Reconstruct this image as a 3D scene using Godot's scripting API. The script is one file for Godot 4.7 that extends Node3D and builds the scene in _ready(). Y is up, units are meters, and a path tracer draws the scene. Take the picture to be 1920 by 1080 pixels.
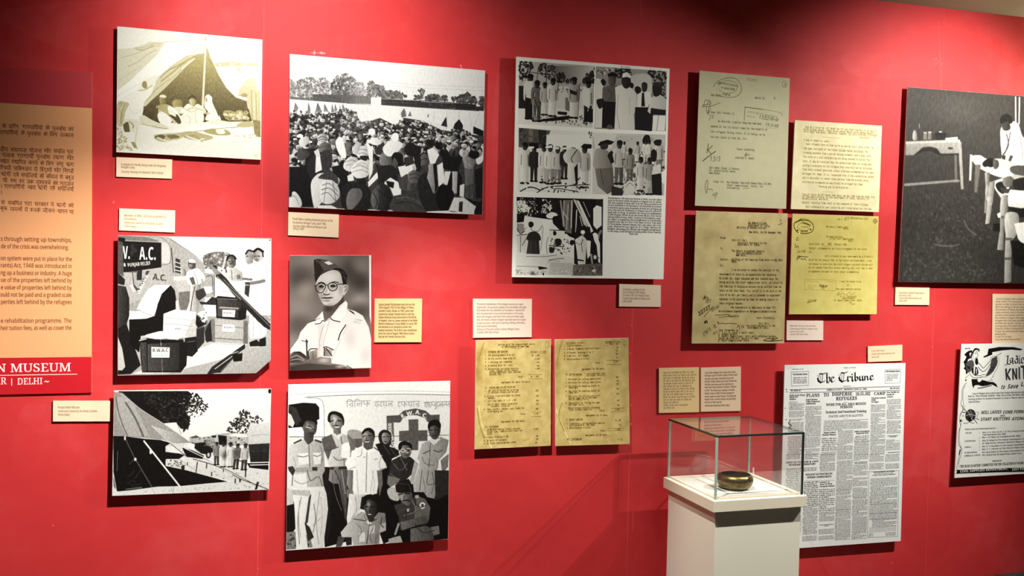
extends Node3D
# A museum wall of mounted photographs, papers and caption cards, with a plinth and a glass case in front of it.
# The wall is the plane z = 0, x runs along it to the right, y is up, the visitor stands at positive z.

const CEILING := 2.763
var used := {}

func _ready() -> void:
	# ---- camera
	var cam := Camera3D.new()
	cam.name = "camera"
	cam.keep_aspect = Camera3D.KEEP_HEIGHT
	cam.fov = 31.87933
	cam.near = 0.05
	cam.far = 60.0
	cam.transform = Transform3D(Basis(Vector3(0.952208, 0.019790, 0.304809), Vector3(-0.008615, 0.999242, -0.037965), Vector3(-0.305329, 0.033525, 0.951657)).orthonormalized(), Vector3(0, 1.55, 3.9980))
	add_child(cam)
	# ---- environment: a closed room, nothing comes in from outside
	var env := Environment.new()
	env.background_mode = Environment.BG_COLOR
	env.background_color = Color(0.02, 0.02, 0.02)
	env.tonemap_mode = Environment.TONE_MAPPER_LINEAR
	env.tonemap_exposure = 1.0
	env.sdfgi_enabled = true
	env.ssao_enabled = true
	env.ssil_enabled = true
	var world := WorldEnvironment.new()
	world.name = "world_environment"
	world.environment = env
	add_child(world)
	# ---- lamps on the ceiling track: place, aim, half angle, energy
	track_rail()
	for l in [
		[Vector3(0.35, 2.62, 1.05), Vector3(0.38, 2.22, 0), 47.0, 2.6, "first spotlight head from the left on the ceiling track"],
		[Vector3(0.52, 2.62, 1.05), Vector3(-1.14, -1.00, 0), 37.9, 13.6, "second spotlight head from the left on the ceiling track"],
		[Vector3(0.80, 2.62, 1.05), Vector3(1.12, 0.16, 0), 26.5, 8.3, "third spotlight head from the left on the ceiling track"],
		[Vector3(3.70, 2.62, 1.05), Vector3(3.37, 1.99, 0), 45.5, 4.1, "fourth spotlight head from the left on the ceiling track"],
		[Vector3(3.87, 2.62, 1.05), Vector3(-0.83, 0.73, 0), 29.9, 7.6, "fifth spotlight head from the left on the ceiling track"],
		[Vector3(4.04, 2.62, 1.05), Vector3(1.74, -2.34, 0), 34.7, 9.9, "last spotlight head at the right end of the ceiling track"],
		[Vector3(1.25, 2.62, 1.05), Vector3(2.18, 0.50, 0.52), 13.5, 7.4, "narrow spotlight head on the ceiling track left of the glass case"],
		[Vector3(3.00, 2.62, 1.05), Vector3(2.15, 0.50, 0.50), 13.5, 3.2, "narrow spotlight head on the ceiling track right of the glass case"],
	]:
		track_light(l[0], l[1], l[2], l[3], l[4])
	# an added light box out of view at right, to brighten the ceiling
	added_uplight(Vector3(4.44, 2.47, 0.15))
	# an added dim panel, unseen behind the visitor, to soften the shade
	added_fill_panel(Vector3(2.0, CEILING - 0.0205, 6.2))
	room()
	hangings()
	case_and_bowl()

# ---------------------------------------------------------------- helpers
func numbered(called: String) -> String:
	var n: int = used.get(called, 0)
	used[called] = n + 1
	return called if n == 0 else "%s_%03d" % [called, n]

func mat(c: Color, rough := 0.6, metal := 0.0) -> StandardMaterial3D:
	var m := StandardMaterial3D.new()
	m.albedo_color = c
	m.roughness = rough
	m.metallic = metal
	return m

func printed(im: Image, rough := 0.55) -> StandardMaterial3D:
	var m := mat(Color.WHITE, rough)
	m.albedo_texture = ImageTexture.create_from_image(im)
	m.texture_repeat = false
	m.metallic_specular = 0.2
	return m

func thing(called: String, label: String, category: String, at: Vector3, group := "") -> Node3D:
	var o := Node3D.new()
	o.name = numbered(called)
	o.position = at
	add_child(o)
	o.set_meta("label", label)
	o.set_meta("category", category)
	if group:
		o.set_meta("group", group)
	return o

func part(called: String, m: Mesh, material: Material, parent: Node3D, at := Vector3.ZERO) -> MeshInstance3D:
	var o := MeshInstance3D.new()
	o.name = called
	o.mesh = m
	o.material_override = material
	o.position = at
	parent.add_child(o, true)
	return o

func structure(called: String, m: Mesh, material: Material, at := Vector3.ZERO) -> MeshInstance3D:
	var o := part(called, m, material, self, at)
	o.set_meta("kind", "structure")
	return o

func quad(st: SurfaceTool, a: Vector3, b: Vector3, c: Vector3, d: Vector3, uv := []) -> void:
	var p := [a, b, c, a, c, d]
	var k := [0, 1, 2, 0, 2, 3]
	var n := (c - a).cross(b - a).normalized()
	for i in 6:
		st.set_normal(n)
		st.set_uv(uv[k[i]] if uv else Vector2.ZERO)
		st.add_vertex(p[i])

# a box with chamfered edges, centred on x and z, standing on y = 0
func bevelled(size: Vector3, r: float) -> ArrayMesh:
	var st := SurfaceTool.new()
	st.begin(Mesh.PRIMITIVE_TRIANGLES)
	var h := size / 2
	var c := Vector3(0, h.y, 0)
	var axes := [Vector3.RIGHT, Vector3.UP, Vector3.BACK]
	var put := func(a: Vector3, b: Vector3, cc: Vector3, d: Vector3) -> void:
		var n: Vector3 = (cc - a).cross(b - a)
		if n.dot((a + b + cc + d) / 4) < 0:
			quad(st, c + a, c + d, c + cc, c + b)
		else:
			quad(st, c + a, c + b, c + cc, c + d)
	for i in 3:
		var u: Vector3 = axes[(i + 1) % 3]
		var v: Vector3 = axes[(i + 2) % 3]
		var hu := absf(h.dot(u)) - r
		var hv := absf(h.dot(v)) - r
		var hn := absf(h.dot(axes[i]))
		for s in [-1.0, 1.0]:
			var o: Vector3 = axes[i] * hn * s
			put.call(o - u * hu - v * hv, o + u * hu - v * hv, o + u * hu + v * hv, o - u * hu + v * hv)
			for t in [-1.0, 1.0]:      # the chamfer between this face and the next
				var e: Vector3 = axes[i] * hn * s + u * hu * t
				var g: Vector3 = axes[i] * (hn - r) * s + u * (hu + r) * t
				put.call(e - v * hv, e + v * hv, g + v * hv, g - v * hv)
	for sx in [-1.0, 1.0]:
		for sy in [-1.0, 1.0]:
			for sz in [-1.0, 1.0]:
				var a := Vector3(h.x * sx, (h.y - r) * sy, (h.z - r) * sz)
				var b := Vector3((h.x - r) * sx, h.y * sy, (h.z - r) * sz)
				var d := Vector3((h.x - r) * sx, (h.y - r) * sy, h.z * sz)
				put.call(a, b, d, d)
	return st.commit()

# an outline in the plane of the wall, given clockwise, drawn out from z0 to z1; the front is left open for the print
func slab(p: PackedVector2Array, z0: float, z1: float, chamfer: float) -> ArrayMesh:
	var st := SurfaceTool.new()
	st.begin(Mesh.PRIMITIVE_TRIANGLES)
	var n := p.size()
	var mid := Vector2.ZERO
	for v in p:
		mid += v / n
	for i in n:
		var a := p[i]
		var b := p[(i + 1) % n]
		var ai := a - (a - mid).normalized() * chamfer
		var bi := b - (b - mid).normalized() * chamfer
		var zc := z1 - chamfer
		quad(st, Vector3(b.x, b.y, z0), Vector3(b.x, b.y, zc), Vector3(a.x, a.y, zc), Vector3(a.x, a.y, z0))
		quad(st, Vector3(b.x, b.y, zc), Vector3(bi.x, bi.y, z1), Vector3(ai.x, ai.y, z1), Vector3(a.x, a.y, zc))
	for i in range(1, n - 1):
		for f in [[0, i + 1, i, z0, -1.0], [0, i, i + 1, z1 - 0.0002, 1.0]]:
			for k in 3:
				var v := p[f[k]]
				if f[4] > 0:
					v -= (v - mid).normalized() * chamfer
				st.set_normal(Vector3(0, 0, f[4]))
				st.add_vertex(Vector3(v.x, v.y, f[3]))
	return st.commit()

func face(p: PackedVector2Array, uv: PackedVector2Array, z: float) -> ArrayMesh:
	var st := SurfaceTool.new()
	st.begin(Mesh.PRIMITIVE_TRIANGLES)
	for i in range(1, p.size() - 1):
		for k in [0, i, i + 1]:
			st.set_normal(Vector3(0, 0, 1))
			st.set_uv(uv[k])
			st.add_vertex(Vector3(p[k].x, p[k].y, z))
	return st.commit()

func tube(st: SurfaceTool, p: PackedVector3Array, r: float, sides := 8) -> void:
	for i in p.size() - 1:
		var d := (p[i + 1] - p[i]).normalized()
		var d0 := (p[i] - p[maxi(i - 1, 0)] + d * 1e-5).normalized() + d
		var d1 := (p[mini(i + 2, p.size() - 1)] - p[i + 1] + d * 1e-5).normalized() + d
		for k in sides:
			var v := []
			for e in [[p[i], d0.normalized()], [p[i + 1], d1.normalized()]]:
				var u: Vector3 = e[1].cross(Vector3(0.13, 0.31, 0.94)).normalized()
				var w: Vector3 = e[1].cross(u)
				for q in [k, k + 1]:
					v.append(e[0] + (u * cos(TAU * q / sides) + w * sin(TAU * q / sides)) * r)
			quad(st, v[0], v[1], v[3], v[2])

func lathe(profile: PackedVector2Array, steps := 64) -> ArrayMesh:
	var st := SurfaceTool.new()
	st.begin(Mesh.PRIMITIVE_TRIANGLES)
	st.set_smooth_group(0)
	for i in profile.size() - 1:
		for k in steps:
			var v := []
			for q in [[i, k], [i + 1, k], [i + 1, k + 1], [i, k], [i + 1, k + 1], [i, k + 1]]:
				var a: float = TAU * (q[1] % steps) / steps
				st.add_vertex(Vector3(profile[q[0]].x * cos(a), profile[q[0]].y, profile[q[0]].x * sin(a)))
	st.index()
	st.generate_normals()
	return st.commit()

# ---------------------------------------------------------------- lamps
func track_rail() -> void:
	var o := thing("track_rail", "black lighting track fixed along the ceiling in front of the red wall", "lighting track", Vector3(2.0, CEILING - 0.031, 1.05))
	part("rail", bevelled(Vector3(5.0, 0.03, 0.035), 0.003), mat(Color(0.03, 0.03, 0.03), 0.4), o)

func track_light(at: Vector3, aim: Vector3, half: float, energy: float, label: String) -> void:
	var o := thing("track_light", label, "spotlight", at, "spotlights on the ceiling track")
	var black := mat(Color(0.03, 0.03, 0.03), 0.4)
	var d := (aim - at).normalized()
	var turn := Basis(Quaternion(Vector3.UP, -d))
	var head := lathe(PackedVector2Array([Vector2(0, 0.088), Vector2(0.028, 0.086), Vector2(0.036, 0.08), Vector2(0.038, 0.0), Vector2(0.035, 0.0), Vector2(0.034, 0.012), Vector2(0, 0.012)]), 32)
	part("head", head, black, o).basis = turn
	var stem := SurfaceTool.new()
	stem.begin(Mesh.PRIMITIVE_TRIANGLES)
	tube(stem, PackedVector3Array([-d * 0.06, Vector3(-d.x * 0.06, CEILING - 0.034 - at.y, 0)]), 0.008)
	part("stem", stem.commit(), black, o)
	var glow := mat(Color.WHITE, 0.4)
	glow.emission_enabled = true
	glow.emission = Color(1.0, 0.95, 0.86)
	glow.emission_energy_multiplier = 4.0
	var lens := part("lens", lathe(PackedVector2Array([Vector2(0, 0.008), Vector2(0.03, 0.008), Vector2(0.033, 0.011), Vector2(0, 0.011)]), 32), glow, o)
	lens.basis = turn
	var s := SpotLight3D.new()
	s.name = "beam"
	s.light_color = Color(1.0, 0.983, 0.957)
	s.light_energy = energy
	s.light_size = 0.012
	s.spot_angle = half
	s.spot_angle_attenuation = 1.0
	s.spot_range = 12.0
	s.spot_attenuation = 2.0
	s.shadow_enabled = true
	add_child(s, true)
	s.look_at_from_position(at + d * 0.012, aim, Vector3.UP)

func added_uplight(at: Vector3) -> void:  # added fixture with no seen source, aimed to lighten the ceiling
	var o := thing("added_uplight", "added unseen black light box on a bracket, put in to brighten the ceiling", "added_uplight", at)
	var black := mat(Color(0.03, 0.03, 0.03), 0.4)
	var tilt := Basis(Quaternion(Vector3.UP, Vector3(-0.85, 0.45, 0.3).normalized()))
	part("housing", bevelled(Vector3(0.14, 0.05, 0.24), 0.004), black, o, tilt * Vector3(0, -0.062, 0)).basis = tilt
	part("bracket", bevelled(Vector3(0.025, 0.025, at.z - 0.03), 0.002), black, o, Vector3(0.06, -0.06, -at.z + 0.001 + (at.z - 0.03) / 2))
	var glow := mat(Color.WHITE, 0.5)
	glow.emission_enabled = true
	glow.emission = Color(1.0, 0.93, 0.8)
	glow.emission_energy_multiplier = 2.0
	part("diffuser", bevelled(Vector3(0.11, 0.004, 0.21), 0.001), glow, o, tilt * Vector3(0, -0.010, 0)).basis = tilt
	var l := AreaLight3D.new()
	l.name = "added_uplight_beam"
	l.area_size = Vector2(0.11, 0.21)
	l.light_color = Color(1.0, 0.93, 0.8)
	l.light_energy = 0.75
	l.area_range = 8.0
	l.shadow_enabled = true
	add_child(l, true)
	l.look_at_from_position(at, at + Vector3(-0.85, 0.45, 0.3), Vector3.BACK)

func added_fill_panel(at: Vector3) -> void:  # added fill light, no such panel is known in the gallery
	var o := thing("added_ceiling_light", "added unseen square fill light panel on the ceiling behind the visitor", "ceiling light", at)
	part("frame", bevelled(Vector3(0.64, 0.02, 0.64), 0.003), mat(Color(0.85, 0.85, 0.85)), o)
	var glow := mat(Color.WHITE, 0.5)
	glow.emission_enabled = true
	glow.emission = Color(1.0, 0.95, 0.87)
	glow.emission_energy_multiplier = 0.8
	part("diffuser", bevelled(Vector3(0.58, 0.004, 0.58), 0.001), glow, o, Vector3(0, -0.004, 0))
	var l := AreaLight3D.new()
	l.name = "added_panel_light"
	l.area_size = Vector2(0.58, 0.58)
	l.light_color = Color(1.0, 0.95, 0.87)
	l.light_energy = 2.5
	l.area_range = 14.0
	l.shadow_enabled = true
	add_child(l, true)
	l.look_at_from_position(at + Vector3(0, -0.008, 0), at + Vector3(0, -1, 0), Vector3.BACK)

# ---------------------------------------------------------------- the room
func room() -> void:
	# painted wall: brushed red, with touched-up patches, scuffs and chips
	var x0 := -1.32
	var x1 := 5.0
	var s := Sheet.new(1580, 692, 128, 5)
	s.draw("""
S 120 643.2 39.3 661.3 39.7 667.1 48.9 675.8 59.9 653.1 65.4 643.7 54.6
S 135 665.9 41.3 746.3 38.9 717.9 55.0 671.1 56.4
S 136 106.6 64.7 156.6 51.1 236.7 43.4 230.8 63.0 162.5 84.2
S 119 271.4 46.6 330.6 34.5 337.6 47.2 284.5 61.7
S 137 273.1 180.0 326.1 175.3 389.4 190.9 382.7 215.3 330.0 212.3
S 121 162.9 156.6 201.1 150.3 228.6 158.8 201.3 172.4 165.9 170.4
S 134 118.2 287.8 132.2 285.2 163.8 308.0 149.4 329.4 115.5 318.5
S 122 384.9 334.1 429.5 343.4 453.2 380.9 404.4 392.0
S 135 719.6 220.4 799.4 228.3 795.4 253.2 735.3 248.6
S 122 692.2 0.2 754.6 2.3 745.1 11.1 697.4 13.4
S 123 794.7 6.7 825.6 8.1 827.0 36.8 800.9 30.6
S 136 398.1 79.7 409.4 96.3 407.1 166.0 396.3 173.3
S 121 379.2 222.2 385.6 271.0 381.5 341.0 374.8 270.8
S 134 484.8 236.2 512.9 239.9 505.7 273.1 489.6 269.1
S 120 729.9 358.3 769.9 368.6 767.0 418.4 731.9 407.6
""")
	s.mottle(190, 20, 3, 4)
	s.mottle(22, 7, 8, 3)
	s.draw("""
E 250 281.1 71.4 0.75 0.75
E 250 285.6 71.1 0.75 0.75
E 250 374.3 72.2 0.58 0.58
E 250 374.7 73.5 0.46 0.46
E 250 498.1 259.0 0.43 0.43
E 250 499.9 295.1 0.46 0.46
E 250 499.8 308.0 0.58 0.58
E 250 166.7 167.0 0.43 0.43
E 250 135.3 355.2 0.38 0.38
E 250 743.9 39.1 0.35 0.35
E 250 718.8 421.0 0.41 0.41
E 250 498.4 239.9 0.35 0.35
E 250 251.1 389.4 0.35 0.35
E 250 749.4 42.7 0.41 0.41
E 250 749.4 256.9 0.38 0.38
E 250 748.7 314.1 0.35 0.35
L 235 0.35 279.1 71.6 283.3 71.2
L 235 0.35 281.4 69.8 281.1 73.4
L 235 0.64 284.3 71.2 287.6 71.2
L 205 0.23 498.2 228.9 499.5 250.9
L 200 0.26 503.0 369.3 503.0 384.2
L 60 0.35 499.4 323.9 497.7 335.7
L 190 0.23 745.1 11.1 750.7 74.7
L 185 0.20 749.0 236.5 749.9 318.3
L 165 0.17 250.7 42.1 251.1 99.8
L 150 0.23 651.2 36.7 652.6 49.3
L 150 0.23 674.4 58.1 676.3 48.2
""")
	s.grainy(3)
	var red := printed(s.image(Color8(140, 23, 26), Color8(202, 50, 52), Color8(240, 184, 176)), 0.62)
	red.metallic_specular = 0.35
	var back := Node3D.new()
	back.name = "wall_back"
	back.set_meta("kind", "structure")
	add_child(back)
	# boards about 1.58 m wide, their joints filled and painted over
	var joints := [x0, 0.265, 1.835, 3.42, x1]
	for i in 4:
		var a: float = joints[i]
		var b: float = joints[i + 1]
		var st := SurfaceTool.new()
		st.begin(Mesh.PRIMITIVE_TRIANGLES)
		var uv := func(x: float, y: float) -> Vector2: return Vector2((x - x0) / (x1 - x0), 1.0 - y / (CEILING + 0.005))
		var g := 0.0009
		var l := a + g
		var r := b - g
		quad(st, Vector3(l, 0, 0), Vector3(l, CEILING, 0), Vector3(r, CEILING, 0), Vector3(r, 0, 0), [uv.call(l, 0), uv.call(l, CEILING), uv.call(r, CEILING), uv.call(r, 0)])
		quad(st, Vector3(l, 0, -0.02), Vector3(l, CEILING, -0.02), Vector3(l, CEILING, 0), Vector3(l, 0, 0))
		quad(st, Vector3(r, 0, 0), Vector3(r, CEILING, 0), Vector3(r, CEILING, -0.02), Vector3(r, 0, -0.02))
		part("wall_board", st.commit(), red, back)
		if i > 0:
			part("joint_filler", bevelled(Vector3(0.0018, CEILING, 0.006), 0.0004), mat(Color8(232, 82, 84), 0.8), back, Vector3(a, 0, -0.0027))
	var core := BoxMesh.new()
	core.size = Vector3(x1 - x0 + 0.4, CEILING, 0.1)
	part("wall_core", core, mat(Color8(150, 30, 34), 0.9), back, Vector3((x0 + x1) / 2, CEILING / 2, -0.0715))
	# floor: dark speckled carpet; ceiling: plain emulsion; the other walls of the gallery
	var fs := Sheet.new(512, 512, 70, 9)
	fs.mottle(30, 30, 2, 3)
	fs.grainy(120)
	var carpet := printed(fs.image(Color8(28, 27, 28), Color8(78, 74, 70), Color8(176, 166, 150)), 0.95)
	carpet.texture_repeat = true
	carpet.uv1_triplanar = true
	carpet.uv1_world_triplanar = true
	carpet.uv1_scale = Vector3(1.1, 1.1, 1.1)
	var box := func(sx: float, sy: float, sz: float) -> BoxMesh:
		var b := BoxMesh.new()
		b.size = Vector3(sx, sy, sz)
		return b
	structure("floor", box.call(6.6, 0.1, 8.2), carpet, Vector3(1.84, -0.05, 3.95))
	var cream := mat(Color8(132, 146, 118), 0.85)
	structure("ceiling", box.call(6.6, 0.1, 8.2), cream, Vector3(1.84, CEILING + 0.05, 3.95))
	var pale := mat(Color8(62, 54, 50), 0.8)
	structure("wall_left", box.call(0.1, CEILING, 8.2), pale, Vector3(-1.42, CEILING / 2, 4.0))
	structure("wall_right", box.call(0.1, CEILING, 8.2), pale, Vector3(5.1, CEILING / 2, 4.0))
	structure("wall_front", box.call(6.6, CEILING, 0.1), pale, Vector3(1.84, CEILING / 2, 8.05))

# ---------------------------------------------------------------- prints and cards on the wall
# a mounted print: its outline on the wall, the matching places on the sheet, the depth it stands off, and the printed faces
func hang(called: String, label: String, category: String, group: String, p: PackedVector2Array, z: float, thick: float, edge: Color) -> Node3D:
	var mid := Vector2.ZERO
	for v in p:
		mid += v / p.size()
	var o := thing(called, label, category, Vector3(mid.x, mid.y, 0), group)
	var q := PackedVector2Array()
	for v in p:
		q.append(v - mid)
	part("board", slab(q, z - thick, z, 0.0006), mat(edge, 0.7), o)
	if z - thick > 0.002:
		var lo := q[0]
		var hi := q[0]
		for v in q:
			lo = lo.min(v)
			hi = hi.max(v)
		var b := BoxMesh.new()
		b.size = Vector3((hi.x - lo.x) * 0.5, (hi.y - lo.y) * 0.5, z - thick)
		part("spacer", b, mat(Color(0.12, 0.11, 0.1), 0.9), o, Vector3(0, 0, (z - thick) / 2))
	return o

func show_print(called: String, o: Node3D, p: PackedVector2Array, uv: PackedVector2Array, z: float, material: Material) -> void:
	var q := PackedVector2Array()
	var mid := Vector2(o.position.x, o.position.y)
	var c := Vector2.ZERO
	for v in p:
		c += v / p.size()
	for v in p:
		q.append(v - mid - (v - c).normalized() * 0.0007)
	part(called, face(q, uv, z + 0.0001), material, o)

func sheet(wide: int, high: int, tone: float, art: String, noise: float, mottled: float, number: int, ink: Color, mid: Color, paper: Color, contrast := 0.0) -> StandardMaterial3D:
	var s := Sheet.new(wide, high, tone, number)
	s.draw(art)
	if mottled > 0.0:
		s.mottle(wide * 0.16, mottled, number, 5)
	if noise > 6.0:
		s.mottle(maxf(wide * 0.014, 5.0), 15, number + 3, 3, 0.4)
		s.soften()
	if noise > 0.0:
		s.grainy(noise)
	return printed(s.image(ink, mid, paper, contrast))

func hangings() -> void:
	var m: StandardMaterial3D
	var o: Node3D
	var p: PackedVector2Array
	var uv: PackedVector2Array
	p = PackedVector2Array([Vector2(-1.04, 2.1807), Vector2(-0.3417, 2.1807), Vector2(-0.3366, 1.0093), Vector2(-1.04, 1.0093)])
	o = hang("text_panel", "tall peach text panel in Hindi and English with dark red bands, cut at left", "text panel", "", p, 0.006, 0.0057, Color8(196, 120, 90))
	p = PackedVector2Array([Vector2(-1.04, 2.1807), Vector2(-0.3417, 2.1807), Vector2(-0.3411, 2.052), Vector2(-1.04, 2.052)])
	uv = PackedVector2Array([Vector2(0, 0), Vector2(1, 0), Vector2(1, 1), Vector2(0, 1)])
	m = mat(Color8(188, 48, 56), 0.55)
	show_print("header_band", o, p, uv, 0.006, m)
	p = PackedVector2Array([Vector2(-1.04, 2.052), Vector2(-0.3411, 2.052), Vector2(-0.3372, 1.1416), Vector2(-1.04, 1.1416)])
	uv = PackedVector2Array([Vector2(0, 0), Vector2(1, 0), Vector2(1, 1), Vector2(0, 1)])
	m = sheet(720, 935, 240, """D 575.9 107.4 18.3 76 60 0 के जरिए
D 668.8 106.6 18.4 95 60 0 शरणार्थियों
D 778.3 104.8 18.5 19.8 60 0 के
D 809.4 106.1 18.5 65.3 60 0 पुनर्वास
D 886.3 104.8 18.6 25.8 60 0 का
D 553.9 139.1 18.2 95.1 60 0 शरणार्थियों
D 663.3 137.5 18.4 16.8 60 0 के
D 691.2 139 18.4 64.4 60 0 पुनर्वास
D 768.4 137.7 18.5 18.4 60 0 के
D 798.1 137.6 18.5 35.5 60 0 लिए
D 846.4 138 18.6 65.6 60 0 तत्काल
D 564.9 225.2 18.3 37.2 60 0 तीय
D 614.7 225.7 18.3 74.9 60 0 सहायता
D 701 224.4 18.4 58.9 60 0 योजना
D 771.3 223.1 18.5 32.5 60 0 और
D 816.6 223.1 18.5 52.6 60 0 संपत्ति
D 879.3 223 18.6 31.5 60 0 पुनः
D 575.9 254.4 18.3 55.3 60 0 पंजाब
D 645.2 254.7 18.4 76.6 60 0 शरणार्थी
D 734.7 254.9 18.5 64.8 60 0 पुनर्वास
D 815.2 254.1 18.5 49.7 60 0 (ऋण
D 879.3 254.1 18.6 32.9 60 0 और
D 567.7 286 18.3 40 60 0 द्योग
D 620.2 286.5 18.3 65.3 60 0 स्थापित
D 698.2 287.4 18.4 43.4 60 0 करने
D 753 287.9 18.5 18.3 60 0 के
D 781.2 288.1 18.5 35.4 60 0 लिए
D 829.4 287.4 18.6 32.7 60 0 लघु
D 876.5 288.3 18.6 35.8 60 0 ऋण
D 566.3 319.6 18.3 49.7 60 0 श्चिमी
D 627.2 319.8 18.3 84.8 60 0 पाकिस्तान
D 723.5 320.1 18.5 16.9 60 0 में
D 751.6 321.1 18.5 56.4 60 0 हिंदुओं
D 818.1 320.4 18.6 32.7 60 0 और
D 860.8 321.6 18.6 51.4 60 0 सिखों
D 569.1 351.4 18.3 45.5 60 0 छोड़ी
D 627.2 352.7 18.3 26.4 60 0 गई
D 663.3 353.4 18.4 75.4 60 0 संपत्तियों
D 750.2 354.3 18.5 19.7 60 0 की
D 781.3 354.5 18.5 53.8 60 0 कीमत
D 845.1 354.8 18.6 15.7 60 0 से
D 870.8 356.1 18.6 41.5 60 0 बहुत
D 578.7 382.3 18.3 20.7 60 0 थी
D 611.9 383.2 18.3 30.5 60 0 उस
D 655 384.4 18.4 23.7 60 0 हद
D 689.9 385.3 18.4 32.2 60 0 तक
D 733.3 385.8 18.5 69 60 0 मुआवजे
D 813.9 387.1 18.6 22.7 60 0 का
D 846.6 388.8 18.6 65.6 60 0 भुगतान
D 570.4 412.3 18.3 4.1 60 0 ।
D 584.2 413.3 18.3 95.4 60 0 शरणार्थियों
D 694.1 413.5 18.4 36.4 60 0 द्वारा
D 741.8 413.9 18.5 43.7 60 0 छोड़ी
D 798.3 414 18.5 25.5 60 0 गई
D 835.2 415.6 18.6 76.9 60 0 संपत्तियों
D 570.4 442.8 18.3 4.1 60 0 ।
D 570.4 496.2 18.3 16.6 60 0 से
D 602.2 497.4 18.3 65.1 60 0 संबंधित
D 678.7 497.7 18.4 35 60 0 था।
D 726.4 498.4 18.5 64.7 60 0 सरकार
D 802.6 498.8 18.6 14.2 60 0 ने
D 829.6 499.5 18.6 44.1 60 0 छात्रों
D 886.7 500.6 18.6 25.8 60 0 को
D 566.3 525.3 18.3 31.7 60 0 कुछ
D 611.9 527.6 18.3 56.9 60 0 मामलों
D 680.1 529.2 18.4 14 60 0 में
D 703.9 529.9 18.4 50.5 60 0 उनके
D 763 530.3 18.5 57.9 60 0 जीवन
L 60 1.5 824 540 832 540
D 835.3 531.8 18.6 47 60 0 यापन
D 891 533.1 18.7 21.5 60 0 या
W sans 567 699.7 29.5 336.9 45 0 0 s through setting up townships,
W sans 568.7 737.7 29.5 322.4 45 0 0 de of the crisis was overwhelming.
W sans 567 798.6 29.5 337.8 45 0 0 on system were put in place for the
W sans 567 834.7 29.5 336.9 45 0 0 rants) Act, 1948 was introduced in
W sans 567 872.8 29.5 337 45 0 0 ng up a business or industry. A huge
W sans 568.7 909.8 29.5 334.5 45 0 0 ue of the properties left behind by
W sans 568.7 947.9 29.5 334.5 45 0 0 e value of properties left behind by
W sans 567 985 29.5 335.3 45 0 0 ould not be paid and a graded scale
W sans 568.7 1022.1 29.5 334.5 45 0 0 perties left behind by the refugees
W sans 568.7 1119.2 29.5 333.8 45 0 0 e rehabilitation programme. The
W sans 567 1156.4 29.5 335.4 45 0 0 heir tuition fees, as well as cover the""", 4, 0, 17, Color8(60, 36, 28), Color8(150, 95, 62), Color8(240, 172, 120))
	show_print("text_field", o, p, uv, 0.006, m)
	p = PackedVector2Array([Vector2(-1.04, 1.1416), Vector2(-0.3372, 1.1416), Vector2(-0.3366, 1.0093), Vector2(-1.04, 1.0093)])
	uv = PackedVector2Array([Vector2(0, 0), Vector2(1, 0), Vector2(1, 1), Vector2(0, 1)])
	m = sheet(720, 135, 0, """W serif 242.2 72.6 57.8 659.6 255 0 0 PARTITION MUSEUM
L 255 3.4 242 88 929 89
W serif 374.7 134.5 46.6 221.2 255 0 0 AMRITSAR
L 255 4 620 106 620 141
W serif 645.8 137.1 43.4 119 255 0 0 DELHI
C 255 4.1 775 126 782 122 788 127 795 123""", 4, 0, 17, Color8(188, 30, 40), Color8(222, 130, 124), Color8(255, 238, 228))
	show_print("footer_band", o, p, uv, 0.006, m)
	p = PackedVector2Array([Vector2(-0.2562, 2.3518), Vector2(0.2588, 2.3464), Vector2(0.2585, 1.8908), Vector2(-0.2566, 1.8944)])
	uv = PackedVector2Array([Vector2(0, 0), Vector2(1, 0), Vector2(1, 1), Vector2(0, 1)])
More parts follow.
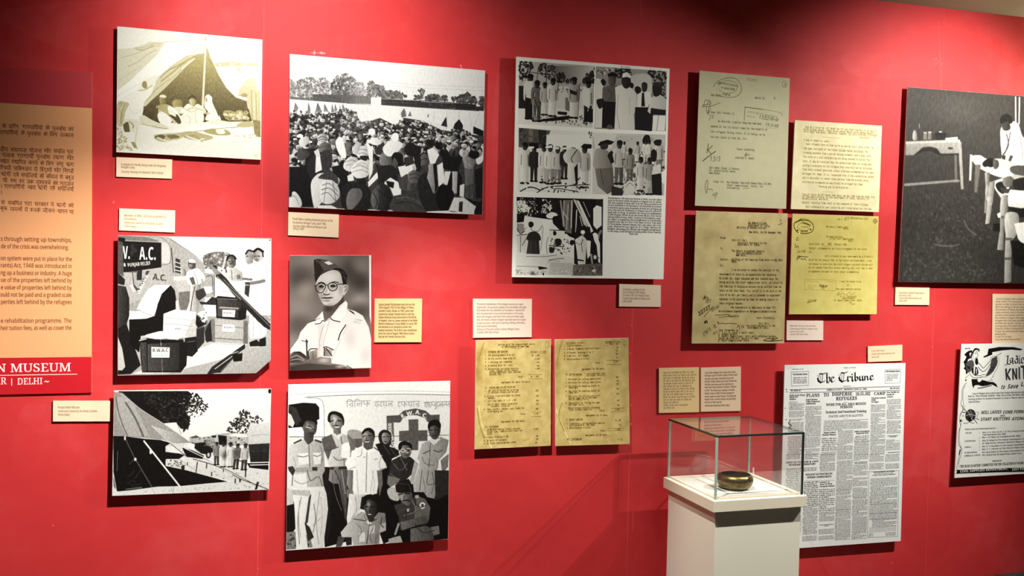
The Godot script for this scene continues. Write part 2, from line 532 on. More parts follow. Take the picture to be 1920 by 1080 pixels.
	m = sheet(620, 549, 240, """P 238>246:90 0 0 1000 0 995 190 2 274
P 205~10 1 160 112 141 205 96 322 88 260 186 180 273 83 380 3 452
C 165 6.4 112 142 170 133 232 103 295 93
C 150 8.2 125 151 179 148 241 112
C 170 5.5 20 221 126 179 214 133 286 106
C 165 6.4 73 278 144 234 197 182 259 143
C 185 5.5 8 377 74 334 162 261
P 252 322 88 596 50 560 92 496 146 396 212 261 342 145 423 4 527 3 452 83 380 180 273 260 186
C 205 3.6 3 490 101 426 198 362 261 323
P 150>38:90~20 601 69 635 163 692 283 749 376 816 439 894 460 902 510 941 557 932 606 696 627 174 671 171 558 235 501 325 409 415 306 505 193 542 147 588 138
P 225 601 69 588 138 542 147 496 146 541 99 596 50
C 185 4.7 587 61 542 108 496 138
P 188>170:0~8 542 147 468 163 360 249 270 337 252 386 235 453 177 529 191 552 235 501 325 409 415 306 505 193
C 120 7.5 528 164 469 201 414 239 342 283 279 346
C 125 8.4 469 206 414 253 360 306 297 363
C 225 7.5 524 182 451 250 397 298 325 371
C 140 5.6 433 266 370 329 298 392 244 443
C 222 6.5 351 259 297 316 270 356
C 135 4.6 271 413 226 473 191 514
P 232 261 323 257 395 208 437 181 458 146 451 154 403 181 363
S 115 176 373 197 376 201 418 181 420 167 402
C 150 6.4 145 441 190 429 235 397
P 240 146 451 199 456 173 553 84 578 128 481
L 215 12.3 600 84 584 523
L 150 2.8 594 84 577 524
L 95 3.8 598 14 599 45
C 150 2.8 205 94 322 81 449 59 596 39
C 150 2.8 601 40 737 105 889 179 923 191 948 282 970 368
P 168~14 663 203 785 178 880 185 991 176 991 198 880 200 673 229
E 240 702 210 8.5 7.7
E 240 783 196 13.2 9.7
E 240 876 192 9.5 7.8
E 245 979 184 11.6 7.8
L 150 2.9 789 164 788 207
E 172 835 228 20.9 19.5
E 235 825 226 5.7 7.8
E 235 845 224 4.8 7.8
P 190>160:90~12 830 428 839 378 881 316 919 284 948 292 963 359 970 417 940 459 882 434 846 429
S 120 849 421 873 405 897 411 892 429 863 431
P 170~20 911 383 989 377 997 592 932 601 894 462
L 125 5.8 925 381 937 596
L 130 4.9 959 399 966 594
L 205 4.8 944 390 951 595
P 105~28 937 594 995 597 996 720 955 715 942 635
S 130~20 728 552 770 537 817 546 845 529 884 551 903 589 846 607 752 604
E 205 770 568 45.4 9.7 -3
E 190 856 577 38.1 21.5 10
C 80 4.8 733 586 789 591 884 598
F 40 11.5 90 215 742 551 893 531 923 597 752 614
E 120 499 529 18.5 19.2
S 140>95:0 376 500 403 484 435 491 444 533 390 552 376 529
S 205 385 547 444 538 449 581 417 583
E 195 310 472 23.6 15.2
S 130>70:0 287 478 307 462 333 479 337 513 321 542 299 539 288 511
S 225 285 473 303 461 330 467 321 480 298 477
S 120>150:0 263 546 299 530 344 526 371 548 363 597 326 599 281 597
C 175 16.7 281 574 326 599 372 629 395 652
P 60 254 566 276 555 281 602 264 641 246 647
S 240 277 593 308 581 345 603 372 639 354 659 300 663 277 631
S 242 344 541 371 539 417 583 459 643 436 654 399 613 354 588
C 190 3.7 353 559 399 594 436 649
S 55 399 594 418 602 436 649 409 656
S 95>70:0 485 468 508 449 534 460 538 488 529 518 504 524 488 501
S 185>120:0 492 482 513 471 536 484 527 518 509 524 495 506
C 40 9.4 485 473 508 452 536 464
S 236>222:0 458 532 485 509 518 528 545 507 583 524 606 551 602 570 555 574 472 589 431 573
S 232 436 596 482 579 546 550 583 562 593 619 565 645 473 656 445 629
C 165 4.7 449 543 509 567 564 534
C 175 3.8 472 589 500 616 491 650
C 170 3.8 537 565 533 614 547 644
C 185 13.2 472 555 527 537 592 554
S 238 600 455 621 432 647 451 652 490 686 565 695 608 639 621 602 614 620 559 596 523
S 130 601 464 612 456 617 482 606 488
C 190 4.7 633 501 657 557 667 609
C 150 11.4 597 571 629 569
P 240 700 573 714 611 695 617
S 165~14 6 537 57 528 82 541 58 599 41 694 5 687
C 110 3.6 13 546 31 544 23 677
C 115 3.7 53 547 36 610 32 685
C 215 3.6 40 544 23 601 14 686
S 238 75 560 119 519 173 534 173 600 138 631 76 635 62 608
C 200 3.7 84 578 129 603 164 572
S 215 49 656 129 646 156 687 103 747 55 740
S 70 45 689 76 668 85 710 86 743 55 740
C 90 5.5 85 663 112 690 107 709
P 240 5 706 50 741 117 736 117 767 68 777 95 870 3 875
F 70 10 105 235 5 706 41 741 104 868 5 873
L 120 2.7 10 715 51 868
L 130 2.7 23 714 82 866
S 205 151 630 183 614 237 643 345 684 364 702 264 703 219 678 161 677
C 120 4.6 165 677 255 690 355 702
P 250 237 724 473 675 668 643 847 627 856 646 668 677 474 714 246 747
S 238 354 683 436 663 547 656 473 680 364 700
S 215 593 643 658 615 752 618 818 633 677 648
C 110 3.7 255 749 474 717 677 680 790 660
S 165~25 255 751 355 731 428 726 455 744 419 770 328 795 265 784
S 75 254 766 292 744 328 752 310 777
S 90 337 746 391 738 428 755 364 769
C 240 7.4 274 765 346 789 392 777
S 150~25 437 721 510 707 594 721 659 741 604 769 511 769 446 746
C 100 4.7 456 753 529 739 585 779
C 245 8.5 474 743 548 767 594 755
S 130~25 594 697 659 678 752 682 781 714 697 724 622 714
S 235 677 686 724 677 743 706 696 714
C 110 4.8 790 665 847 651 933 641
S 150~20 828 638 884 609 942 615 933 646 847 656
P 232>240:0 130 693 237 691 252 728 249 857 140 858 119 765
C 165 4.6 139 697 126 802 140 858
P 120 95 809 120 807 140 853 117 850
F 25 7.7 140 225 790 704 981 701 982 731 791 723
C 200 3.8 791 772 886 756 972 771
B 190 0.5 969 860 57.8 39.4""", 7, 0, 24, Color8(34, 26, 18), Color8(160, 150, 100), Color8(228, 230, 222), 0.3)
	o = hang("photo_print", "sepia photograph of a family sitting in the mouth of a canvas tent", "photograph", "mounted photographs", p, 0.025, 0.005, Color8(224, 220, 210))
	show_print("print", o, p, uv, 0.025, m)
	p = PackedVector2Array([Vector2(-0.2577, 1.8783), Vector2(-0.0627, 1.8786), Vector2(-0.0634, 1.8066), Vector2(-0.2578, 1.8061)])
	uv = PackedVector2Array([Vector2(0, 0), Vector2(1, 0), Vector2(1, 1), Vector2(-0, 1)])
	m = sheet(330, 122, 240, """W sans 84.5 151.4 56.5 804.2 70 0 0 A snippet of a family living inside the Kingsway
W sans 85 204.4 56.6 251.7 70 0 0 Refugee Camp.
W sans 85.7 289.3 56.7 755.6 70 0.2 0 Courtesy: Housing the Displaced: Delhi Scheme""", 0, 0, 31, Color8(45, 35, 28), Color8(150, 126, 98), Color8(246, 222, 190), 0)
	o = hang("caption_card", "cream caption card under the sepia photograph of the tent family", "caption card", "caption cards", p, 0.006, 0.0057, Color8(214, 190, 156))
	show_print("print", o, p, uv, 0.006, m)
	p = PackedVector2Array([Vector2(-0.2466, 1.6903), Vector2(-0.0505, 1.6889), Vector2(-0.0512, 1.606), Vector2(-0.2469, 1.6093)])
	uv = PackedVector2Array([Vector2(-0, 0), Vector2(1, 0), Vector2(1, 1), Vector2(-0, 1)])
	m = sheet(330, 138, 240, """W sans 85.4 149.8 60.6 748.7 70 0 0 Members of RWAC distributing blankets at
W sans 86 214 60.6 229.4 70 0 0 Kurukshetra.
W sans 86.7 285.3 60.7 695.4 70 0.2 0 Generously shared by the family of James
W sans 87.4 356.8 60.8 216.1 70 0.2 0 Puthucheary""", 0, 0, 38, Color8(45, 35, 28), Color8(150, 126, 98), Color8(246, 222, 190), 0)
	o = hang("caption_card", "cream caption card above the photograph of crates beside an ambulance", "caption card", "caption cards", p, 0.006, 0.0057, Color8(214, 190, 156))
	show_print("print", o, p, uv, 0.006, m)
	p = PackedVector2Array([Vector2(-0.2487, 1.5904), Vector2(0.3011, 1.5924), Vector2(0.3038, 1.1222), Vector2(0.2491, 1.0733), Vector2(-0.2475, 1.0731)])
	uv = PackedVector2Array([Vector2(0, 0), Vector2(1, 0), Vector2(1.0034, 0.9131), Vector2(0.9032, 1.0073), Vector2(-0, 1)])
	m = sheet(640, 601, 150, """P 240>232:90 314 1 999 5 1004 540 559 537 557 183 472 115
P 165>150:0 -2 -2 323 1 472 115 557 202 559 498 372 497 362 341 72 457 -1 342
P 150~10 323 11 472 110 548 183 548 271 325 273
P 215 323 3 388 9 547 163 472 115
C 90 2.8 333 20 435 86 547 168
P 175 260 36 324 49 333 127 325 185 269 176
C 110 3.7 187 4 269 7 324 59 335 146 320 185 270 196
L 60 4.7 338 78 352 243
P 60 366 146 394 157 399 253 362 243
L 200 5.7 366 173 396 184
L 200 5.7 363 202 397 212
L 200 5.7 363 229 397 235
P 185>160:90~8 54 496 598 636 1003 580 1003 857 903 946 83 935 73 727
P 205~8 608 735 829 749 781 788 704 836 477 891 329 931 146 932 92 930
P 28>20:0 16 36 273 43 274 210 62 244 17 246
P 120 -2 -2 169 4 260 31 232 37 16 31
P 26 -2 12 43 16 43 93 -1 103
W sansbold 7.7 155.4 119.5 69.5 225 0 0 W.
W sansbold 133.2 160.5 120.2 108.3 222 0 0 A.C.
P 55 79 63 97 58 101 82 119 87 117 111 97 116 93 140 75 131 75 111 83 102
W sansbold 61.5 209.4 32.6 147.8 215 -0.1 -6 PUNJAB RELIEF
P 235 36 184 45 184 48 206 36 206
P 75 62 246 89 246 98 342 125 385 174 283 201 235 179 235 161 274 147 293 120 293 120 236
P 155 93 246 117 245 118 298 147 298 156 274 177 245 125 356 102 327
P 50 123 231 152 231 150 295 118 295
W sansbold 71 332.2 28.8 53.8 205 0 62 SERVICE
W sansbold 134.2 389.7 28.9 135.5 205 0 -65 ABOVE
W sansbold 218.1 294.8 60 91 70 0 6 A.C.
P 90~20 -2 36 30 45 35 275 -1 246
P 40 -1 246 44 294 40 332 -1 323
P 70>35:0~18 -1 332 49 342 71 419 72 534 45 630 1 620
P 30~10 1 620 54 592 146 873 83 930 2 933
P 185~12 1 678 28 755 48 881 29 905 2 904
P 205>235:0~6 144 438 188 361 234 331 335 331 275 390 244 496 226 545 117 496
P 228 72 510 144 506 226 540 144 559 72 561
C 110 2.8 126 496 180 525 226 543
P 14 335 331 362 370 377 477 368 507 290 526 286 652 145 675 136 786 73 727 72 563 180 559 235 540 253 457 280 390
P 228 549 458 635 468 635 498 550 490
P 50 521 443 568 448 606 409 634 419 630 468 531 463
P 150~20 548 242 623 251 625 409 559 419
C 60 3.9 619 261 623 409
C 80 4.8 567 271 605 271 610 389
S 110~28 547 134 603 103 689 100 727 126 699 211 642 201 604 221 557 202
F 90 11.5 70 185 547 134 603 101 698 100 718 141 671 211 557 212
P 185 353 273 436 267 445 291 390 306 353 297
S 175>100:0 399 233 422 218 436 243 429 267 408 267
P 165~14 367 302 445 291 460 360 455 379 390 380 367 341
P 110~14 390 380 460 370 456 497 400 502 386 438
P 180 367 438 386 428 391 497 368 497
S 80 449 169 472 156 496 174 493 213 478 228 454 213
S 150>60:0 454 184 473 182 490 193 482 223 464 223
P 235 449 159 472 152 496 166 494 178 454 176
S 215>190:0~6 436 252 473 223 510 217 548 251 558 296 520 320 455 326
C 120 3.8 482 232 501 281 511 320
P 90 455 282 483 272 497 325 474 328
P 205>120:0~8 464 326 530 330 526 419 512 507 438 509 460 438
C 70 4.8 492 340 474 438 465 507
C 145 13.5 539 291 558 360 573 409
P 60 497 370 549 350 568 399 521 438 502 419
P 215 549 340 605 340 610 379 568 389
P 110>70:0~10 699 132 727 119 762 131 762 190 737 215 704 191
S 165>80:0 704 156 732 146 758 156 752 202 730 210 711 199
C 30 11.7 702 156 713 129 741 123 762 146
C 60 3.9 723 179 745 176
P 195>150:0~8 671 241 709 216 757 205 805 239 815 299 662 310 666 260
C 90 3.9 733 225 738 290
P 110 767 260 791 254 796 284 772 289
C 55 7.8 666 231 690 211 699 240
L 175 13.6 694 132 675 221
P 35 595 202 623 192 642 211 623 241
S 170>120:0 825 105 847 88 871 104 877 169 853 189 828 165
C 40 11.8 828 110 847 85 876 94
S 120>190:0 876 104 905 79 941 98 940 153 916 171 881 149
C 25 15.7 881 94 910 74 944 93
C 30 8.9 941 88 945 128
P 248 829 194 882 169 892 199 878 269 829 269
P 252>242:0 882 189 930 153 974 168 997 238 1002 524 855 499 859 329 892 279
C 175 4.9 892 239 921 268 951 283
C 120 23.8 951 298 893 311 815 321
C 110 15.7 868 289 810 284
C 60 9.8 796 334 830 314 854 319
P 60 825 334 859 329 850 419 821 399
P 210 974 158 996 107 1001 238
P 235>215:0 672 349 796 299 825 309 821 409 653 409 658 359
C 130 3.9 672 369 748 379 816 369
P 30 629 419 644 404 806 419 841 459 832 564 798 573 635 557
P 80>55:0~8 642 429 802 437 798 558 643 545
L 150 3.9 639 424 811 431
P 120 654 478 783 486 783 500 654 493
L 180 3.9 658 483 783 490
P 25 778 508 812 498 827 558 788 568
P 240 675 500 761 503 757 552 675 548
W sansbold 680.7 529.7 23.8 70.6 120 0 0 RWAC
P 165~14 599 562 846 579 848 739 599 725
P 120 599 562 626 565 627 726 599 725
P 110 817 578 846 579 848 739 817 738
L 80 3.9 627 696 819 713
L 90 2.9 628 607 816 628
L 200 4.8 603 727 838 742
P 240 676 602 758 606 757 654 676 649
W sansbold 683.4 631 23.8 68.7 120 0 0 RWAC
P 238>215:0~5 856 509 880 514 905 579 974 630 969 680 935 700 862 701 856 599
C 160 4.9 880 529 886 629 881 689
C 170 4 915 599 935 660 925 695
P 35 857 729 906 710 926 730 926 755 863 757
P 30 925 710 969 692 970 756 926 758
P 45 647 231 671 246 767 369 894 499 998 600 998 645 954 620 797 459 681 310 624 271
L 190 7.7 657 236 998 560
L 150 5.8 638 270 797 429
L 130 4.9 681 290 998 620
L 215 4.8 624 271 758 409
P 130 604 197 642 221 661 251 624 261 595 212
P 235>205:0~8 290 526 363 497 503 515 485 586 471 689 429 688 290 647
P 175~10 471 576 503 527 499 655 467 694 425 683
C 150 3.8 299 555 391 560 475 576
C 140 3.8 295 594 392 600 476 615
C 150 3.8 392 634 457 644
P 225 359 612 418 616 416 649 359 645
W sansbold 364.1 636.5 21.5 46.3 130 0 0 RWAC
P 25 503 537 559 537 574 596 513 625 499 596
S 225 512 527 550 507 574 537 569 572 531 556
F 30 11.5 40 235 512 517 573 517 574 586 522 586
P 240 569 527 635 532 630 547 564 542
P 50~15 504 625 555 611 556 724 514 773 504 694
L 150 2.9 508 630 551 616
P 90~12 555 626 598 577 600 695 561 715
P 40 597 567 608 715 570 725 560 655
P 30 429 693 504 684 514 783 477 822 430 811
C 120 3.8 434 723 495 714
P 20 140 704 181 690 420 698 421 831 403 928 155 922 145 825
P 85>60:0~16 145 718 181 719 187 918 157 920
P 80>50:0~16 188 729 392 722 394 918 189 915
P 25 392 712 448 723 440 880 403 928 394 918
L 25 4.7 185 714 188 918
P 245>225:0 181 666 263 644 410 642 420 668 383 707 309 696 236 700 172 675
C 130 3.7 136 704 181 690 263 699 420 703
L 235 4.7 136 707 181 695
C 170 2.8 236 661 309 677 392 663
P 240 213 750 331 756 329 825 214 822
W sansbold 219.7 785.6 35 102.3 85 0 0 R.W.A.C
W sans 219.9 812.8 15.6 102.3 120 0 0 PUNJAB RELIEF
L 150 2.8 272 701 285 921
P 45 577 941 609 894 733 807 761 787 828 739 829 769 781 808 667 935
L 190 5.8 628 909 752 817
L 110 4.9 667 925 800 788
P 45 454 182 469 180 469 186 454 187
P 45 475 183 489 185 488 190 475 187
C 50 3.8 462 208 473 211 484 209
P 45 710 163 726 161 726 167 710 168
P 45 735 162 750 164 749 169 735 168
C 40 3.9 735 146 735 173 731 177
C 50 3.9 720 181 733 184 747 180
P 40 831 125 844 122 844 128 831 130
P 40 885 124 899 121 899 127 885 129
P 40 908 121 924 122 924 128 908 128
C 60 3.9 891 151 903 154 914 150
C 90 3 901 124 899 141 905 143
P 22 742 817 812 803 808 858 752 862
L 200 4.9 733 807 781 793
E 180 277 730 1.8 7.8
E 18 990 12 5.9 4""", 8, 0, 45, Color8(13, 11, 10), Color8(112, 109, 105), Color8(224, 225, 221), 0.8)
	o = hang("photo_print", "black and white photograph of men with labelled crates, its lower right corner cut off", "photograph", "mounted photographs", p, 0.025, 0.005, Color8(224, 220, 210))
	show_print("print", o, p, uv, 0.025, m)
	p = PackedVector2Array([Vector2(-0.4676, 0.9825), Vector2(-0.2728, 0.9775), Vector2(-0.2729, 0.9014), Vector2(-0.468, 0.9069)])
	uv = PackedVector2Array([Vector2(-0, 0), Vector2(1, 0), Vector2(1, 1), Vector2(0, 1)])
	m = sheet(330, 128, 240, """W sans 82.2 141.7 60.1 382.4 70 0 0 Punjab Relief Mission
W sans 82.9 212.4 60.1 686.8 70 0.2 0 Generously shared by the family of James
W sans 83.5 279.6 60.1 207.3 70 0.2 0 Puthucheary""", 0, 0, 52, Color8(45, 35, 28), Color8(150, 126, 98), Color8(246, 222, 190), 0)
	o = hang("caption_card", "cream caption card left of the photograph of the tent and guy ropes", "caption card", "caption cards", p, 0.006, 0.0057, Color8(214, 190, 156))
	show_print("print", o, p, uv, 0.006, m)
	p = PackedVector2Array([Vector2(-0.2594, 1.018), Vector2(0.307, 1.0127), Vector2(0.303, 0.6202), Vector2(-0.2635, 0.6265)])
	uv = PackedVector2Array([Vector2(-0, -0), Vector2(1, -0), Vector2(1, 1), Vector2(0, 1)])
	m = sheet(620, 429, 225, """P 236>226:90 444 7 1000 0 999 325 449 310
P 28>18:0~8 25 4 458 8 486 28 473 78 446 143 475 202 469 253 442 266 407 251 304 220 174 131 52 36
F 260 11.1 10 70 172 16 458 10 486 49 460 129 475 202 462 252 407 237 311 198 207 88
F 190 10.6 12 60 437 20 499 17 534 43 584 95 591 120 557 138 529 134 495 148 478 202 476 253 442 274 407 244 412 142
F 40 6.4 10 50 527 50 593 117 571 153 537 203 502 181 508 130
F 14 5.7 10 40 435 252 448 252 442 288 435 284
F 30 5.6 120 225 404 70 486 35 535 108 481 180 419 135
F 26 6.3 60 110 297 176 338 184 352 235 311 213
F 120 10.8 25 105 703 277 733 222 782 186 796 150 838 139 874 162 867 188 903 174 961 223 868 240 848 306 728 299
F 70 8.6 15 70 706 280 782 194 861 210 848 302 742 296
P 170~18 474 318 519 312 560 320 714 295 856 302 857 380 645 389 478 355
P 225 714 310 777 297 849 310 852 325 785 326
F 60 8.5 30 230 477 318 560 320 658 308 849 313 857 380 659 389 520 370
P 40 616 310 672 310 669 325 620 324
P 95>70:0 477 318 518 306 539 320 491 326
P 30~8 513 359 568 354 631 374 639 418 590 438 521 422 506 399
P 150 561 342 630 330 642 374 632 403 589 372
F 30 7.1 20 200 560 328 637 337 638 389 575 379
P 225 311 220 389 216 464 325 443 339 353 279
C 110 2.8 391 217 422 295
P 150~10 0 6 52 14 174 131 304 220 408 295 485 355 395 358 341 347 316 332 245 323 70 299 2 295
P 165~14 52 36 127 101 224 304 77 297 22 185 13 49
C 100 5.5 13 42 28 135 63 243 87 297
C 105 11 73 79 135 187 184 303
C 190 3.4 39 18 174 129 304 218 436 317
P 195>140:0 230 232 408 298 485 355 395 356 327 336
P 20>14:0~4 0 297 70 300 198 322 316 334 354 355 324 374 330 510 447 536 727 627 594 633 421 644 278 642 183 652 83 663 33 664 8 627
P 205~16 354 357 450 358 499 384 570 445 452 463 411 433 325 412 324 376
P 225 324 379 382 374 445 427 356 420
P 22 325 412 410 425 445 437 411 462 326 459
P 24 430 386 493 406 570 445 563 467 459 449 437 404
P 232 437 375 492 359 506 388 514 414 465 383
P 215>200:90~14 326 470 452 463 570 467 662 503 997 556 997 691 665 687 770 629 593 578 454 536 327 506
F 40 7 60 170 329 466 453 478 447 536 337 510
F 60 6.4 120 235 593 548 990 578 993 682 734 627
P 20 327 506 447 536 727 627 559 631 331 597
P 228>205:0~12 33 664 183 655 278 644 421 644 727 631 997 563 997 691 0 691
F 80 7 150 215 184 663 728 642 992 637 993 686 184 681
P 236 -1 641 23 653 47 683 47 692 0 691
L 205 5.5 -1 513 26 660
L 175 3.4 1 563 16 653
L 110 4.1 29 399 27 528
C 60 6.9 100 487 126 460 140 453
C 55 6.2 91 573 121 546 131 524
C 58 6.3 135 582 155 554 174 526
C 55 5.5 95 609 129 596 149 626 176 616
C 50 6.2 89 602 102 617 136 629
P 110 79 648 183 638 183 650 83 655
L 100 6.2 70 307 136 453
L 105 6.3 140 456 244 644
E 215 72 313 6 14.3
E 225 138 455 8.1 11.5
L 232 11.1 190 336 418 644
E 235 233 409 8.1 15.9
L 180 4.2 244 651 265 688
L 120 2.8 380 650 377 686
L 225 5.6 299 332 354 348
L 60 3.5 354 355 452 441
L 40 5.7 492 355 590 394 717 450 867 514
C 45 4.3 501 465 662 522 805 608 920 657 993 690
C 60 3.6 570 460 733 553 913 657
L 225 5 430 382 591 468 755 576
L 150 3.5 411 462 523 546
P 45 463 485 468 486 467 507 463 507
P 35 526 486 532 486 523 562 518 562
P 40 586 495 592 496 591 532 585 532
P 35 619 557 625 557 625 586 618 586
P 55 696 537 701 538 700 561 695 561
P 35 839 543 848 543 846 601 839 600
P 45 773 607 781 607 780 640 772 640
P 25 920 635 933 637 921 687 906 690
S 45 426 510 443 510 447 532 430 532
S 70 801 608 816 616 806 638
E 30 599 439 16.8 24.9
E 190 599 440 8.4 14.7
P 185~10 647 297 665 298 666 375 639 403
P 25 658 308 714 317 715 376 666 375
P 205>190:90~6 861 247 997 229 999 373 856 376 855 284
C 150 2.9 870 321 942 312 996 317
C 130 2.9 861 240 925 230
P 55>40:90~8 857 377 999 373 996 500 874 499
L 20 4.4 943 379 944 494
L 85 2.2 872 425 994 425
P 15 853 506 993 507 994 556 867 536
P 225 867 515 993 517 994 523 874 523
M 50 150 80 0.0 651 510 155.9
M 40 215 225 0.0 694 526 170.9
M 45 230 215 0.0 741 528 169.8
M 45 140 70 0.08 775 542 174.5
M 50 205 75 0.06 829 551 181.6
B 30 0.5 703 449 28.2 44.2
B 30 0.4 780 437 21.3 44.3
E 20 991 16 10.1 16.3""", 8, 0, 59, Color8(13, 11, 10), Color8(112, 109, 105), Color8(224, 225, 221), 0.8)
	o = hang("photo_print", "black and white photograph of a dark tent with guy ropes and a truck", "photograph", "mounted photographs", p, 0.025, 0.005, Color8(224, 220, 210))
	show_print("print", o, p, uv, 0.025, m)
	p = PackedVector2Array([Vector2(0.3608, 2.3003), Vector2(1.1414, 2.2948), Vector2(1.1411, 1.7088), Vector2(0.3649, 1.7139)])
	uv = PackedVector2Array([Vector2(-0, 0), Vector2(1, -0), Vector2(1, 1), Vector2(0, 1)])
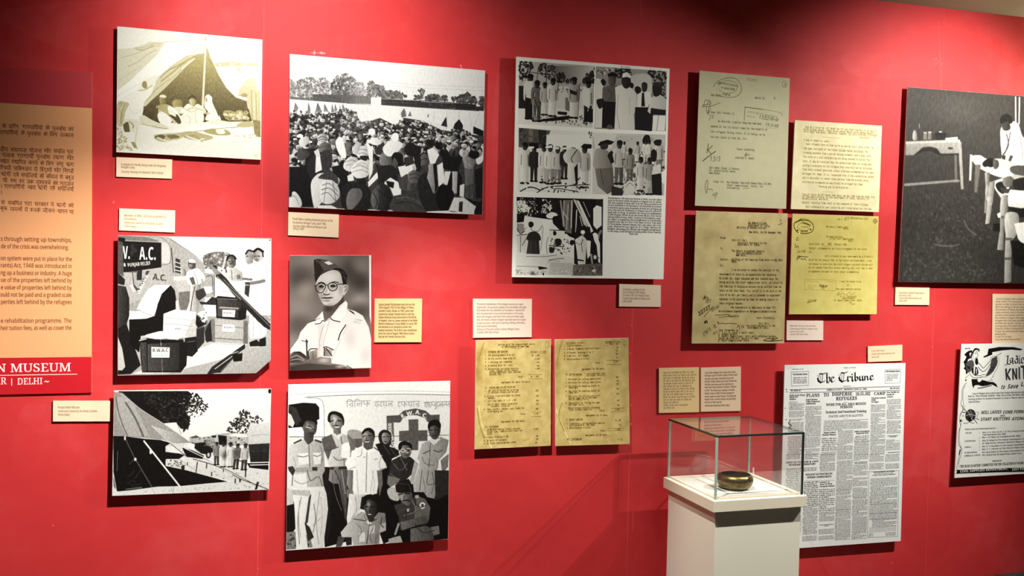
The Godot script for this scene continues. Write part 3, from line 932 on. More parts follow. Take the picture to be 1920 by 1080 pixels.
	m = sheet(800, 602, 215, """P 232>225:90 -6 -4 1012 -1 1008 230 -5 238
B 245 0.6 91 66 149.6 67.4
F 160 8.9 120 175 1 118 32 153 25 206 1 223
F 420 8.9 100 175 36 130 84 104 129 112 174 101 200 133 197 209 40 220
F 480 9.1 75 150 204 125 234 85 280 74 326 100 334 153 312 216 205 216
F 160 8.4 110 165 311 124 357 109 388 149 381 195 312 216
P 110~16 1 208 122 210 122 225 1 223
P 92~14 114 188 296 179 404 178 404 217 281 222 114 226
F 200 8.5 60 125 384 111 411 101 434 119 466 124 458 174 385 184
F 130 7 75 140 466 147 510 141 513 174 466 178
L 70 2.3 464 128 465 178
P 225~6 -1 221 114 221 281 222 281 264 205 292 -1 298
P 228~6 281 222 404 221 405 240 343 233 281 245
P 110>150:90 18 282 28 234 44 261 36 280
P 105>140:90 85 300 92 228 103 264 100 299
P 95>140:90 122 290 138 226 160 272 153 295
P 100>140:90 167 271 171 229 194 270
P 110>140:90 204 276 209 227 222 268
P 95>140:90 220 268 224 226 239 266
P 110>140:90 245 258 249 222 254 258
P 95>140:90 258 258 262 223 278 256
L 130 2.3 281 222 404 222
C 195 2.3 455 102 693 99 1003 87
C 195 2.3 456 119 693 115 1004 105
L 175 1.6 620 120 620 170
L 175 1.6 586 136 589 173
F 50 10.8 80 140 456 125 467 128 464 174 456 175
F 70 10.9 75 140 468 147 511 141 550 143 594 165 590 176 468 178
F 30 8.7 80 130 645 126 665 119 685 128 670 159 663 175 660 152
F 80 11.1 60 120 686 158 734 143 791 150 803 169 686 177
F 30 9.4 70 120 630 158 662 156 694 165 630 176
F 100 12 50 115 827 152 864 145 888 131 921 121 946 139 963 173 832 175
F 40 11.4 55 120 971 145 998 131 997 187 972 181
P 62~10 456 181 551 182 654 180 840 177 840 208 646 214 457 215
P 150 456 184 650 180 650 184 456 188
P 160 662 183 836 180 836 183 662 187
L 110 1.6 457 202 646 196
L 150 1.6 567 188 567 204
L 150 1.6 710 187 711 203
L 150 1.6 771 187 771 203
P 50~10 840 180 955 179 960 209 841 210
P 55~10 955 190 999 187 997 211 956 210
P 70~10 457 209 646 209 972 210 973 215 647 217 457 218
P 226~5 325 226 559 223 552 261 564 299 505 310 326 299
P 222~5 551 222 816 215 997 213 992 342 908 316 810 322 744 287 647 278 560 268
C 175 2.4 800 224 798 323
C 175 2.4 867 224 858 272
C 180 2.4 973 220 941 314
C 185 2.4 919 220 933 298
C 180 2.4 735 225 728 280
P 35>60:90 769 301 796 254 803 307
P 28>45:90 830 325 842 288 866 262 887 293 884 317
P 25 943 294 998 314 998 346 943 330
P 110 558 252 575 224 583 243 587 266 564 275
P 120 595 265 607 237 615 264
P 110 695 259 705 242 703 266
P 70~30 -1 283 70 301 168 287 281 256 335 260 340 313 405 301 452 283 515 310 570 306 578 274 674 284 771 324 1002 342 1002 743 0 752
K 420 7.5 12.7 -1 275 167 275 281 248 339 260 343 313 452 298 515 310 570 275 674 284 771 324 844 304 994 342 995 406 0 418
K 210 13.4 26.9 0 388 206 375 468 359 723 359 725 500 517 496 322 491 1 524
P 22~10 -2 554 49 551 124 547 132 638 118 746 0 751
P 26~8 208 543 284 524 300 608 270 725 239 634
P 30~8 78 459 131 456 155 576 125 601 79 550
S 45~8 87 549 109 503 139 470 154 500 124 593 102 602
S 90>60:0~8 45 468 78 459 101 488 56 521 38 499
S 215>160:0 47 423 63 408 93 409 99 427 71 448 52 449
S 235~6 37 397 52 388 67 395 63 405 41 407
S 205>120:0 138 395 161 380 183 392 187 414 161 424 140 413
C 95 3.8 140 406 161 395 184 401
C 100 3 142 416 165 407 185 411
S 130>70:0~6 140 455 161 427 199 429 207 459 184 472 150 470
C 60 2.3 142 455 169 442 203 442
S 60~6 161 469 207 467 208 543 162 568 147 531
P 225 131 494 150 485 162 561 128 578
P 200 120 472 142 455 154 492 135 501
S 225>170:0~6 106 640 128 593 162 576 231 588 246 626 148 737 122 746
S 70~6 143 600 177 575 231 580 243 626 208 612 162 606
S 230>175:0~4 151 653 170 614 216 612 247 649 247 695 209 727 163 721
C 120 3.8 163 637 201 628 239 664
C 110 3.8 159 660 201 651 243 687
C 120 3.8 159 683 193 674 232 715
C 130 3.1 185 617 171 721
C 110 3.1 216 615 232 715
P 225 141 738 209 735 240 749 141 757
S 232>190:0 1 698 27 674 58 710 58 749 0 751
C 140 3 5 705 28 697 50 741
P 20 -1 652 16 659 13 697 -1 705
S 40~8 262 648 308 615 370 620 409 665 395 751 271 748
S 130>95:0~10 285 693 308 650 355 648 363 690 317 750 290 751
S 35 346 590 377 588 378 627 339 613
S 225>165:0~4 270 524 299 488 338 494 342 528 307 561 273 551
C 130 3.1 280 516 314 503 338 521
C 140 3.1 280 532 307 526 330 541
S 238>185:0~4 307 553 322 522 361 497 396 514 400 556 385 584 339 594 315 576
C 130 3.1 315 545 353 528 396 545
C 135 3.1 315 564 354 551 399 564
C 140 2.3 330 525 369 515 392 533
P 225 288 585 315 568 323 606 292 612
S 225>160:0~4 337 459 356 431 387 433 403 463 384 488 345 490
C 120 3.1 341 451 368 446 399 456
C 120 3.1 345 470 368 465 396 475
S 40 353 482 392 479 384 503 357 497
P 205>150:0 310 445 337 405 360 419 337 482 314 468
S 60 336 371 359 358 369 380 364 408 343 405
S 120 342 374 356 372 360 396 346 401
S 230 394 348 417 339 429 361 406 370
S 235>190:0~4 391 406 430 384 461 410 430 423
S 60~6 430 439 469 421 485 459 438 469
P 225 383 410 419 439 416 563 397 603 400 502
P 240 393 611 439 558 451 581 397 636
P 45~10 439 531 515 512 516 597 448 624
S 130>70:0~6 454 499 485 466 515 473 518 515 463 518
S 228 229 412 260 395 283 485 261 494 237 457
P 120>90:0 279 409 306 415 303 484 283 485
S 60>35:0 406 704 417 649 456 616 487 630 504 692 481 743 426 746
S 120>60:0 408 703 419 652 454 620 480 630 457 686 442 745 422 742
C 40 3.9 421 664 441 702 434 741
C 45 3.9 440 640 461 686 453 745
C 45 3.9 464 627 484 677 477 740
P 235 475 615 516 582 517 613 495 622
S 60>30:0 454 624 477 615 509 652 520 707 495 751 455 748
P 40~8 460 514 539 526 548 596 461 608
S 140>80:0~6 452 484 475 451 507 473 517 511 460 522
S 230>205:0~4 467 436 506 395 546 393 570 415 531 464 491 474
S 235 510 380 525 355 545 358 547 389 518 393
S 25 515 473 534 452 570 462 572 508 543 526 519 504
S 90 519 496 531 480 547 510 532 534
P 235 477 607 508 582 564 611 565 666 525 675 509 637
P 25 485 599 529 605 525 636 497 629
P 230 547 525 619 510 627 537 564 579
P 80~8 548 596 596 562 620 600 597 648 557 635
S 125>70:0~4 600 562 627 539 664 551 670 590 640 603 608 601
C 50 3.2 608 565 639 556 666 570
C 50 3.2 608 585 640 576 668 590
P 110>60:0~6 600 601 632 607 617 648 598 641
S 75~8 522 683 581 669 637 678 694 707 703 751 520 750
C 110 3.2 541 686 605 680 670 708
C 45 3.2 534 714 606 703 687 739
S 45~8 652 591 692 549 724 572 750 673 760 741 703 747 661 677
S 120>70:0~4 660 480 678 452 707 462 714 501 687 518 663 512
C 45 3.2 665 488 687 475 711 489
P 70 671 511 707 505 708 541 660 551
S 35~8 630 466 658 441 667 504 651 544
S 30~6 578 438 609 397 666 433 650 465 610 467
P 60 578 477 626 466 631 505 587 523
P 225 698 431 730 417 763 451 740 500 715 501
P 170>130:0~6 700 573 715 501 744 499 742 650 734 654
P 30 731 500 752 499 758 617 746 642
P 225 752 507 784 489 794 592 762 617
P 26~6 779 450 803 417 861 418 886 460 863 541 785 521
S 120 811 385 827 368 836 407 815 413
S 150 807 374 823 365 834 377 811 384
P 235 816 424 832 416 828 432
P 215 793 536 826 535 807 615 790 608
P 20 826 543 846 542 832 638 807 615
P 190>150:0~6 834 534 863 533 865 645 836 654
P 25 863 525 888 564 881 652 861 661
P 160>110:0~6 886 460 927 450 961 472 945 521 900 515
P 120>95:0~6 900 519 949 517 951 593 905 607
S 45 918 419 943 409 948 449 923 454
P 90 909 603 926 606 923 674 902 667
P 90 930 602 947 601 952 665 936 673
S 25 898 671 932 674 949 689 915 690
S 25 944 685 978 684 982 700 949 701
P 215 876 604 901 595 898 667 875 660
P 30 954 520 999 502 998 663 965 672
S 225 960 416 997 398 998 470 965 488
C 160 4.1 899 475 937 505
S 22~5 750 657 774 609 815 611 844 645 841 685 817 738 768 736
P 215>200:0~10 845 669 898 667 966 712 958 753 817 738
P 50 874 692 894 687 891 743 871 740
S 25 966 712 998 679 1000 751 958 753
P 225 703 747 817 738 842 751 703 755
K 30 17.5 20.7 705 360 909 348 976 367 976 407 910 411 714 407
B 190 0.35 378 142 139.5 229.2
B 190 0.3 349 297 123.8 122.6""", 9, 0, 66, Color8(13, 12, 12), Color8(108, 107, 106), Color8(218, 219, 217), 0.8)
	o = hang("photo_print", "wide black and white photograph of a turbaned crowd before tents and a train", "photograph", "mounted photographs", p, 0.025, 0.005, Color8(224, 220, 210))
	show_print("print", o, p, uv, 0.025, m)
	p = PackedVector2Array([Vector2(0.3652, 1.6963), Vector2(0.5604, 1.6924), Vector2(0.56, 1.6014), Vector2(0.3649, 1.6061)])
	uv = PackedVector2Array([Vector2(-0, -0), Vector2(1, -0), Vector2(1, 1), Vector2(-0, 1)])
	m = sheet(330, 153, 240, """W sans 80.4 153.2 66.8 800.1 70 0 0 Pandit Nehru meeting displaced persons at the
W sans 81.6 224 66.8 668.2 70 0 0 Kurukshetra Refugee Camp, April 1948,
W sans 82.7 294.7 66.9 668.3 70 0.2 0 Courtesy: Nehru Memorial Museum and
W sans 83.5 345.9 66.9 225.4 70 0.2 0 Library, Delhi""", 0, 0, 73, Color8(45, 35, 28), Color8(150, 126, 98), Color8(246, 222, 190), 0)
	o = hang("caption_card", "cream caption card under the lower left corner of the crowd photograph", "caption card", "caption cards", p, 0.006, 0.0057, Color8(214, 190, 156))
	show_print("print", o, p, uv, 0.006, m)
	p = PackedVector2Array([Vector2(0.3702, 1.5282), Vector2(0.6869, 1.5347), Vector2(0.6937, 1.0857), Vector2(0.3768, 1.0812)])
	uv = PackedVector2Array([Vector2(-0, 0), Vector2(1, 0), Vector2(1, 1), Vector2(0, 1)])
	m = sheet(480, 679, 110, """P 110>125:90~6 -9 -7 1008 -5 1001 1417 1 1423
B 170 0.55 370 28 368.1 185.8
B 60 0.6 102 269 224.2 199.2
B 150 0.5 129 626 280.9 228.3
B 60 0.6 740 202 172.5 201.8
B 55 0.75 870 333 202.4 173.5
B 165 0.6 856 564 173.5 130.3
B 60 0.6 855 709 202.5 173.8
B 75 0.6 114 854 224.7 185.7
B 165 0.5 200 413 168.9 171.3
B 150 0.4 30 1080 168.1 171.3
B 140 0.5 856 116 173.3 129.9
P 232 974 -5 1008 -5 1001 871 980 754
S 40>30:0 519 172 611 158 676 201 700 259 690 360 654 352 626 287
F 30 17.2 30 95 569 172 683 202 697 331 640 273
P 60>45:0 293 228 341 228 327 314 310 331
S 205>185:0 324 317 369 243 455 193 540 179 611 215 640 316 654 417 640 518 568 596 497 624 426 616 369 543 334 443 315 371
B 232 0.75 497 265 156.6 100.4
B 105 0.65 334 414 53.8 128.8
B 120 0.55 369 529 62.4 100.3
B 135 0.5 482 617 128.2 48.9
B 225 0.5 568 488 71.4 86.3
B 228 0.55 468 415 31.3 86.1
B 150 0.5 618 417 40.1 115.1
B 120 0.5 412 486 56.8 28.7
S 200>150:0 654 374 683 360 714 375 712 418 683 475 651 489
C 90 7.2 661 396 690 382 694 410 671 446
C 150 5.8 697 389 697 439
P 62>85:90~4 293 54 324 42 370 42 469 60 540 100 604 144 512 165 426 207 355 257 315 325 299 199 290 99
S 50>40:90 293 54 334 78 384 128 412 171 355 257 315 321 299 199
C 130 4.3 316 56 370 100 415 171 512 157 597 141
P 95~4 370 45 469 64 540 103 597 141 419 171 384 114
P 240 415 83 472 68 529 103 469 117
C 40 4.3 315 325 369 245 455 197 540 169
C 25 11.4 348 343 383 329 426 350
C 25 11.4 483 344 540 327 590 337
S 35 348 378 383 360 419 376 397 397 362 394
S 40 490 372 526 358 568 376 540 393 500 390
E 200 405 372 7.1 5.7
E 205 557 367 8.6 5.7
B 70 0.45 383 400 56.7 43
B 90 0.35 518 394 62.7 34.5
C 30 10 315 378 321 421 355 457 390 455 419 422 433 372 398 346 348 350 315 378
C 30 10 466 387 483 423 518 437 561 423 577 381 554 347 504 338 471 358 466 387
C 30 10 432 368 449 361 467 368
C 40 10 577 359 626 354 666 357
C 45 8.5 298 378 315 371
C 120 5.7 454 372 449 437 426 458
S 75 404 461 433 478 468 476 488 467 480 484 440 492 412 481
S 95 380 522 426 512 457 516 490 513 528 522 497 533 454 536 411 532
C 45 5.7 380 520 433 524 468 523 528 522
B 90 0.55 447 559 68.3 23
B 220 0.4 440 587 42.7 20.1
S 110>70:0 411 616 497 628 582 589 651 518 654 576 611 633 539 718 439 803 411 788 404 687
B 45 0.7 468 659 85.4 57.5
P 222~6 397 687 411 788 425 817 511 746 611 618 683 562 704 591 697 663 798 693 896 753 971 900 1001 1046 1003 1410 740 1409 653 1363 496 1337 368 1276 226 1279 198 1271 43 1181 1 1208 8 1151 100 1025 128 940 213 841 298 800
P 235 397 687 368 773 298 829 305 858 383 816 418 817
P 240 504 761 611 662 683 565 704 594 700 663 683 720 611 823 568 817 525 801
C 60 10 305 846 368 837 397 802 418 817
C 40 11.5 489 768 525 801 611 823
C 130 5.7 418 817 482 789 504 768
P 205 340 858 411 845 403 1262 332 1260
C 150 5.7 414 860 368 1002 346 1261
C 140 4.3 482 803 425 1004 403 1133
C 45 13 682 865 632 936 611 979 589 1051
C 100 7.2 711 678 798 737
P 40 723 675 783 708 786 734 747 707
C 120 7.1 241 821 368 773
C 45 8.5 248 816 312 800
C 150 5.8 798 795 884 811 783 823
C 160 5.8 783 838 870 847
C 30 17.1 198 1042 205 1128 212 1228 226 1272
C 60 8.5 142 1047 198 1063
P 70~8 191 1027 219 1056 226 1171 240 1286 198 1285
P 228 212 1071 340 1117 332 1160 247 1165 212 1200
C 25 11.4 212 1192 247 1157 290 1151 332 1157
P 150>110:90 233 1186 332 1160 332 1260 268 1294 240 1272
C 60 5.7 276 1187 283 1280
P 232 411 1090 539 1114 532 1165 439 1126
C 20 11.4 408 1140 439 1131 482 1149 532 1172
P 120>165:0 410 1147 517 1172 503 1258 417 1248
C 45 12.9 439 1148 482 1207 510 1243
C 40 11.4 418 1147 413 1241
E 235 522 1140 15.7 18.7
E 170 371 1110 7.1 8.6
B 180 0.5 740 1040 129.7 217.2
B 190 0.6 928 1247 116.2 174.6
C 170 5.8 625 1037 553 1180 503 1323
C 175 5.8 711 865 654 980
P 75>95:0~8 1 1251 50 1181 128 1183 198 1242 198 1307 127 1326 1 1322
P 45>60:0 50 1184 113 1180 177 1220 205 1271 170 1263 99 1211
C 150 11.3 8 1258 85 1232 170 1284
C 140 11.3 8 1287 99 1275 177 1306
C 30 5.7 8 1277 99 1254
C 35 5.7 8 1301 113 1297
P 85>150:0~6 1 1344 198 1307 368 1254 503 1272 503 1359 367 1362 653 1363 696 1393 696 1415 1 1417
B 200 0.6 410 1298 99.6 49
P 60>90:0 1 1365 226 1329 453 1357 624 1369 696 1401 682 1418 1 1420
B 190 0.7 610 1384 86.1 28.9
C 25 8.7 696 1372 754 1410""", 5, 0, 80, Color8(20, 15, 13), Color8(120, 111, 105), Color8(228, 225, 220), 0.8)
	o = hang("photo_print", "portrait photograph of a young man in round glasses and a side cap", "photograph", "mounted photographs", p, 0.025, 0.005, Color8(224, 220, 210))
	show_print("print", o, p, uv, 0.025, m)
	p = PackedVector2Array([Vector2(0.7067, 1.3619), Vector2(0.9003, 1.3629), Vector2(0.9005, 1.1861), Vector2(0.7072, 1.187)])
	uv = PackedVector2Array([Vector2(-0, 0), Vector2(1, 0), Vector2(1, 1), Vector2(0, 1)])
	m = sheet(340, 309, 240, """W sansbold 86 141 63.1 759.7 60 0 0 James Joseph Puthucheary was born on the
W sansbold 86.8 204.1 63.1 748.3 60 0 0 20th August 1922 in the village of Aluva,
W sansbold 81.8 273 63.1 742.7 60 0 0 outside Cochin, Kerala. In 1943, James was
W sansbold 82.7 341.9 63.2 754.5 60 0 0 inspired by Subash Chandra Bose to join the
W sansbold 83.5 408 63.2 801.1 60 0 0 Indian National Army and served in the Battle
W sansbold 84.4 476.9 63.2 824.6 60 0 0 of Imphal. Later on, James enlisted in the Relief
W sansbold 82.3 543.1 63.3 824.8 60 0 0 Welfare Ambulance Corps (RWAC) in early 1947
W sansbold 83.2 609.2 63.3 697.2 60 0 0 and worked as an ambulance driver and
W sansbold 81.1 678.3 63.3 813.6 60 0 0 medical assistant. The R.W.A.C was established
W sansbold 82 747.4 63.4 761.5 60 0 0 after the riots of August 1946 (Direct Action
W sansbold 82.8 813.7 63.4 575.6 60 0 0 Day) by the Friends Services Unit.""", 0, 0, 87, Color8(45, 33, 20), Color8(150, 120, 80), Color8(246, 208, 150), 0)
	o = hang("caption_card", "amber caption card with eleven lines right of the portrait of the man in glasses", "caption card", "caption cards", p, 0.006, 0.0057, Color8(214, 190, 156))
	show_print("print", o, p, uv, 0.006, m)
	p = PackedVector2Array([Vector2(0.371, 1.0275), Vector2(1.0188, 1.0289), Vector2(1.0216, 0.3777), Vector2(0.3701, 0.3767)])
	uv = PackedVector2Array([Vector2(0, -0), Vector2(1, -0), Vector2(1, 1), Vector2(-0, 1)])
	m = sheet(660, 661, 222, """P 235>240:90 1 -1 1000 -1 999 86 2 85
C 60 3 2 88 117 78 370 72 682 75 1000 88
C 180 4 2 62 268 52 681 55 1000 70
P 218~4 2 90 370 75 1000 89 999 564 6 658
S 240 2 90 117 81 187 90 213 137 216 322 211 332 5 283
C 140 4 117 83 182 90 211 137 217 327
P 18 3 121 88 111 163 117 184 141 186 213 169 220 100 256 4 261
P 205 3 169 51 204 30 259 4 242
P 60~6 3 121 48 142 79 215 50 254 19 182
C 60 3 11 314 271 324 601 334 996 341
S 150 357 296 403 285 450 310 446 372 374 369
P 95 373 343 445 341 451 403 379 390
D 347.8 110.2 35.1 147.2 150 0 রিলিফ
D 519.9 117.1 33.3 116.4 150 0 ওযেল
D 665.4 122.3 33.5 141.3 150 0 ফেযার
D 833.2 129.1 33.8 167.1 140 0 এ্যাম্বুলেন্স
P 88 597 206 673 205 704 178 778 166 843 182 875 210 934 209 935 264 856 253 843 230 789 209 736 207 699 225 684 251 598 248
P 105 598 242 642 244 649 401 687 455 666 454 601 347
P 96 735 234 798 234 799 304 857 304 858 373 800 371 799 428 745 426 739 371 678 367 677 304 738 302
W sansbold 692.1 224.7 31.5 27.5 240 0 -24 R.
W sansbold 723.6 208.9 33.6 46.7 240 0 -8 W.
W sansbold 776.5 200.1 33.7 36.2 240 0 8 A.
W sansbold 819.4 216.2 33.8 34.2 240 0 26 C.
W sansbold 608.3 253.2 25.1 67.1 235 0 87 DISC
W sansbold 615.6 324.5 25.1 84 235 0 74 IPLIN
P 20 -3 728 46 706 58 864 39 893 -1 890
P 130~14 -1 890 58 889 159 932 160 993 1 997
F 30 12 30 170 4 901 159 932 160 993 5 992
P 190 3 617 38 660 41 721 2 729
P 16 213 526 376 534 382 968 230 998 217 772
P 14 519 396 624 463 627 693 694 969 589 1003 524 812
P 12 627 682 999 564 999 1000 631 1006
P 30 193 505 254 508 269 878 240 978
P 205>150:0~6 256 308 291 294 348 316 399 349 405 401 370 441 366 513 254 518 235 466 211 362
P 95~6 201 331 261 308 292 386 262 405 243 466 212 393
C 80 4.1 317 325 333 408 340 501
C 60 4.1 237 404 272 398 303 387
P 225 323 372 369 364 374 410 360 466 319 449
E 245 352 387 22.5 24.8
P 110 353 311 404 355 405 422 385 411
P 205 271 308 302 345 324 310 296 294
P 50 254 508 360 508 361 525 254 524
E 120 292 516 16.3 9.3
P 140>80:0~6 252 523 358 525 363 678 355 853 306 613 275 611 247 589
C 60 5.1 284 530 321 624 349 832
C 165 4.1 325 532 349 677
S 150>105:0 244 189 269 175 320 184 333 233 321 269 296 286 266 274 248 241
P 130>90:0 271 267 316 264 317 305 292 314 271 298
B 200 0.6 282 227 22.3 39.1
C 30 6.1 255 229 272 223
C 30 6.1 295 226 316 229
C 60 4.1 288 230 285 252 295 255
C 230 5.1 281 264 296 267 307 263
C 50 4.1 270 258 293 257 311 259
S 22 236 222 244 179 279 168 320 187 336 223 331 259 321 218 280 188 254 195 252 236
P 200>150:0~6 17 365 81 337 121 330 171 340 206 352 217 404 224 527 209 557 220 629 15 628 34 568 48 508 4 491 7 384
P 60 31 353 81 329 83 339 41 357
P 60 161 334 206 350 201 360 161 344
P 220 96 332 121 374 156 340 130 323
C 90 4 126 369 133 502
P 215 62 417 122 415 128 481 65 489
P 205 152 416 200 418 198 485 158 488
C 90 4 62 432 92 439 122 432
C 90 4 154 431 177 439 200 429
P 155 48 503 218 504 219 532 49 530
P 60 148 503 178 504 178 527 148 525
P 215 24 547 113 537 120 634 15 626
C 70 4 34 548 30 609
C 100 5 118 522 139 584 189 566 220 660
P 60 4 496 33 492 48 518 34 553 9 516
P 228>190:0~6 35 624 220 624 236 671 247 764 220 1003 160 1003 128 869 141 706 108 867 130 996 60 1001 47 762
P 175 25 634 140 645 140 681 36 665
P 70 130 685 145 666 127 838 108 857
C 130 5 85 683 67 814 79 967
C 150 5.1 195 658 177 831 194 975
C 150 4.1 217 803 158 860
P 50 107 837 138 869 164 932 129 955
S 105>70:0 81 225 109 211 159 219 173 259 160 304 130 315 100 292 85 261
P 90>60:0 95 286 155 294 151 345 121 369 96 332
B 165 0.5 140 263 24 36.7
S 20 74 230 94 203 134 196 169 216 173 248 149 227 109 221 92 246 85 261
C 225 3 105 258 135 265 165 264
C 30 4 120 252 135 257 150 270 165 258
C 40 4 125 296 142 298 155 296
P 240>210:0~5 345 491 375 421 446 387 519 401 576 440 604 530 562 543 557 585 543 688 481 690 398 669 395 535 361 528
P 240 425 392 457 419 478 446 519 416 508 400 477 409
C 110 4.1 477 425 476 674
C 110 4.1 406 468 437 465 468 454
C 120 4.2 525 474 545 470
P 225 406 463 462 458 458 528 407 525
C 140 4.1 376 524 407 515
C 140 4.2 557 538 598 529
C 170 4.2 520 541 502 686
P 150>100:0 361 528 395 535 393 649 373 658 357 616
P 110 541 542 573 544 579 627 559 710
S 120 357 657 388 648 401 690 384 720 363 698
P 225>170:0~5 373 678 481 690 461 745 421 815 365 864 360 832
P 40 450 703 481 695 482 788 441 775
S 130>90:0 445 310 476 288 517 302 523 344 513 375 487 389 461 378 445 346
P 90 456 372 518 364 513 406 477 415 456 393
B 185 0.55 466 336 22.8 37.3
S 22 445 305 465 281 496 278 522 302 524 344 507 312 476 295 450 315
C 30 5.2 453 329 471 325
C 30 5.2 484 324 505 326
C 45 4.1 476 334 470 350 482 354
C 220 4.1 466 362 482 364 492 360
C 40 3.1 462 358 480 357 497 358
S 40 549 319 580 292 622 311 628 369 602 410 560 376
S 150>95:0 570 320 595 310 622 332 617 363 591 383 572 361
C 30 4.2 578 336 591 334
C 30 4.2 601 332 616 337
C 40 4.2 585 365 602 368
P 32~8 529 380 570 372 623 400 676 423 676 455 634 474 625 546 582 482
C 95 4.2 581 388 624 452
C 85 4.2 623 410 666 465
P 60>40:0~8 635 484 687 460 750 468 788 502 784 554 731 604 689 633 637 630 605 608
C 110 5.3 687 465 730 551
C 120 4.2 645 505 688 549 730 509
C 110 4.2 625 567 668 601
P 120~6 610 577 689 602 668 632 626 651 605 629
S 175 606 671 637 651 679 675 680 737 627 724
S 125>85:0 681 392 717 378 755 395 756 437 740 468 713 475 687 450
S 18 674 413 680 379 717 368 756 390 758 427 739 400 702 393 686 424
C 215 4.2 686 429 710 437 714 425 702 416 686 424
C 215 4.2 720 425 729 441 750 437 750 418 729 415
C 40 4.2 716 456 738 455
P 175>125:0~6 793 481 824 387 877 368 942 350 996 373 981 447 933 498 928 550 805 539 809 503
C 80 4.3 878 389 869 537
P 160 835 430 873 437 873 479 830 472
P 150 905 433 954 440 943 482 900 475
C 60 4.3 830 451 857 441 876 432
C 60 4.3 900 433 932 445 954 435
P 195 867 368 899 401 942 365 920 354
P 165 777 491 804 513 769 637 747 626
P 120 944 498 997 458 993 543 956 584
P 180>140:0~6 805 539 923 550 924 656 909 740 861 727 839 694 775 690 769 637
C 90 4.3 826 556 812 682
C 90 4.3 869 558 860 642 908 645
C 90 4.3 918 571 913 634
P 50 907 560 993 564 1001 713 915 751
S 100>55:0 863 283 897 268 939 284 936 333 915 364 888 358 868 326
S 18 859 283 870 250 913 240 941 265 939 296 903 276 876 284 868 304
B 140 0.4 889 311 19.4 31.8
C 25 5.3 874 307 892 303
C 25 5.3 903 304 925 309
C 30 4.3 888 339 911 340
P 70~8 649 767 691 754 796 713 850 737 883 802 863 896 756 905 693 927 682 842
P 105~6 796 713 845 736 883 791 873 875 820 893 777 859
C 140 4.2 754 721 787 807 713 834
C 40 4.2 734 782 724 855
P 165 780 712 805 708 809 726 788 733
E 215 831 778 19.3 21.1
E 60 831 776 8.6 9.5
P 120>75:0~6 693 874 777 859 852 842 874 886 799 902 704 927
P 115>80:0~8 757 920 852 906 906 930 908 1005 758 1005
P 120 885 918 939 911 945 965 907 973
C 150 14.7 682 884 662 946
P 165 620 974 652 966 694 958 710 1001 621 1005
S 145>85:0 674 685 711 666 759 689 763 742 739 772 707 755 680 716
P 35>22:0 656 642 679 622 742 604 758 637 764 690 690 691 664 684
C 90 3.2 679 633 737 641 759 689
C 25 6.3 680 701 703 697
C 25 6.3 720 696 748 699
C 25 7.4 707 741 728 738 752 744
B 190 0.4 706 718 21.2 31.5
C 60 4.2 713 710 712 729
C 215 5.3 734 793 739 809 746 794
P 190>120:0~6 325 912 365 864 411 815 451 792 483 809 514 852 555 803 597 811 603 869 567 918 563 1001 403 998 392 948 331 944
C 60 4.2 504 862 485 996
P 200 438 925 474 922 475 980 439 982
P 185 499 888 536 885 531 931 497 940
C 50 4.1 401 835 463 849 504 862
C 50 4.1 462 818 494 862 545 844
P 210 452 799 473 850 504 852 515 873 489 872
P 80 310 932 351 950 331 1000 296 1001
P 40 351 945 392 948 393 994 362 997
P 165 567 877 603 869 604 921 562 934
P 120 562 934 548 1000 532 999 536 947
S 90>40:0 463 735 492 721 534 734 545 782 530 822 504 841 478 809 466 772
P 55 478 809 529 812 530 853 499 862
S 16 459 745 466 699 512 690 544 719 550 766 528 734 487 721 470 756
B 165 0.5 492 768 18.7 45.7
C 20 6.2 472 765 490 763
C 20 6.2 508 764 529 768
C 35 4.2 501 769 497 794 509 797
C 215 5.2 491 812 509 815
C 150 4 33 436 48 478 43 503
C 120 4.1 196 382 207 434 201 495
C 165 5 76 702 72 814 84 927
C 175 6.1 201 689 212 802 204 935
C 110 4.1 161 728 172 820 158 901
C 140 4 44 579 84 601 134 589
C 90 4.1 273 447 304 469 355 461
C 95 4.1 369 369 380 410 375 452
C 100 5.1 269 549 286 663 328 779
C 175 5.2 417 536 423 619 429 682
C 180 5.2 510 541 527 625 522 676
C 150 4.1 446 403 442 444 416 453
C 165 5.2 571 450 556 501 562 533
C 150 5.2 409 701 420 774 390 834
C 60 5.3 698 508 678 559 689 612
C 55 5.3 740 489 762 532 736 594
C 105 4.3 825 472 847 515 901 528
C 95 4.3 891 570 903 644 887 707
C 120 4.3 832 599 849 684 844 705
C 55 5.3 776 753 819 788 851 779
C 60 5.3 713 802 734 835 724 855
C 50 5.3 788 891 832 947 907 941
C 130 5.2 422 867 453 911 433 951
C 110 5.2 525 895 505 945 516 988
C 70 5.2 577 836 572 877 588 899
B 200 0.45 117 246 16 22.4
B 205 0.5 275 216 16.2 22.6
B 190 0.45 468 316 20.7 18.7
B 60 0.4 513 343 18.7 31.2
B 180 0.45 582 325 14.6 18.8
B 170 0.45 709 409 16.9 16.8
B 50 0.4 745 437 17 31.5
B 150 0.4 889 295 15.1 14.8
B 50 0.45 928 317 15.1 31.8
B 190 0.45 494 747 18.7 22.8
B 45 0.5 534 781 16.7 41.6
B 190 0.4 696 709 16.9 16.8
B 60 0.4 749 736 17 31.5
B 60 0.35 165 279 12.1 30.7
B 70 0.35 323 233 12.2 30.9""", 8, 0, 94, Color8(13, 11, 10), Color8(112, 109, 105), Color8(224, 225, 221), 0.8)
	o = hang("photo_print", "black and white photograph of eight uniformed men in front of an ambulance", "photograph", "mounted photographs", p, 0.025, 0.005, Color8(224, 220, 210))
	show_print("print", o, p, uv, 0.025, m)
	p = PackedVector2Array([Vector2(1.2731, 2.3616), Vector2(1.9702, 2.3644), Vector2(1.9656, 1.4538), Vector2(1.2731, 1.4546)])
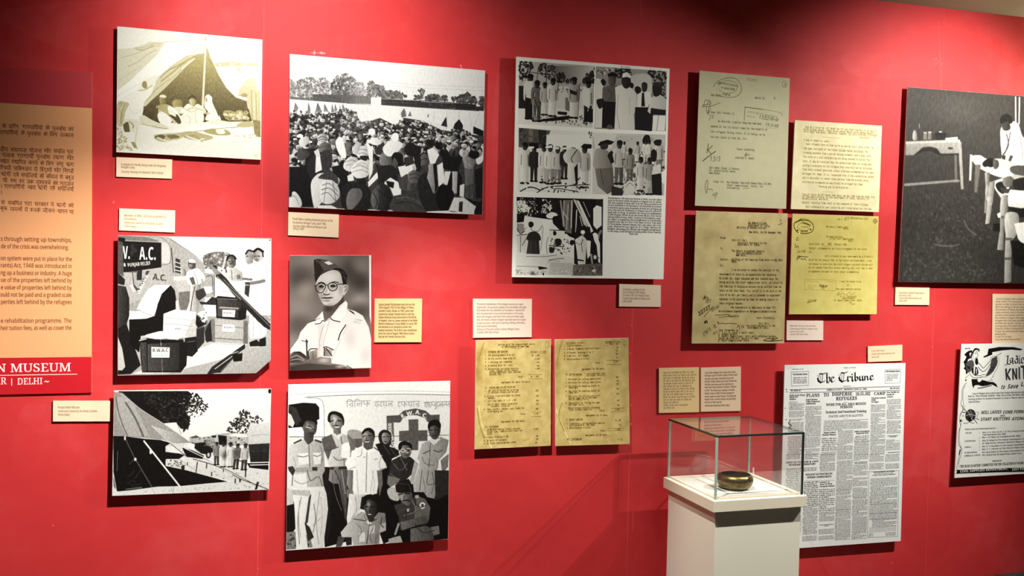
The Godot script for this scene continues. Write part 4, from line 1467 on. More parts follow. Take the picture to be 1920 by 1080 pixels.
	uv = PackedVector2Array([Vector2(-0, 0), Vector2(1, -0), Vector2(1, 1), Vector2(0, 1)])
	m = sheet(720, 942, 232, """P 175>150:0~6 19 22 499 18 499 393 20 394
P 110>190:0 235 37 499 20 496 135 237 127
F 70 10 20 70 19 24 95 23 105 63 80 113 24 142
F 90 9.3 25 90 139 32 191 20 244 37 254 85 211 121 149 92
F 60 8.5 20 60 254 85 289 70 312 89 308 131 255 134
F 90 11.2 20 70 419 115 450 72 485 53 499 27 496 126 424 127
F 40 8.5 30 80 312 114 352 103 388 117 380 134 317 134
L 30 3.3 23 101 88 84 175 91
L 35 3.4 139 52 132 134
L 30 4.2 178 41 193 114 190 147
C 35 3.4 149 76 184 90 236 45
P 190~10 19 166 496 143 498 276 20 304
P 45~10 19 170 59 168 67 302 85 358 21 357
P 215>195:0~12 20 304 498 276 499 393 20 394
F 60 10.2 60 200 154 329 492 326 494 384 173 377
P 25 155 362 269 339 349 326 340 351 243 365 164 374
P 30 268 306 330 307 326 327 269 323
P 120 315 221 346 219 344 302 317 295
F 40 8.5 60 170 256 159 496 143 498 193 266 199
M 22 205 225 0.0 90 364 269.7
P 35 60 220 108 217 107 357 63 359
P 200 61 139 106 136 104 242 65 236
M 20 120 100 0.0 134 375 245.8
C 170 4.2 121 208 110 283 125 372
C 60 5.1 108 217 141 297 133 371
M 25 190 215 0.0 183 334 196.9
M 22 215 230 0.0 234 339 230.3
M 25 175 220 0.0 369 342 248.3
P 45 340 170 390 183 386 204 345 194
M 22 215 45 0.0 462 357 249.4
P 205 421 165 470 153 473 277 427 255
L 25 3.4 277 100 261 200
L 25 3.4 406 128 398 348
P 25 447 304 495 276 498 359 439 354
P 150>120:90~8 507 20 981 16 986 387 510 396
F 70 12.2 20 90 629 18 739 14 750 59 667 82 630 67
F 90 12.4 15 70 832 20 979 16 979 188 949 190 909 108 870 59
F 30 10.4 60 210 507 26 629 26 594 62 512 67
S 180 741 77 777 49 851 44 880 76 874 169 761 142
P 205~6 509 92 559 97 557 389 512 392
S 30 541 107 558 93 577 113 560 135
P 110>90:0~8 555 147 614 123 669 132 681 223 553 227
P 22~5 558 227 644 227 644 389 557 389
S 110>70:0 594 78 635 75 642 100 628 130 596 124
P 20 585 62 616 45 648 58 645 83 590 80
L 120 3.5 592 77 642 77
C 60 3.5 587 154 616 185 598 220
P 212>188:0~8 637 138 687 118 733 123 780 166 788 250 766 294 778 390 640 393 644 225
S 60>35:0 681 81 713 66 739 85 733 128 706 142 682 118
P 225>200:0 681 77 685 51 712 41 742 60 741 77 713 70
C 150 3.5 661 182 655 292 676 387
C 160 3.5 735 195 738 295
S 25 768 134 788 122 809 135 808 160 780 166
P 205 785 175 817 151 873 152 884 202 857 246 788 250
P 18 817 160 831 159 840 243 815 244
P 24~4 774 251 904 247 890 393 776 390
S 60>40:0 814 105 832 94 851 105 849 141 831 156 817 143
P 200>170:0~6 883 185 929 157 983 188 983 290 877 287 858 271
P 28 881 249 932 254 982 256 981 290 877 287
S 35 886 117 918 94 952 122 939 165 902 176
P 50 881 97 927 85 956 113 909 116
P 215 896 295 983 290 979 385 894 388
C 120 3.6 934 292 923 387
S 25 728 115 743 102 760 113 756 134 738 134
S 40 517 225 562 214 563 255 536 274
S 90 589 379 607 366 628 377 626 394 594 394
P 205>225:0~6 24 418 495 418 500 795 25 795
P 90~18 24 418 227 424 202 475 194 533 26 533
P 120 87 419 113 420 114 496 88 497
P 55 148 424 200 425 198 508 154 510
P 20 88 503 150 502 150 535 93 538
F 30 8.4 30 120 26 422 218 424 203 524 37 532
F 14 6.9 20 60 468 419 495 422 494 460 478 452
P 225~5 201 450 477 435 493 510 199 532
P 200>215:90~10 23 615 495 593 500 795 25 795
M 25 225 228 0.0 66 749 247
M 20 60 55 0.0 124 734 214.6
P 225 87 526 124 524 120 538 89 539
M 30 225 205 0.0 186 740 231.8
M 30 232 175 0.0 226 746 240.5
M 30 205 150 0.0 274 740 224.4
M 25 60 80 0.0 318 710 199.8
M 30 205 225 0.0 449 759 259.9
P 222 198 518 238 510 240 526 194 531
P 222 247 524 282 518 284 532 247 537
P 222 305 521 336 516 338 530 305 534
P 20 421 513 443 491 495 493 493 518 461 520
S 215>150:0~8 310 569 354 525 407 527 426 563 418 605 338 617
C 70 5.2 399 531 364 583 374 607
P 50 362 500 393 502 389 523 362 520
P 228 340 497 407 502 398 519 358 516
P 225>170:0~6 338 613 409 606 409 781 369 783 354 700
P 25 383 640 405 614 409 764 397 748
F 50 8.5 25 90 163 699 484 695 486 787 182 790
C 60 6 147 799 217 763 341 750 485 736
C 40 6.8 42 795 103 768 165 782
C 60 5.2 253 795 279 769 414 785
F 30 6.8 225 240 41 745 484 711 486 778 60 794
P 195>175:0~8 500 422 986 409 987 787 505 795
P 180~10 495 443 985 417 983 503 497 518
F 30 10.4 150 210 504 426 975 414 977 469 515 484
S 22 831 442 849 418 877 423 881 465 836 472
F 260 14 15 230 607 521 978 503 987 777 669 789 646 603
P 205~8 500 422 659 418 625 512 516 517
M 30 200 110 0.0 677 729 270.9
M 20 210 150 0.0 747 599 97.4
M 20 200 140 0.0 945 642 201
M 25 195 215 0.0 798 588 127.3
M 25 225 200 0.0 854 594 144.7
M 25 225 190 0.0 877 585 136.3
S 25 906 456 929 442 950 458 944 479 916 476
M 20 215 190 0.0 709 575 109.9
P 170>120:0~8 516 525 561 506 616 537 637 629 519 638 502 618
P 130>95:0~10 519 638 637 629 650 764 605 791 540 743
C 60 3.5 555 641 576 733
P 25 533 495 551 473 596 459 642 469 624 487 551 499
S 60 551 494 597 484 597 513 561 519
P 25 598 555 623 604 645 595 625 520
M 20 160 120 0.0 750 709 203.8
M 22 205 215 0.0 822 766 213.2
M 25 165 185 0.0 883 785 231
P 24~5 898 661 964 649 973 786 907 784
P 200 906 609 957 590 962 649 898 661
S 25 889 524 907 502 930 523 924 574 896 575
S 200 719 736 741 705 778 712 787 767 753 790 720 787
C 110 3.5 728 744 751 718 779 734
P 225 964 641 987 631 985 717 971 709
P 60 631 739 705 753 707 796 633 798
B 120 0.4 611 689 36.6 84.3
L 232 4.3 502 17 500 397
L 232 4.3 495 419 499 798
L 232 11.8 19 407 500 406
L 232 12.2 500 406 986 400
L 232 6.7 14 19 985 14
L 232 7.5 9 21 20 820
L 232 8 987 9 993 794
L 232 10.1 22 805 500 805
L 232 10.5 500 805 993 799
P 225~5 18 830 578 823 585 1292 21 1295
P 22~8 19 830 578 823 581 1086 398 1069 321 1041 277 1001 232 957 109 945 29 928 20 858
P 222~8 22 853 64 846 100 890 103 925 71 921 29 923
F 120 7.2 15 235 22 833 149 831 156 919 114 940 29 928
F 60 7.3 190 235 187 837 241 845 247 901 221 922 178 918
F 100 11.5 20 60 240 840 305 838 320 980 276 991 254 941
P 150 294 838 305 841 331 1000 320 1000
P 120~20 316 838 381 835 375 1039 332 1030
L 200 4.2 322 842 320 990
L 190 3.7 349 862 342 1015
L 40 4.2 362 846 361 1014
L 210 5.3 373 841 372 1004
P 205 381 830 420 839 518 1020 491 1036
L 30 3.2 398 835 496 1026
P 190 421 900 438 905 473 980 456 986
L 200 7.4 405 896 403 1028
L 180 5.3 427 931 446 997
P 30~8 407 987 495 995 509 1087 398 1069
P 225 514 882 536 861 569 870 572 983 540 1009 517 984
F 40 7.4 20 60 535 825 574 826 569 865 541 861
C 130 16 568 1019 552 1055 570 1107
L 210 3.2 447 843 493 934
L 215 3.7 318 909 352 953
P 228~4 30 963 254 956 246 1073 237 1165 29 1164
P 25 23 928 72 936 67 977 24 983
F 40 6.2 15 60 22 913 108 915 109 945 30 948
S 232 210 932 242 913 275 920 281 940 243 951 216 947
S 22 254 941 297 935 311 970 277 996 254 976
C 30 2.6 110 985 121 1025 159 1030 185 994
C 30 2.6 53 1037 84 1011
S 30 97 986 110 973 129 982 126 1003 105 1008
P 150~10 25 988 67 987 74 1037 48 1048 26 1033
C 30 3.6 26 1018 48 1048 74 1032
L 25 4.1 27 1058 90 1051
P 205 27 1058 90 1057 87 1163 31 1161
L 40 3.1 50 1063 50 1158
L 30 3.1 90 1067 60 1118
S 55~14 98 1046 132 1033 165 1045 174 1085 94 1087
P 80>50:0~14 99 1082 166 1085 173 1166 141 1174 87 1168
C 110 2.1 118 1091 114 1167
C 110 2.1 144 1091 151 1166
P 240~4 184 963 243 956 229 1033 236 1094 227 1165 178 1166 187 1074 196 1013
C 120 2.6 191 1003 187 1074 178 1146
C 40 2.6 224 1063 215 1114 221 1165
P 222~5 234 1007 332 1025 327 1071 378 1131 357 1167 237 1165
L 30 4.2 234 1020 331 1021
S 30 256 1032 266 1024 278 1037 272 1052 259 1050
S 40~10 268 1078 300 1072 314 1092 301 1112 274 1113
L 25 4.7 231 1114 323 1120
S 35 234 1124 258 1129 264 1154 237 1157
P 225 305 1046 343 1040 376 1070 367 1137 329 1163 322 1092
S 30 366 1085 387 1077 396 1095 377 1111
C 50 2.6 258 1144 280 1133 302 1143 308 1166
F 50 6.3 15 120 235 1073 354 1070 389 1141 357 1167 237 1165
P 25~6 393 1070 580 1065 584 1215 502 1242 397 1223
P 215>190:0~6 398 1075 441 1048 475 1068 476 1109 469 1242 441 1245 424 1238 411 1141
E 232 449 1028 14.3 12.3
P 130 441 1040 458 1040 458 1053 443 1053
C 60 3.2 448 1073 443 1109 450 1150
P 25 415 1192 459 1199 459 1207 418 1202
C 60 2.6 404 1090 432 1104 453 1073
P 225 475 1068 503 1082 500 1170 484 1191 477 1139
S 25 463 1042 491 1034 511 1056 497 1077 472 1073
P 220 513 1036 540 1035 564 1096 568 1215 556 1210 542 1107 525 1077
S 225 518 1036 535 1030 552 1050 536 1066
P 25 509 1098 542 1107 556 1210 534 1226 517 1211
E 200 533 1179 10 13.4
C 70 4.3 544 1174 561 1184
P 150 499 1160 515 1242 524 1242 513 1159
P 120>90:0~18 391 1228 584 1215 585 1292 382 1295
F 60 8.5 60 150 397 1238 579 1230 581 1287 393 1290
P 200 519 1252 541 1254 536 1272 513 1268
C 20 3.2 513 1242 524 1257
P 215>200:90~10 23 1166 173 1168 281 1171 357 1175 393 1187 396 1218 386 1244 390 1290 22 1295
C 90 2.6 88 1183 205 1181 281 1171
C 60 3.1 233 1203 281 1194 330 1191
C 110 2.6 30 1242 116 1243 223 1251
C 120 2.1 228 1221 238 1205 303 1209
P 30 164 1242 180 1242 223 1249 223 1254 170 1262
P 185~12 239 1215 391 1218 387 1290 235 1292
F 50 7.3 150 215 239 1246 381 1249 382 1287 240 1289
S 90~12 111 1291 127 1271 160 1293
P 40 194 1280 203 1280 203 1295 195 1295
F 50 7.2 120 200 26 1265 218 1272 197 1292 26 1295
W serif 610.1 819.3 13.9 361.9 60 0 0 Kurukshetra, 100 miles northwest of Delhi, is at the latest
W serif 609.9 833.7 13.9 361.9 60 0 0 count as the haven where thousands of refugees wait for shelter.
W serif 610.3 848 13.9 362 60 0 0 The vast number of what used to be the Thana ground by the
W serif 610.2 862.4 13.9 361.4 60 0 0 historic battlefield of the Kauravas in the Mahabharata presents
W serif 610.6 877.3 13.9 361.5 60 0 0 a miniature great camp; hundreds of tents are springing up
W serif 610.4 891.7 13.9 361.5 60 0 0 every day and still thousands of refugees stand in queue for
W serif 610.3 906.1 13.9 361.6 60 0 0 food and clothing. At present the camp accommodates
W serif 610.7 920.5 13.9 361.6 60 0 0 35,000 refugees. Picture on top left shows officers of the Central
W serif 610.5 935 13.9 361.1 60 0 0 Administrative School, Delhi, running the Kurukshetra camp.
W serif 610.9 949.4 13.9 361.2 60 0 0 An officer is organising the arrangements to this Railway
W serif 610.8 963.8 13.9 361.2 60 0 0 Brigadier who was on a visit to the camp recently. (Top right)
W serif 610.6 978.7 13.9 361.3 60 0 0 Dr. Jivraj Mehta, Director-General I.M.S., also paid a visit to the
W serif 611 993.2 13.9 361.3 60 0 0 camp. (Bottom left and right) Dr. R. F. Neogi, Minister for
W serif 610.9 1007.6 13.9 360.8 60 0 0 Refugees, discussing with officials and refugees arrangements
W serif 611.3 1022 13.9 360.9 60 0 0 in the camp. (Left) Refugees drawing water from a nearby
W serif 759.9 1035.9 14 59.9 60 0 0 earth well.""", 5, 0, 101, Color8(14, 11, 10), Color8(124, 119, 111), Color8(250, 252, 242), 0.8)
	o = hang("photo_print", "white sheet with five camp photographs and a block of small print", "photograph sheet", "", p, 0.025, 0.005, Color8(224, 220, 210))
	show_print("print", o, p, uv, 0.025, m)
	p = PackedVector2Array([Vector2(1.7648, 1.431), Vector2(1.9634, 1.4274), Vector2(1.965, 1.332), Vector2(1.7661, 1.3337)])
	uv = PackedVector2Array([Vector2(0, 0), Vector2(1, 0), Vector2(1, 1), Vector2(-0, 1)])
	m = sheet(330, 160, 240, """W sans 85.2 136 66.4 537.5 70 0 0 Kurukshetra, southwest of Delhi,
W sans 85.9 196.8 66.4 549.4 70 0 0 accommodating 35,000 refugees.
W sans 86.8 263.2 66.3 632.9 70 0 0 31 October 1947, The Hindustan Times
W sans 87.6 329.5 66.3 644.8 70 0.2 0 Courtesy: Nehru Memorial Museum and
W sans 88.3 390.3 66.3 214.9 70 0.2 0 Library, Delhi""", 0, 0, 108, Color8(50, 40, 34), Color8(150, 128, 106), Color8(244, 222, 198), 0)
	o = hang("caption_card", "cream caption card under the lower right of the five-photograph sheet", "caption card", "caption cards", p, 0.006, 0.0057, Color8(214, 190, 156))
	show_print("print", o, p, uv, 0.006, m)
	p = PackedVector2Array([Vector2(1.1132, 1.3638), Vector2(1.3697, 1.3643), Vector2(1.3718, 1.2038), Vector2(1.1168, 1.2025)])
	uv = PackedVector2Array([Vector2(0, 0), Vector2(1, 0), Vector2(1, 1), Vector2(-0, 1)])
	m = sheet(360, 227, 240, """W sans 60.5 102.2 45.7 792 70 0 0 The eternal rehabilitation of the refugees was also an urgent
W sans 60.4 153.3 45.8 842.7 70 0 0 requirement. The personal tragedies that had befallen overnight
W sans 60.3 201.8 45.8 809.7 70 0 0 had shaken their very identities and foundations. Towards this
W sans 60.2 253.1 45.9 799 70 0 0 end, the government set up small workstations in the camps,
W sans 60.1 304.4 45.9 810.7 70 0 0 where the refugees could divert their minds and slowly regain
W sans 60 355.7 46 833.5 70 0 0 their self-reliance. Women refugees especially were encouraged
W sans 59.9 407.2 46 828.4 70 0 0 to take up various crafts such as spinning, knitting, embroidery,
W sans 59.8 458.7 46.1 347.3 70 0 0 tailoring and shoemaking.
W sans 59.7 510.2 46.2 734.2 70 0 0 Setting up of the work centers in various Refugee Camps.
W sans 59.6 559.1 46.2 370.1 70 0.2 0 Courtesy: Delhi State Archives""", 0, 0, 115, Color8(52, 42, 38), Color8(152, 130, 112), Color8(246, 222, 202), 0)
	o = hang("caption_card", "pinkish caption card with ten lines above the yellowed typed lists", "caption card", "caption cards", p, 0.006, 0.0057, Color8(214, 190, 156))
	show_print("print", o, p, uv, 0.006, m)
	p = PackedVector2Array([Vector2(1.1232, 1.1938), Vector2(1.4518, 1.1963), Vector2(1.4605, 0.7456), Vector2(1.1269, 0.7433)])
	uv = PackedVector2Array([Vector2(-0, -0), Vector2(1, 0), Vector2(1, 1), Vector2(-0, 1)])
	m = sheet(420, 572, 205, """B 120 0.5 39 356 84.5 409.1
C 150 16.7 106 29 52 192 19 396
C 165 13.9 80 220 39 328 13 518
C 235 19.3 44 818 89 1036 175 1255 218 1351
C 140 11 24 844 61 1061 119 1225
B 150 0.4 79 152 113 123.2
B 160 0.35 817 1338 173.9 54.7
B 235 0.5 425 721 228.7 218.9
B 160 0.4 944 377 58.7 417.7
C 120 4.3 921 42 951 28 973 56 966 98 936 105 917 76 921 42
W mono 288.6 67.4 28.9 485.3 45 0 0 Setting up of the proposed work centre
W mono 337.4 94.4 29 364.7 45 0 0 at the Kingsway Refugee Camp
L 60 2.8 481 108 593 110
W mono 119 155.1 28.8 17 45 0 0 I.
W mono 161.5 155.9 28.8 258 45 0 0 SPINNING AND WEAVING
L 60 2.8 162 161 421 166
W mono 724.4 166.5 29.2 211 45 0 0 Estimate of Cost
L 60 2.8 724 172 938 176
W mono 119.4 199 28.8 398.9 45 0 0 1. 200 spinning wheels @ Rs.12/-
W mono 739.2 211.2 29.2 104.8 45 0 0 Rs. 2,400
W mono 119.9 242.8 28.7 421.4 45 0 0 2. 40 Fly-shuttle looms @ Rs.75/-
W mono 783.1 256.6 29.2 64.2 45 0 0 3,000
W mono 120.3 285.2 28.7 353.4 45 0 0 3. 2 Warping set complete
W mono 806.6 300.1 29.2 37.9 45 0 0 200
W mono 120.7 328.9 28.7 370.3 45 0 0 4. 8 bobbins @ Rs.50/- each.
W mono 806.8 344.6 29.2 37.9 45 0 0 400
W mono 121.1 369.9 28.7 452.1 45 0 0 5. Accessories including shuttles,
W mono 177.9 394.5 28.7 396.6 45 0 0 reeds, healds, pirns, bobbins,
W mono 178.1 416.4 28.7 410.7 45 0 0 weaving materials, tubs, warping
W mono 178.4 439.6 28.7 161.4 45 0 0 balance, etc.
W mono 783.7 380.1 29.1 61.2 45 0 0 1,000
W mono 549.7 476.6 28.9 109.5 45 0 0 Total :-
L 55 4.2 691 443 883 448
W mono 726.1 479.8 29 104.6 45 0 0 Rs. 7,000
L 55 4.2 691 495 883 501
W mono 332.6 543.5 28.7 393.3 45 0 0 Employment for about 250 souls.
W mono 123.5 605.8 28.6 394.9 45 0 0 II. DYEING AND CALICO PRINTING
L 60 2.8 172 613 522 623
W mono 121.1 643.8 28.6 439.9 45 0 0 1. 100 sets of blocks for printing
W mono 162.2 666.8 28.6 409.6 45 0 0 in variable colours and designs.
W mono 790.9 661.3 29 37.8 45 0 0 750
W mono 116.2 711.6 28.5 473.4 45 0 0 2. 4 Sizes trays with pads for colour
W mono 162.9 734.8 28.5 101.6 45 0 0 boxes.
W mono 794.1 727.6 29 37.8 45 0 0 100
W mono 119.6 771.4 28.5 416.9 45 0 0 3. (a) 1 big table 12' x 4' x 3½'
W mono 794.4 788.3 28.9 37.8 45 0 0 100
W mono 159.5 816.2 28.5 389.3 45 0 0 (b) 12 small tables lined with
W mono 210.5 841 28.5 254.5 45 0 0 blankets, cloth etc.
W mono 794.6 832.4 28.9 37.8 45 0 0 120
W mono 112.2 876.9 28.4 529 45 0 0 4. Tubs, buckets, basins, cups, tanks for
W mono 154.7 905.5 28.5 219.9 45 0 0 cloth dyeing etc.
W mono 792 894.2 28.9 37.8 45 0 0 200
W mono 584.5 951.2 28.7 109.3 45 0 0 Total :-
L 55 4.2 740 921 865 926
W mono 763.3 955.1 28.8 63.8 45 0 0 1,270
L 55 4.2 740 978 865 982
W mono 336.8 1039.9 28.5 320.9 45 0 0 Employment for 400 souls.
W mono 122.9 1097.6 28.4 179.9 45 0 0 III. TAILORING
L 60 2.8 181 1105 301 1110
W mono 117.7 1133.8 28.3 471.9 45 0 0 1. 20 Machine Sewing Treadle operated
W mono 154.4 1159.6 28.3 461.4 45 0 0 Singer Type, complete with table and
W mono 154.7 1186.6 28.3 76 45 0 0 stand.
W mono 764.3 1148.5 28.8 63.7 45 0 0 3,600
W mono 115.8 1228.1 28.3 331.2 45 0 0 2. 8 Irons, Pressing 12 lbs.
W mono 805.3 1239.2 28.7 23.2 45 0 0 80
W mono 113.4 1269.7 28.3 311.5 45 0 0 3. 20 pairs of scissors.
W mono 805.5 1280.2 28.7 23.2 45 0 0 60
W mono 113.8 1306 28.2 423.6 45 0 0 4. 20 Tailor boards marked inches
W mono 791.2 1323.3 28.7 23.2 45 0 0 40
W sans 618.3 1299.1 40.8 103.4 120 0.3 -16 1657/4""", 5, 30, 122, Color8(42, 30, 10), Color8(150, 122, 58), Color8(240, 220, 152), 0)
	o = hang("typed_paper", "yellowed typed list with numbered costs, left of the matching pair", "typed document", "typed lists", p, 0.025, 0.005, Color8(224, 220, 210))
	show_print("print", o, p, uv, 0.025, m)
	p = PackedVector2Array([Vector2(1.4683, 1.1949), Vector2(1.8063, 1.1996), Vector2(1.8237, 0.7385), Vector2(1.4817, 0.7432)])
	uv = PackedVector2Array([Vector2(0, 0), Vector2(1, 0), Vector2(1, 1), Vector2(0, 1)])
	m = sheet(420, 564, 205, """B 120 0.5 32 404 73.3 439
C 150 14.2 94 20 49 170 18 335
C 235 17 14 882 86 1075 201 1323
C 140 11.3 88 802 43 965 115 1157
C 160 11.4 341 383 399 439 383 549
B 150 0.4 93 75 117.5 110.1
B 160 0.35 655 1307 234.6 54.5
B 235 0.5 397 618 235 274.1
B 160 0.4 953 905 58.9 410.8
C 120 4.3 934 51 956 41 966 66 951 93 930 79 934 51
W mono 146.5 56.9 28.9 261.7 45 0 0 TAILORING (Contd.)
L 60 2.8 146 62 264 65
W mono 679.6 54.4 29 206.5 45 0 0 Estimate of Cost
L 60 2.9 680 60 889 64
W mono 741.2 83.3 29 110.7 45 0 0 Rs. 8
W mono 119.8 89.3 28.9 246.9 45 0 0 5. 2 gross needles.
W mono 116.5 130.6 28.9 508.3 45 0 0 6. 5 dozens Thimbles, assorted Colours.
W mono 832.3 126.6 29 26.6 45 0 0 20
W mono 116.2 177.3 28.9 408.3 45 0 0 7. 4 Presses, pressing 4" or 5"
W mono 831.8 166.6 29 14.8 45 0 0 8
W mono 118.8 215.9 28.9 340.7 45 0 0 8. 2 mirrors, full length.
W mono 822.5 209.1 28.9 29.5 45 0 0 80
W mono 118.5 257.1 28.9 346.5 45 0 0 9. Miscellaneous articles.
W mono 827.9 253.3 28.9 29.5 45 0 0 64
L 55 4.3 698 275 901 277
W mono 532.6 310.2 28.9 114.8 45 0 0 Total :-
W mono 789.1 302.1 28.9 67.8 45 0 0 4,000
L 55 4.3 697 329 901 327
W mono 355.4 386 28.8 317.5 45 0 0 Employment for 100 souls.
W mono 134.7 449.7 28.8 223 45 0 0 IV. BUTTON-MAKING
L 60 2.8 182 456 358 457
W mono 416.7 445.1 28.8 258.7 45 0 0 (Units and other tools
W mono 416.5 467 28.8 258.7 45 0 0 and other details)
W mono 134.2 510 28.8 478.1 45 0 0 1. One press for cutting upper plates
W mono 816.4 500.8 28.9 38.3 45 0 0 200
W mono 133.9 552.5 28.8 478 45 0 0 2. One press for cutting lower plates
W mono 821.8 544.9 28.8 35.4 45 0 0 150
W mono 136.5 597.8 28.8 454.5 45 0 0 3. One press for doubling sheets in
W mono 177.4 617.9 28.8 137.8 45 0 0 upper part.
W mono 821.3 586.1 28.8 35.3 45 0 0 130
W mono 136 660.8 28.7 454.4 45 0 0 4. One press for punching shells in
W mono 176.9 680.9 28.7 137.8 45 0 0 lower part.
W mono 820.7 646.5 28.8 35.3 45 0 0 150
W mono 135.5 723.7 28.7 454.2 45 0 0 5. One press for raising centre of
W mono 176.4 746.6 28.7 383.9 45 0 0 button rings, to cut the lower
W mono 176.2 765.7 28.7 278.4 45 0 0 and cut nearly fix it.
W mono 820 709.6 28.8 41.2 45 0 0 200
W mono 134.9 811.2 28.7 468.7 45 0 0 6. Two presses for fitting the upper
W mono 175.7 834.1 28.7 210.9 45 0 0 and lower parts.
W mono 824.9 794.7 28.8 35.3 45 0 0 100
W mono 134.4 874.1 28.7 456.8 45 0 0 7. Miscellaneous articles including
W mono 175.2 896.9 28.7 322.2 45 0 0 files, punches, tools etc.
W mono 827.2 855 28.8 41.2 45 0 0 100
L 55 4.3 750 881 918 882
W mono 585.6 915 28.7 114.5 45 0 0 Total :-
W mono 803.1 906.5 28.7 61.8 45 0 0 1,030
L 55 4.3 750 924 918 923
W mono 403.1 973.5 28.7 307.9 45 0 0 Employment for 25 souls.
W mono 142 1021.7 28.6 222.4 45 0 0 V. BASKET-MAKING
L 60 2.8 183 1028 367 1027
W mono 147.5 1073.7 28.6 512 45 0 0 1. 20 Machetes, cutting machine complete
W mono 185.3 1096.4 28.6 348.2 45 0 0 with stands @ Rs. 15/- each.
W mono 804.6 1043.3 28.7 76.4 45 0 0 Rs. 300
W mono 147.1 1128.2 28.6 330.5 45 0 0 2. Miscellaneous articles.
W mono 856.7 1107.5 28.7 26.5 45 0 0 20
L 55 4.2 704 1137 921 1136
W mono 600.6 1172.2 28.6 102.7 45 0 0 Total :-
L 55 4.2 703 1167 921 1164
W mono 806.2 1160.9 28.7 64.6 45 0 0 1,820
W mono 397.9 1227.1 28.6 301.6 45 0 0 Employment for 40 souls.
W mono 148.9 1272.6 28.6 201.7 45 0 0 VI. SPINNING
L 60 2.8 201 1279 348 1278
W mono 834.1 1292.6 28.6 76.3 45 0 0 P.T.O.
W sans 643.6 1274.2 40.9 90.9 120 0.3 -18 1657/4""", 5, 30, 129, Color8(42, 30, 10), Color8(150, 122, 58), Color8(240, 220, 152), 0)
	o = hang("typed_paper", "yellowed typed list with numbered costs, right of the matching pair", "typed document", "typed lists", p, 0.025, 0.005, Color8(224, 220, 210))
	show_print("print", o, p, uv, 0.025, m)
	p = PackedVector2Array([Vector2(2.1142, 2.3661), Vector2(2.5682, 2.3658), Vector2(2.5687, 1.7789), Vector2(2.1086, 1.7777)])
	uv = PackedVector2Array([Vector2(-0, -0), Vector2(1, 0), Vector2(1, 1), Vector2(-0, 1)])
	m = sheet(470, 604, 215, """C 95 5.4 153 143 195 88 295 49 397 48 455 109 453 174 389 223 272 231 185 211
C 110 4.1 203 114 281 76 383 81 414 125 372 179 271 193 219 164
W sansbold 202.4 103.3 23.1 216.9 105 0 6 REHABILITATION
W sansbold 234.8 156.4 30.8 150.6 100 0 2 11 MAR 1948
C 90 6.8 257 213 271 193 289 217 300 197 323 215 336 195
C 90 5.4 196 114 231 96 218 125
W mono 130.8 231.6 28.2 117.8 70 0 0 NEW DELHI,
W mono 612.6 225.4 28.6 118.8 70 0 0 March 10,
W mono 824.6 216.7 28.8 24.1 70 0 0 8.
W sans 514.8 55.1 36.4 112.3 110 0 3 51(337)
C 100 4.2 919 43 941 32 961 47 959 84 932 95 917 76 919 43
W sans 932.1 83.1 39.5 24.3 100 0 0 4
C 85 5.4 53 329 72 276 101 275 88 314 45 323 131 305 115 274 131 324 231 289
C 85 6.7 39 342 89 333 132 334
C 90 5.4 82 340 98 396 117 325 106 402 132 349
L 90 5.4 135 413 119 465
W sans 92.3 428.5 30.6 28.6 100 0 0 "
W sans 136.1 448.9 51.1 28.7 90 0.2 -8 3
W mono 134 394 28.1 264.1 70 0 0 Dear Shri Khanna Ji,
W mono 214.8 475 28.1 478.7 70 0 0 As desired, a police shop has now been
W mono 136.2 528.1 28 625 70 0 0 opened at the Tis Hazari Camp for the benefit of
W mono 138.1 579 28 601.9 70 0 0 the refugees living there. It is being run by
W mono 140 629.9 28 398.3 70 0 0 one Rai Sahib in Tent No. 5/6.
W mono 427.4 733.1 28.3 210.2 70 0 0 Yours sincerely,
W mono 412.8 816 28.2 212.7 70 0 0 (Govind S. Seth)
C 75 5.5 514 788 537 757 529 787 555 769 570 778
W mono 136.8 925.3 27.9 334.3 70 0 0 Shri Mehr Chand Ji Khanna,
W mono 137.8 950.6 27.9 294.3 70 0 0 52, Constitution House,
W mono 138.7 976 27.9 125.7 70 0 0 New Delhi.
W mono 184.6 1055.4 27.9 123.1 70 0 0 Copy to:
W mono 331.6 1057.4 28 500.4 70 0 0 Rai Bahadur Khurshid Ahmed Khan,CIE,OBE,
W mono 332.6 1085.4 28 399.1 70 0 0 Chief Commissioner, Delhi, for
W mono 333.5 1110.9 28 150.4 70 0 0 information,
C 140 6.8 508 1106 537 1098 581 1102
L 95 6.9 506 313 499 443
L 95 8.3 502 313 702 324
C 110 4.2 702 324 822 332 921 350 920 368
W sansbold 531.7 365.8 31.1 339.2 150 0 6 CITY SETTLEMENTS
W sans 527.3 407.5 25.9 103.2 140 0 3 No.
W sans 653.4 415.5 44.2 222.9 60 0.3 5 1332/R+R
W sans 730.1 481.4 41.6 149.3 60 0.3 3 15-3-48
L 130 2.8 738 500 881 499
C 80 8.1 119 688 108 778
C 80 8.1 163 705 119 746 111 740 149 782
C 75 9.4 66 856 135 802 199 757
W sans 134.3 856.8 63.5 120.1 80 0.15 -3 13/3
C 80 5.4 109 1051 101 1102 120 1158 130 1050 118 1038 105 1064
C 80 5.4 133 1119 154 1125 168 1118 183 1137
W sans 178.1 1187.5 43 57.2 80 0.2 0 4/7
L 85 5.4 223 1148 211 1212""", 5, 8, 136, Color8(32, 30, 25), Color8(132, 128, 98), Color8(222, 218, 180), 0)
	o = hang("typed_paper", "pale greenish typed letter with an oval stamp, top left of four papers", "typed document", "typed letters", p, 0.025, 0.005, Color8(224, 220, 210))
	show_print("print", o, p, uv, 0.025, m)
	p = PackedVector2Array([Vector2(2.6, 2.1807), Vector2(3.0689, 2.1818), Vector2(3.0668, 1.78), Vector2(2.5926, 1.779)])
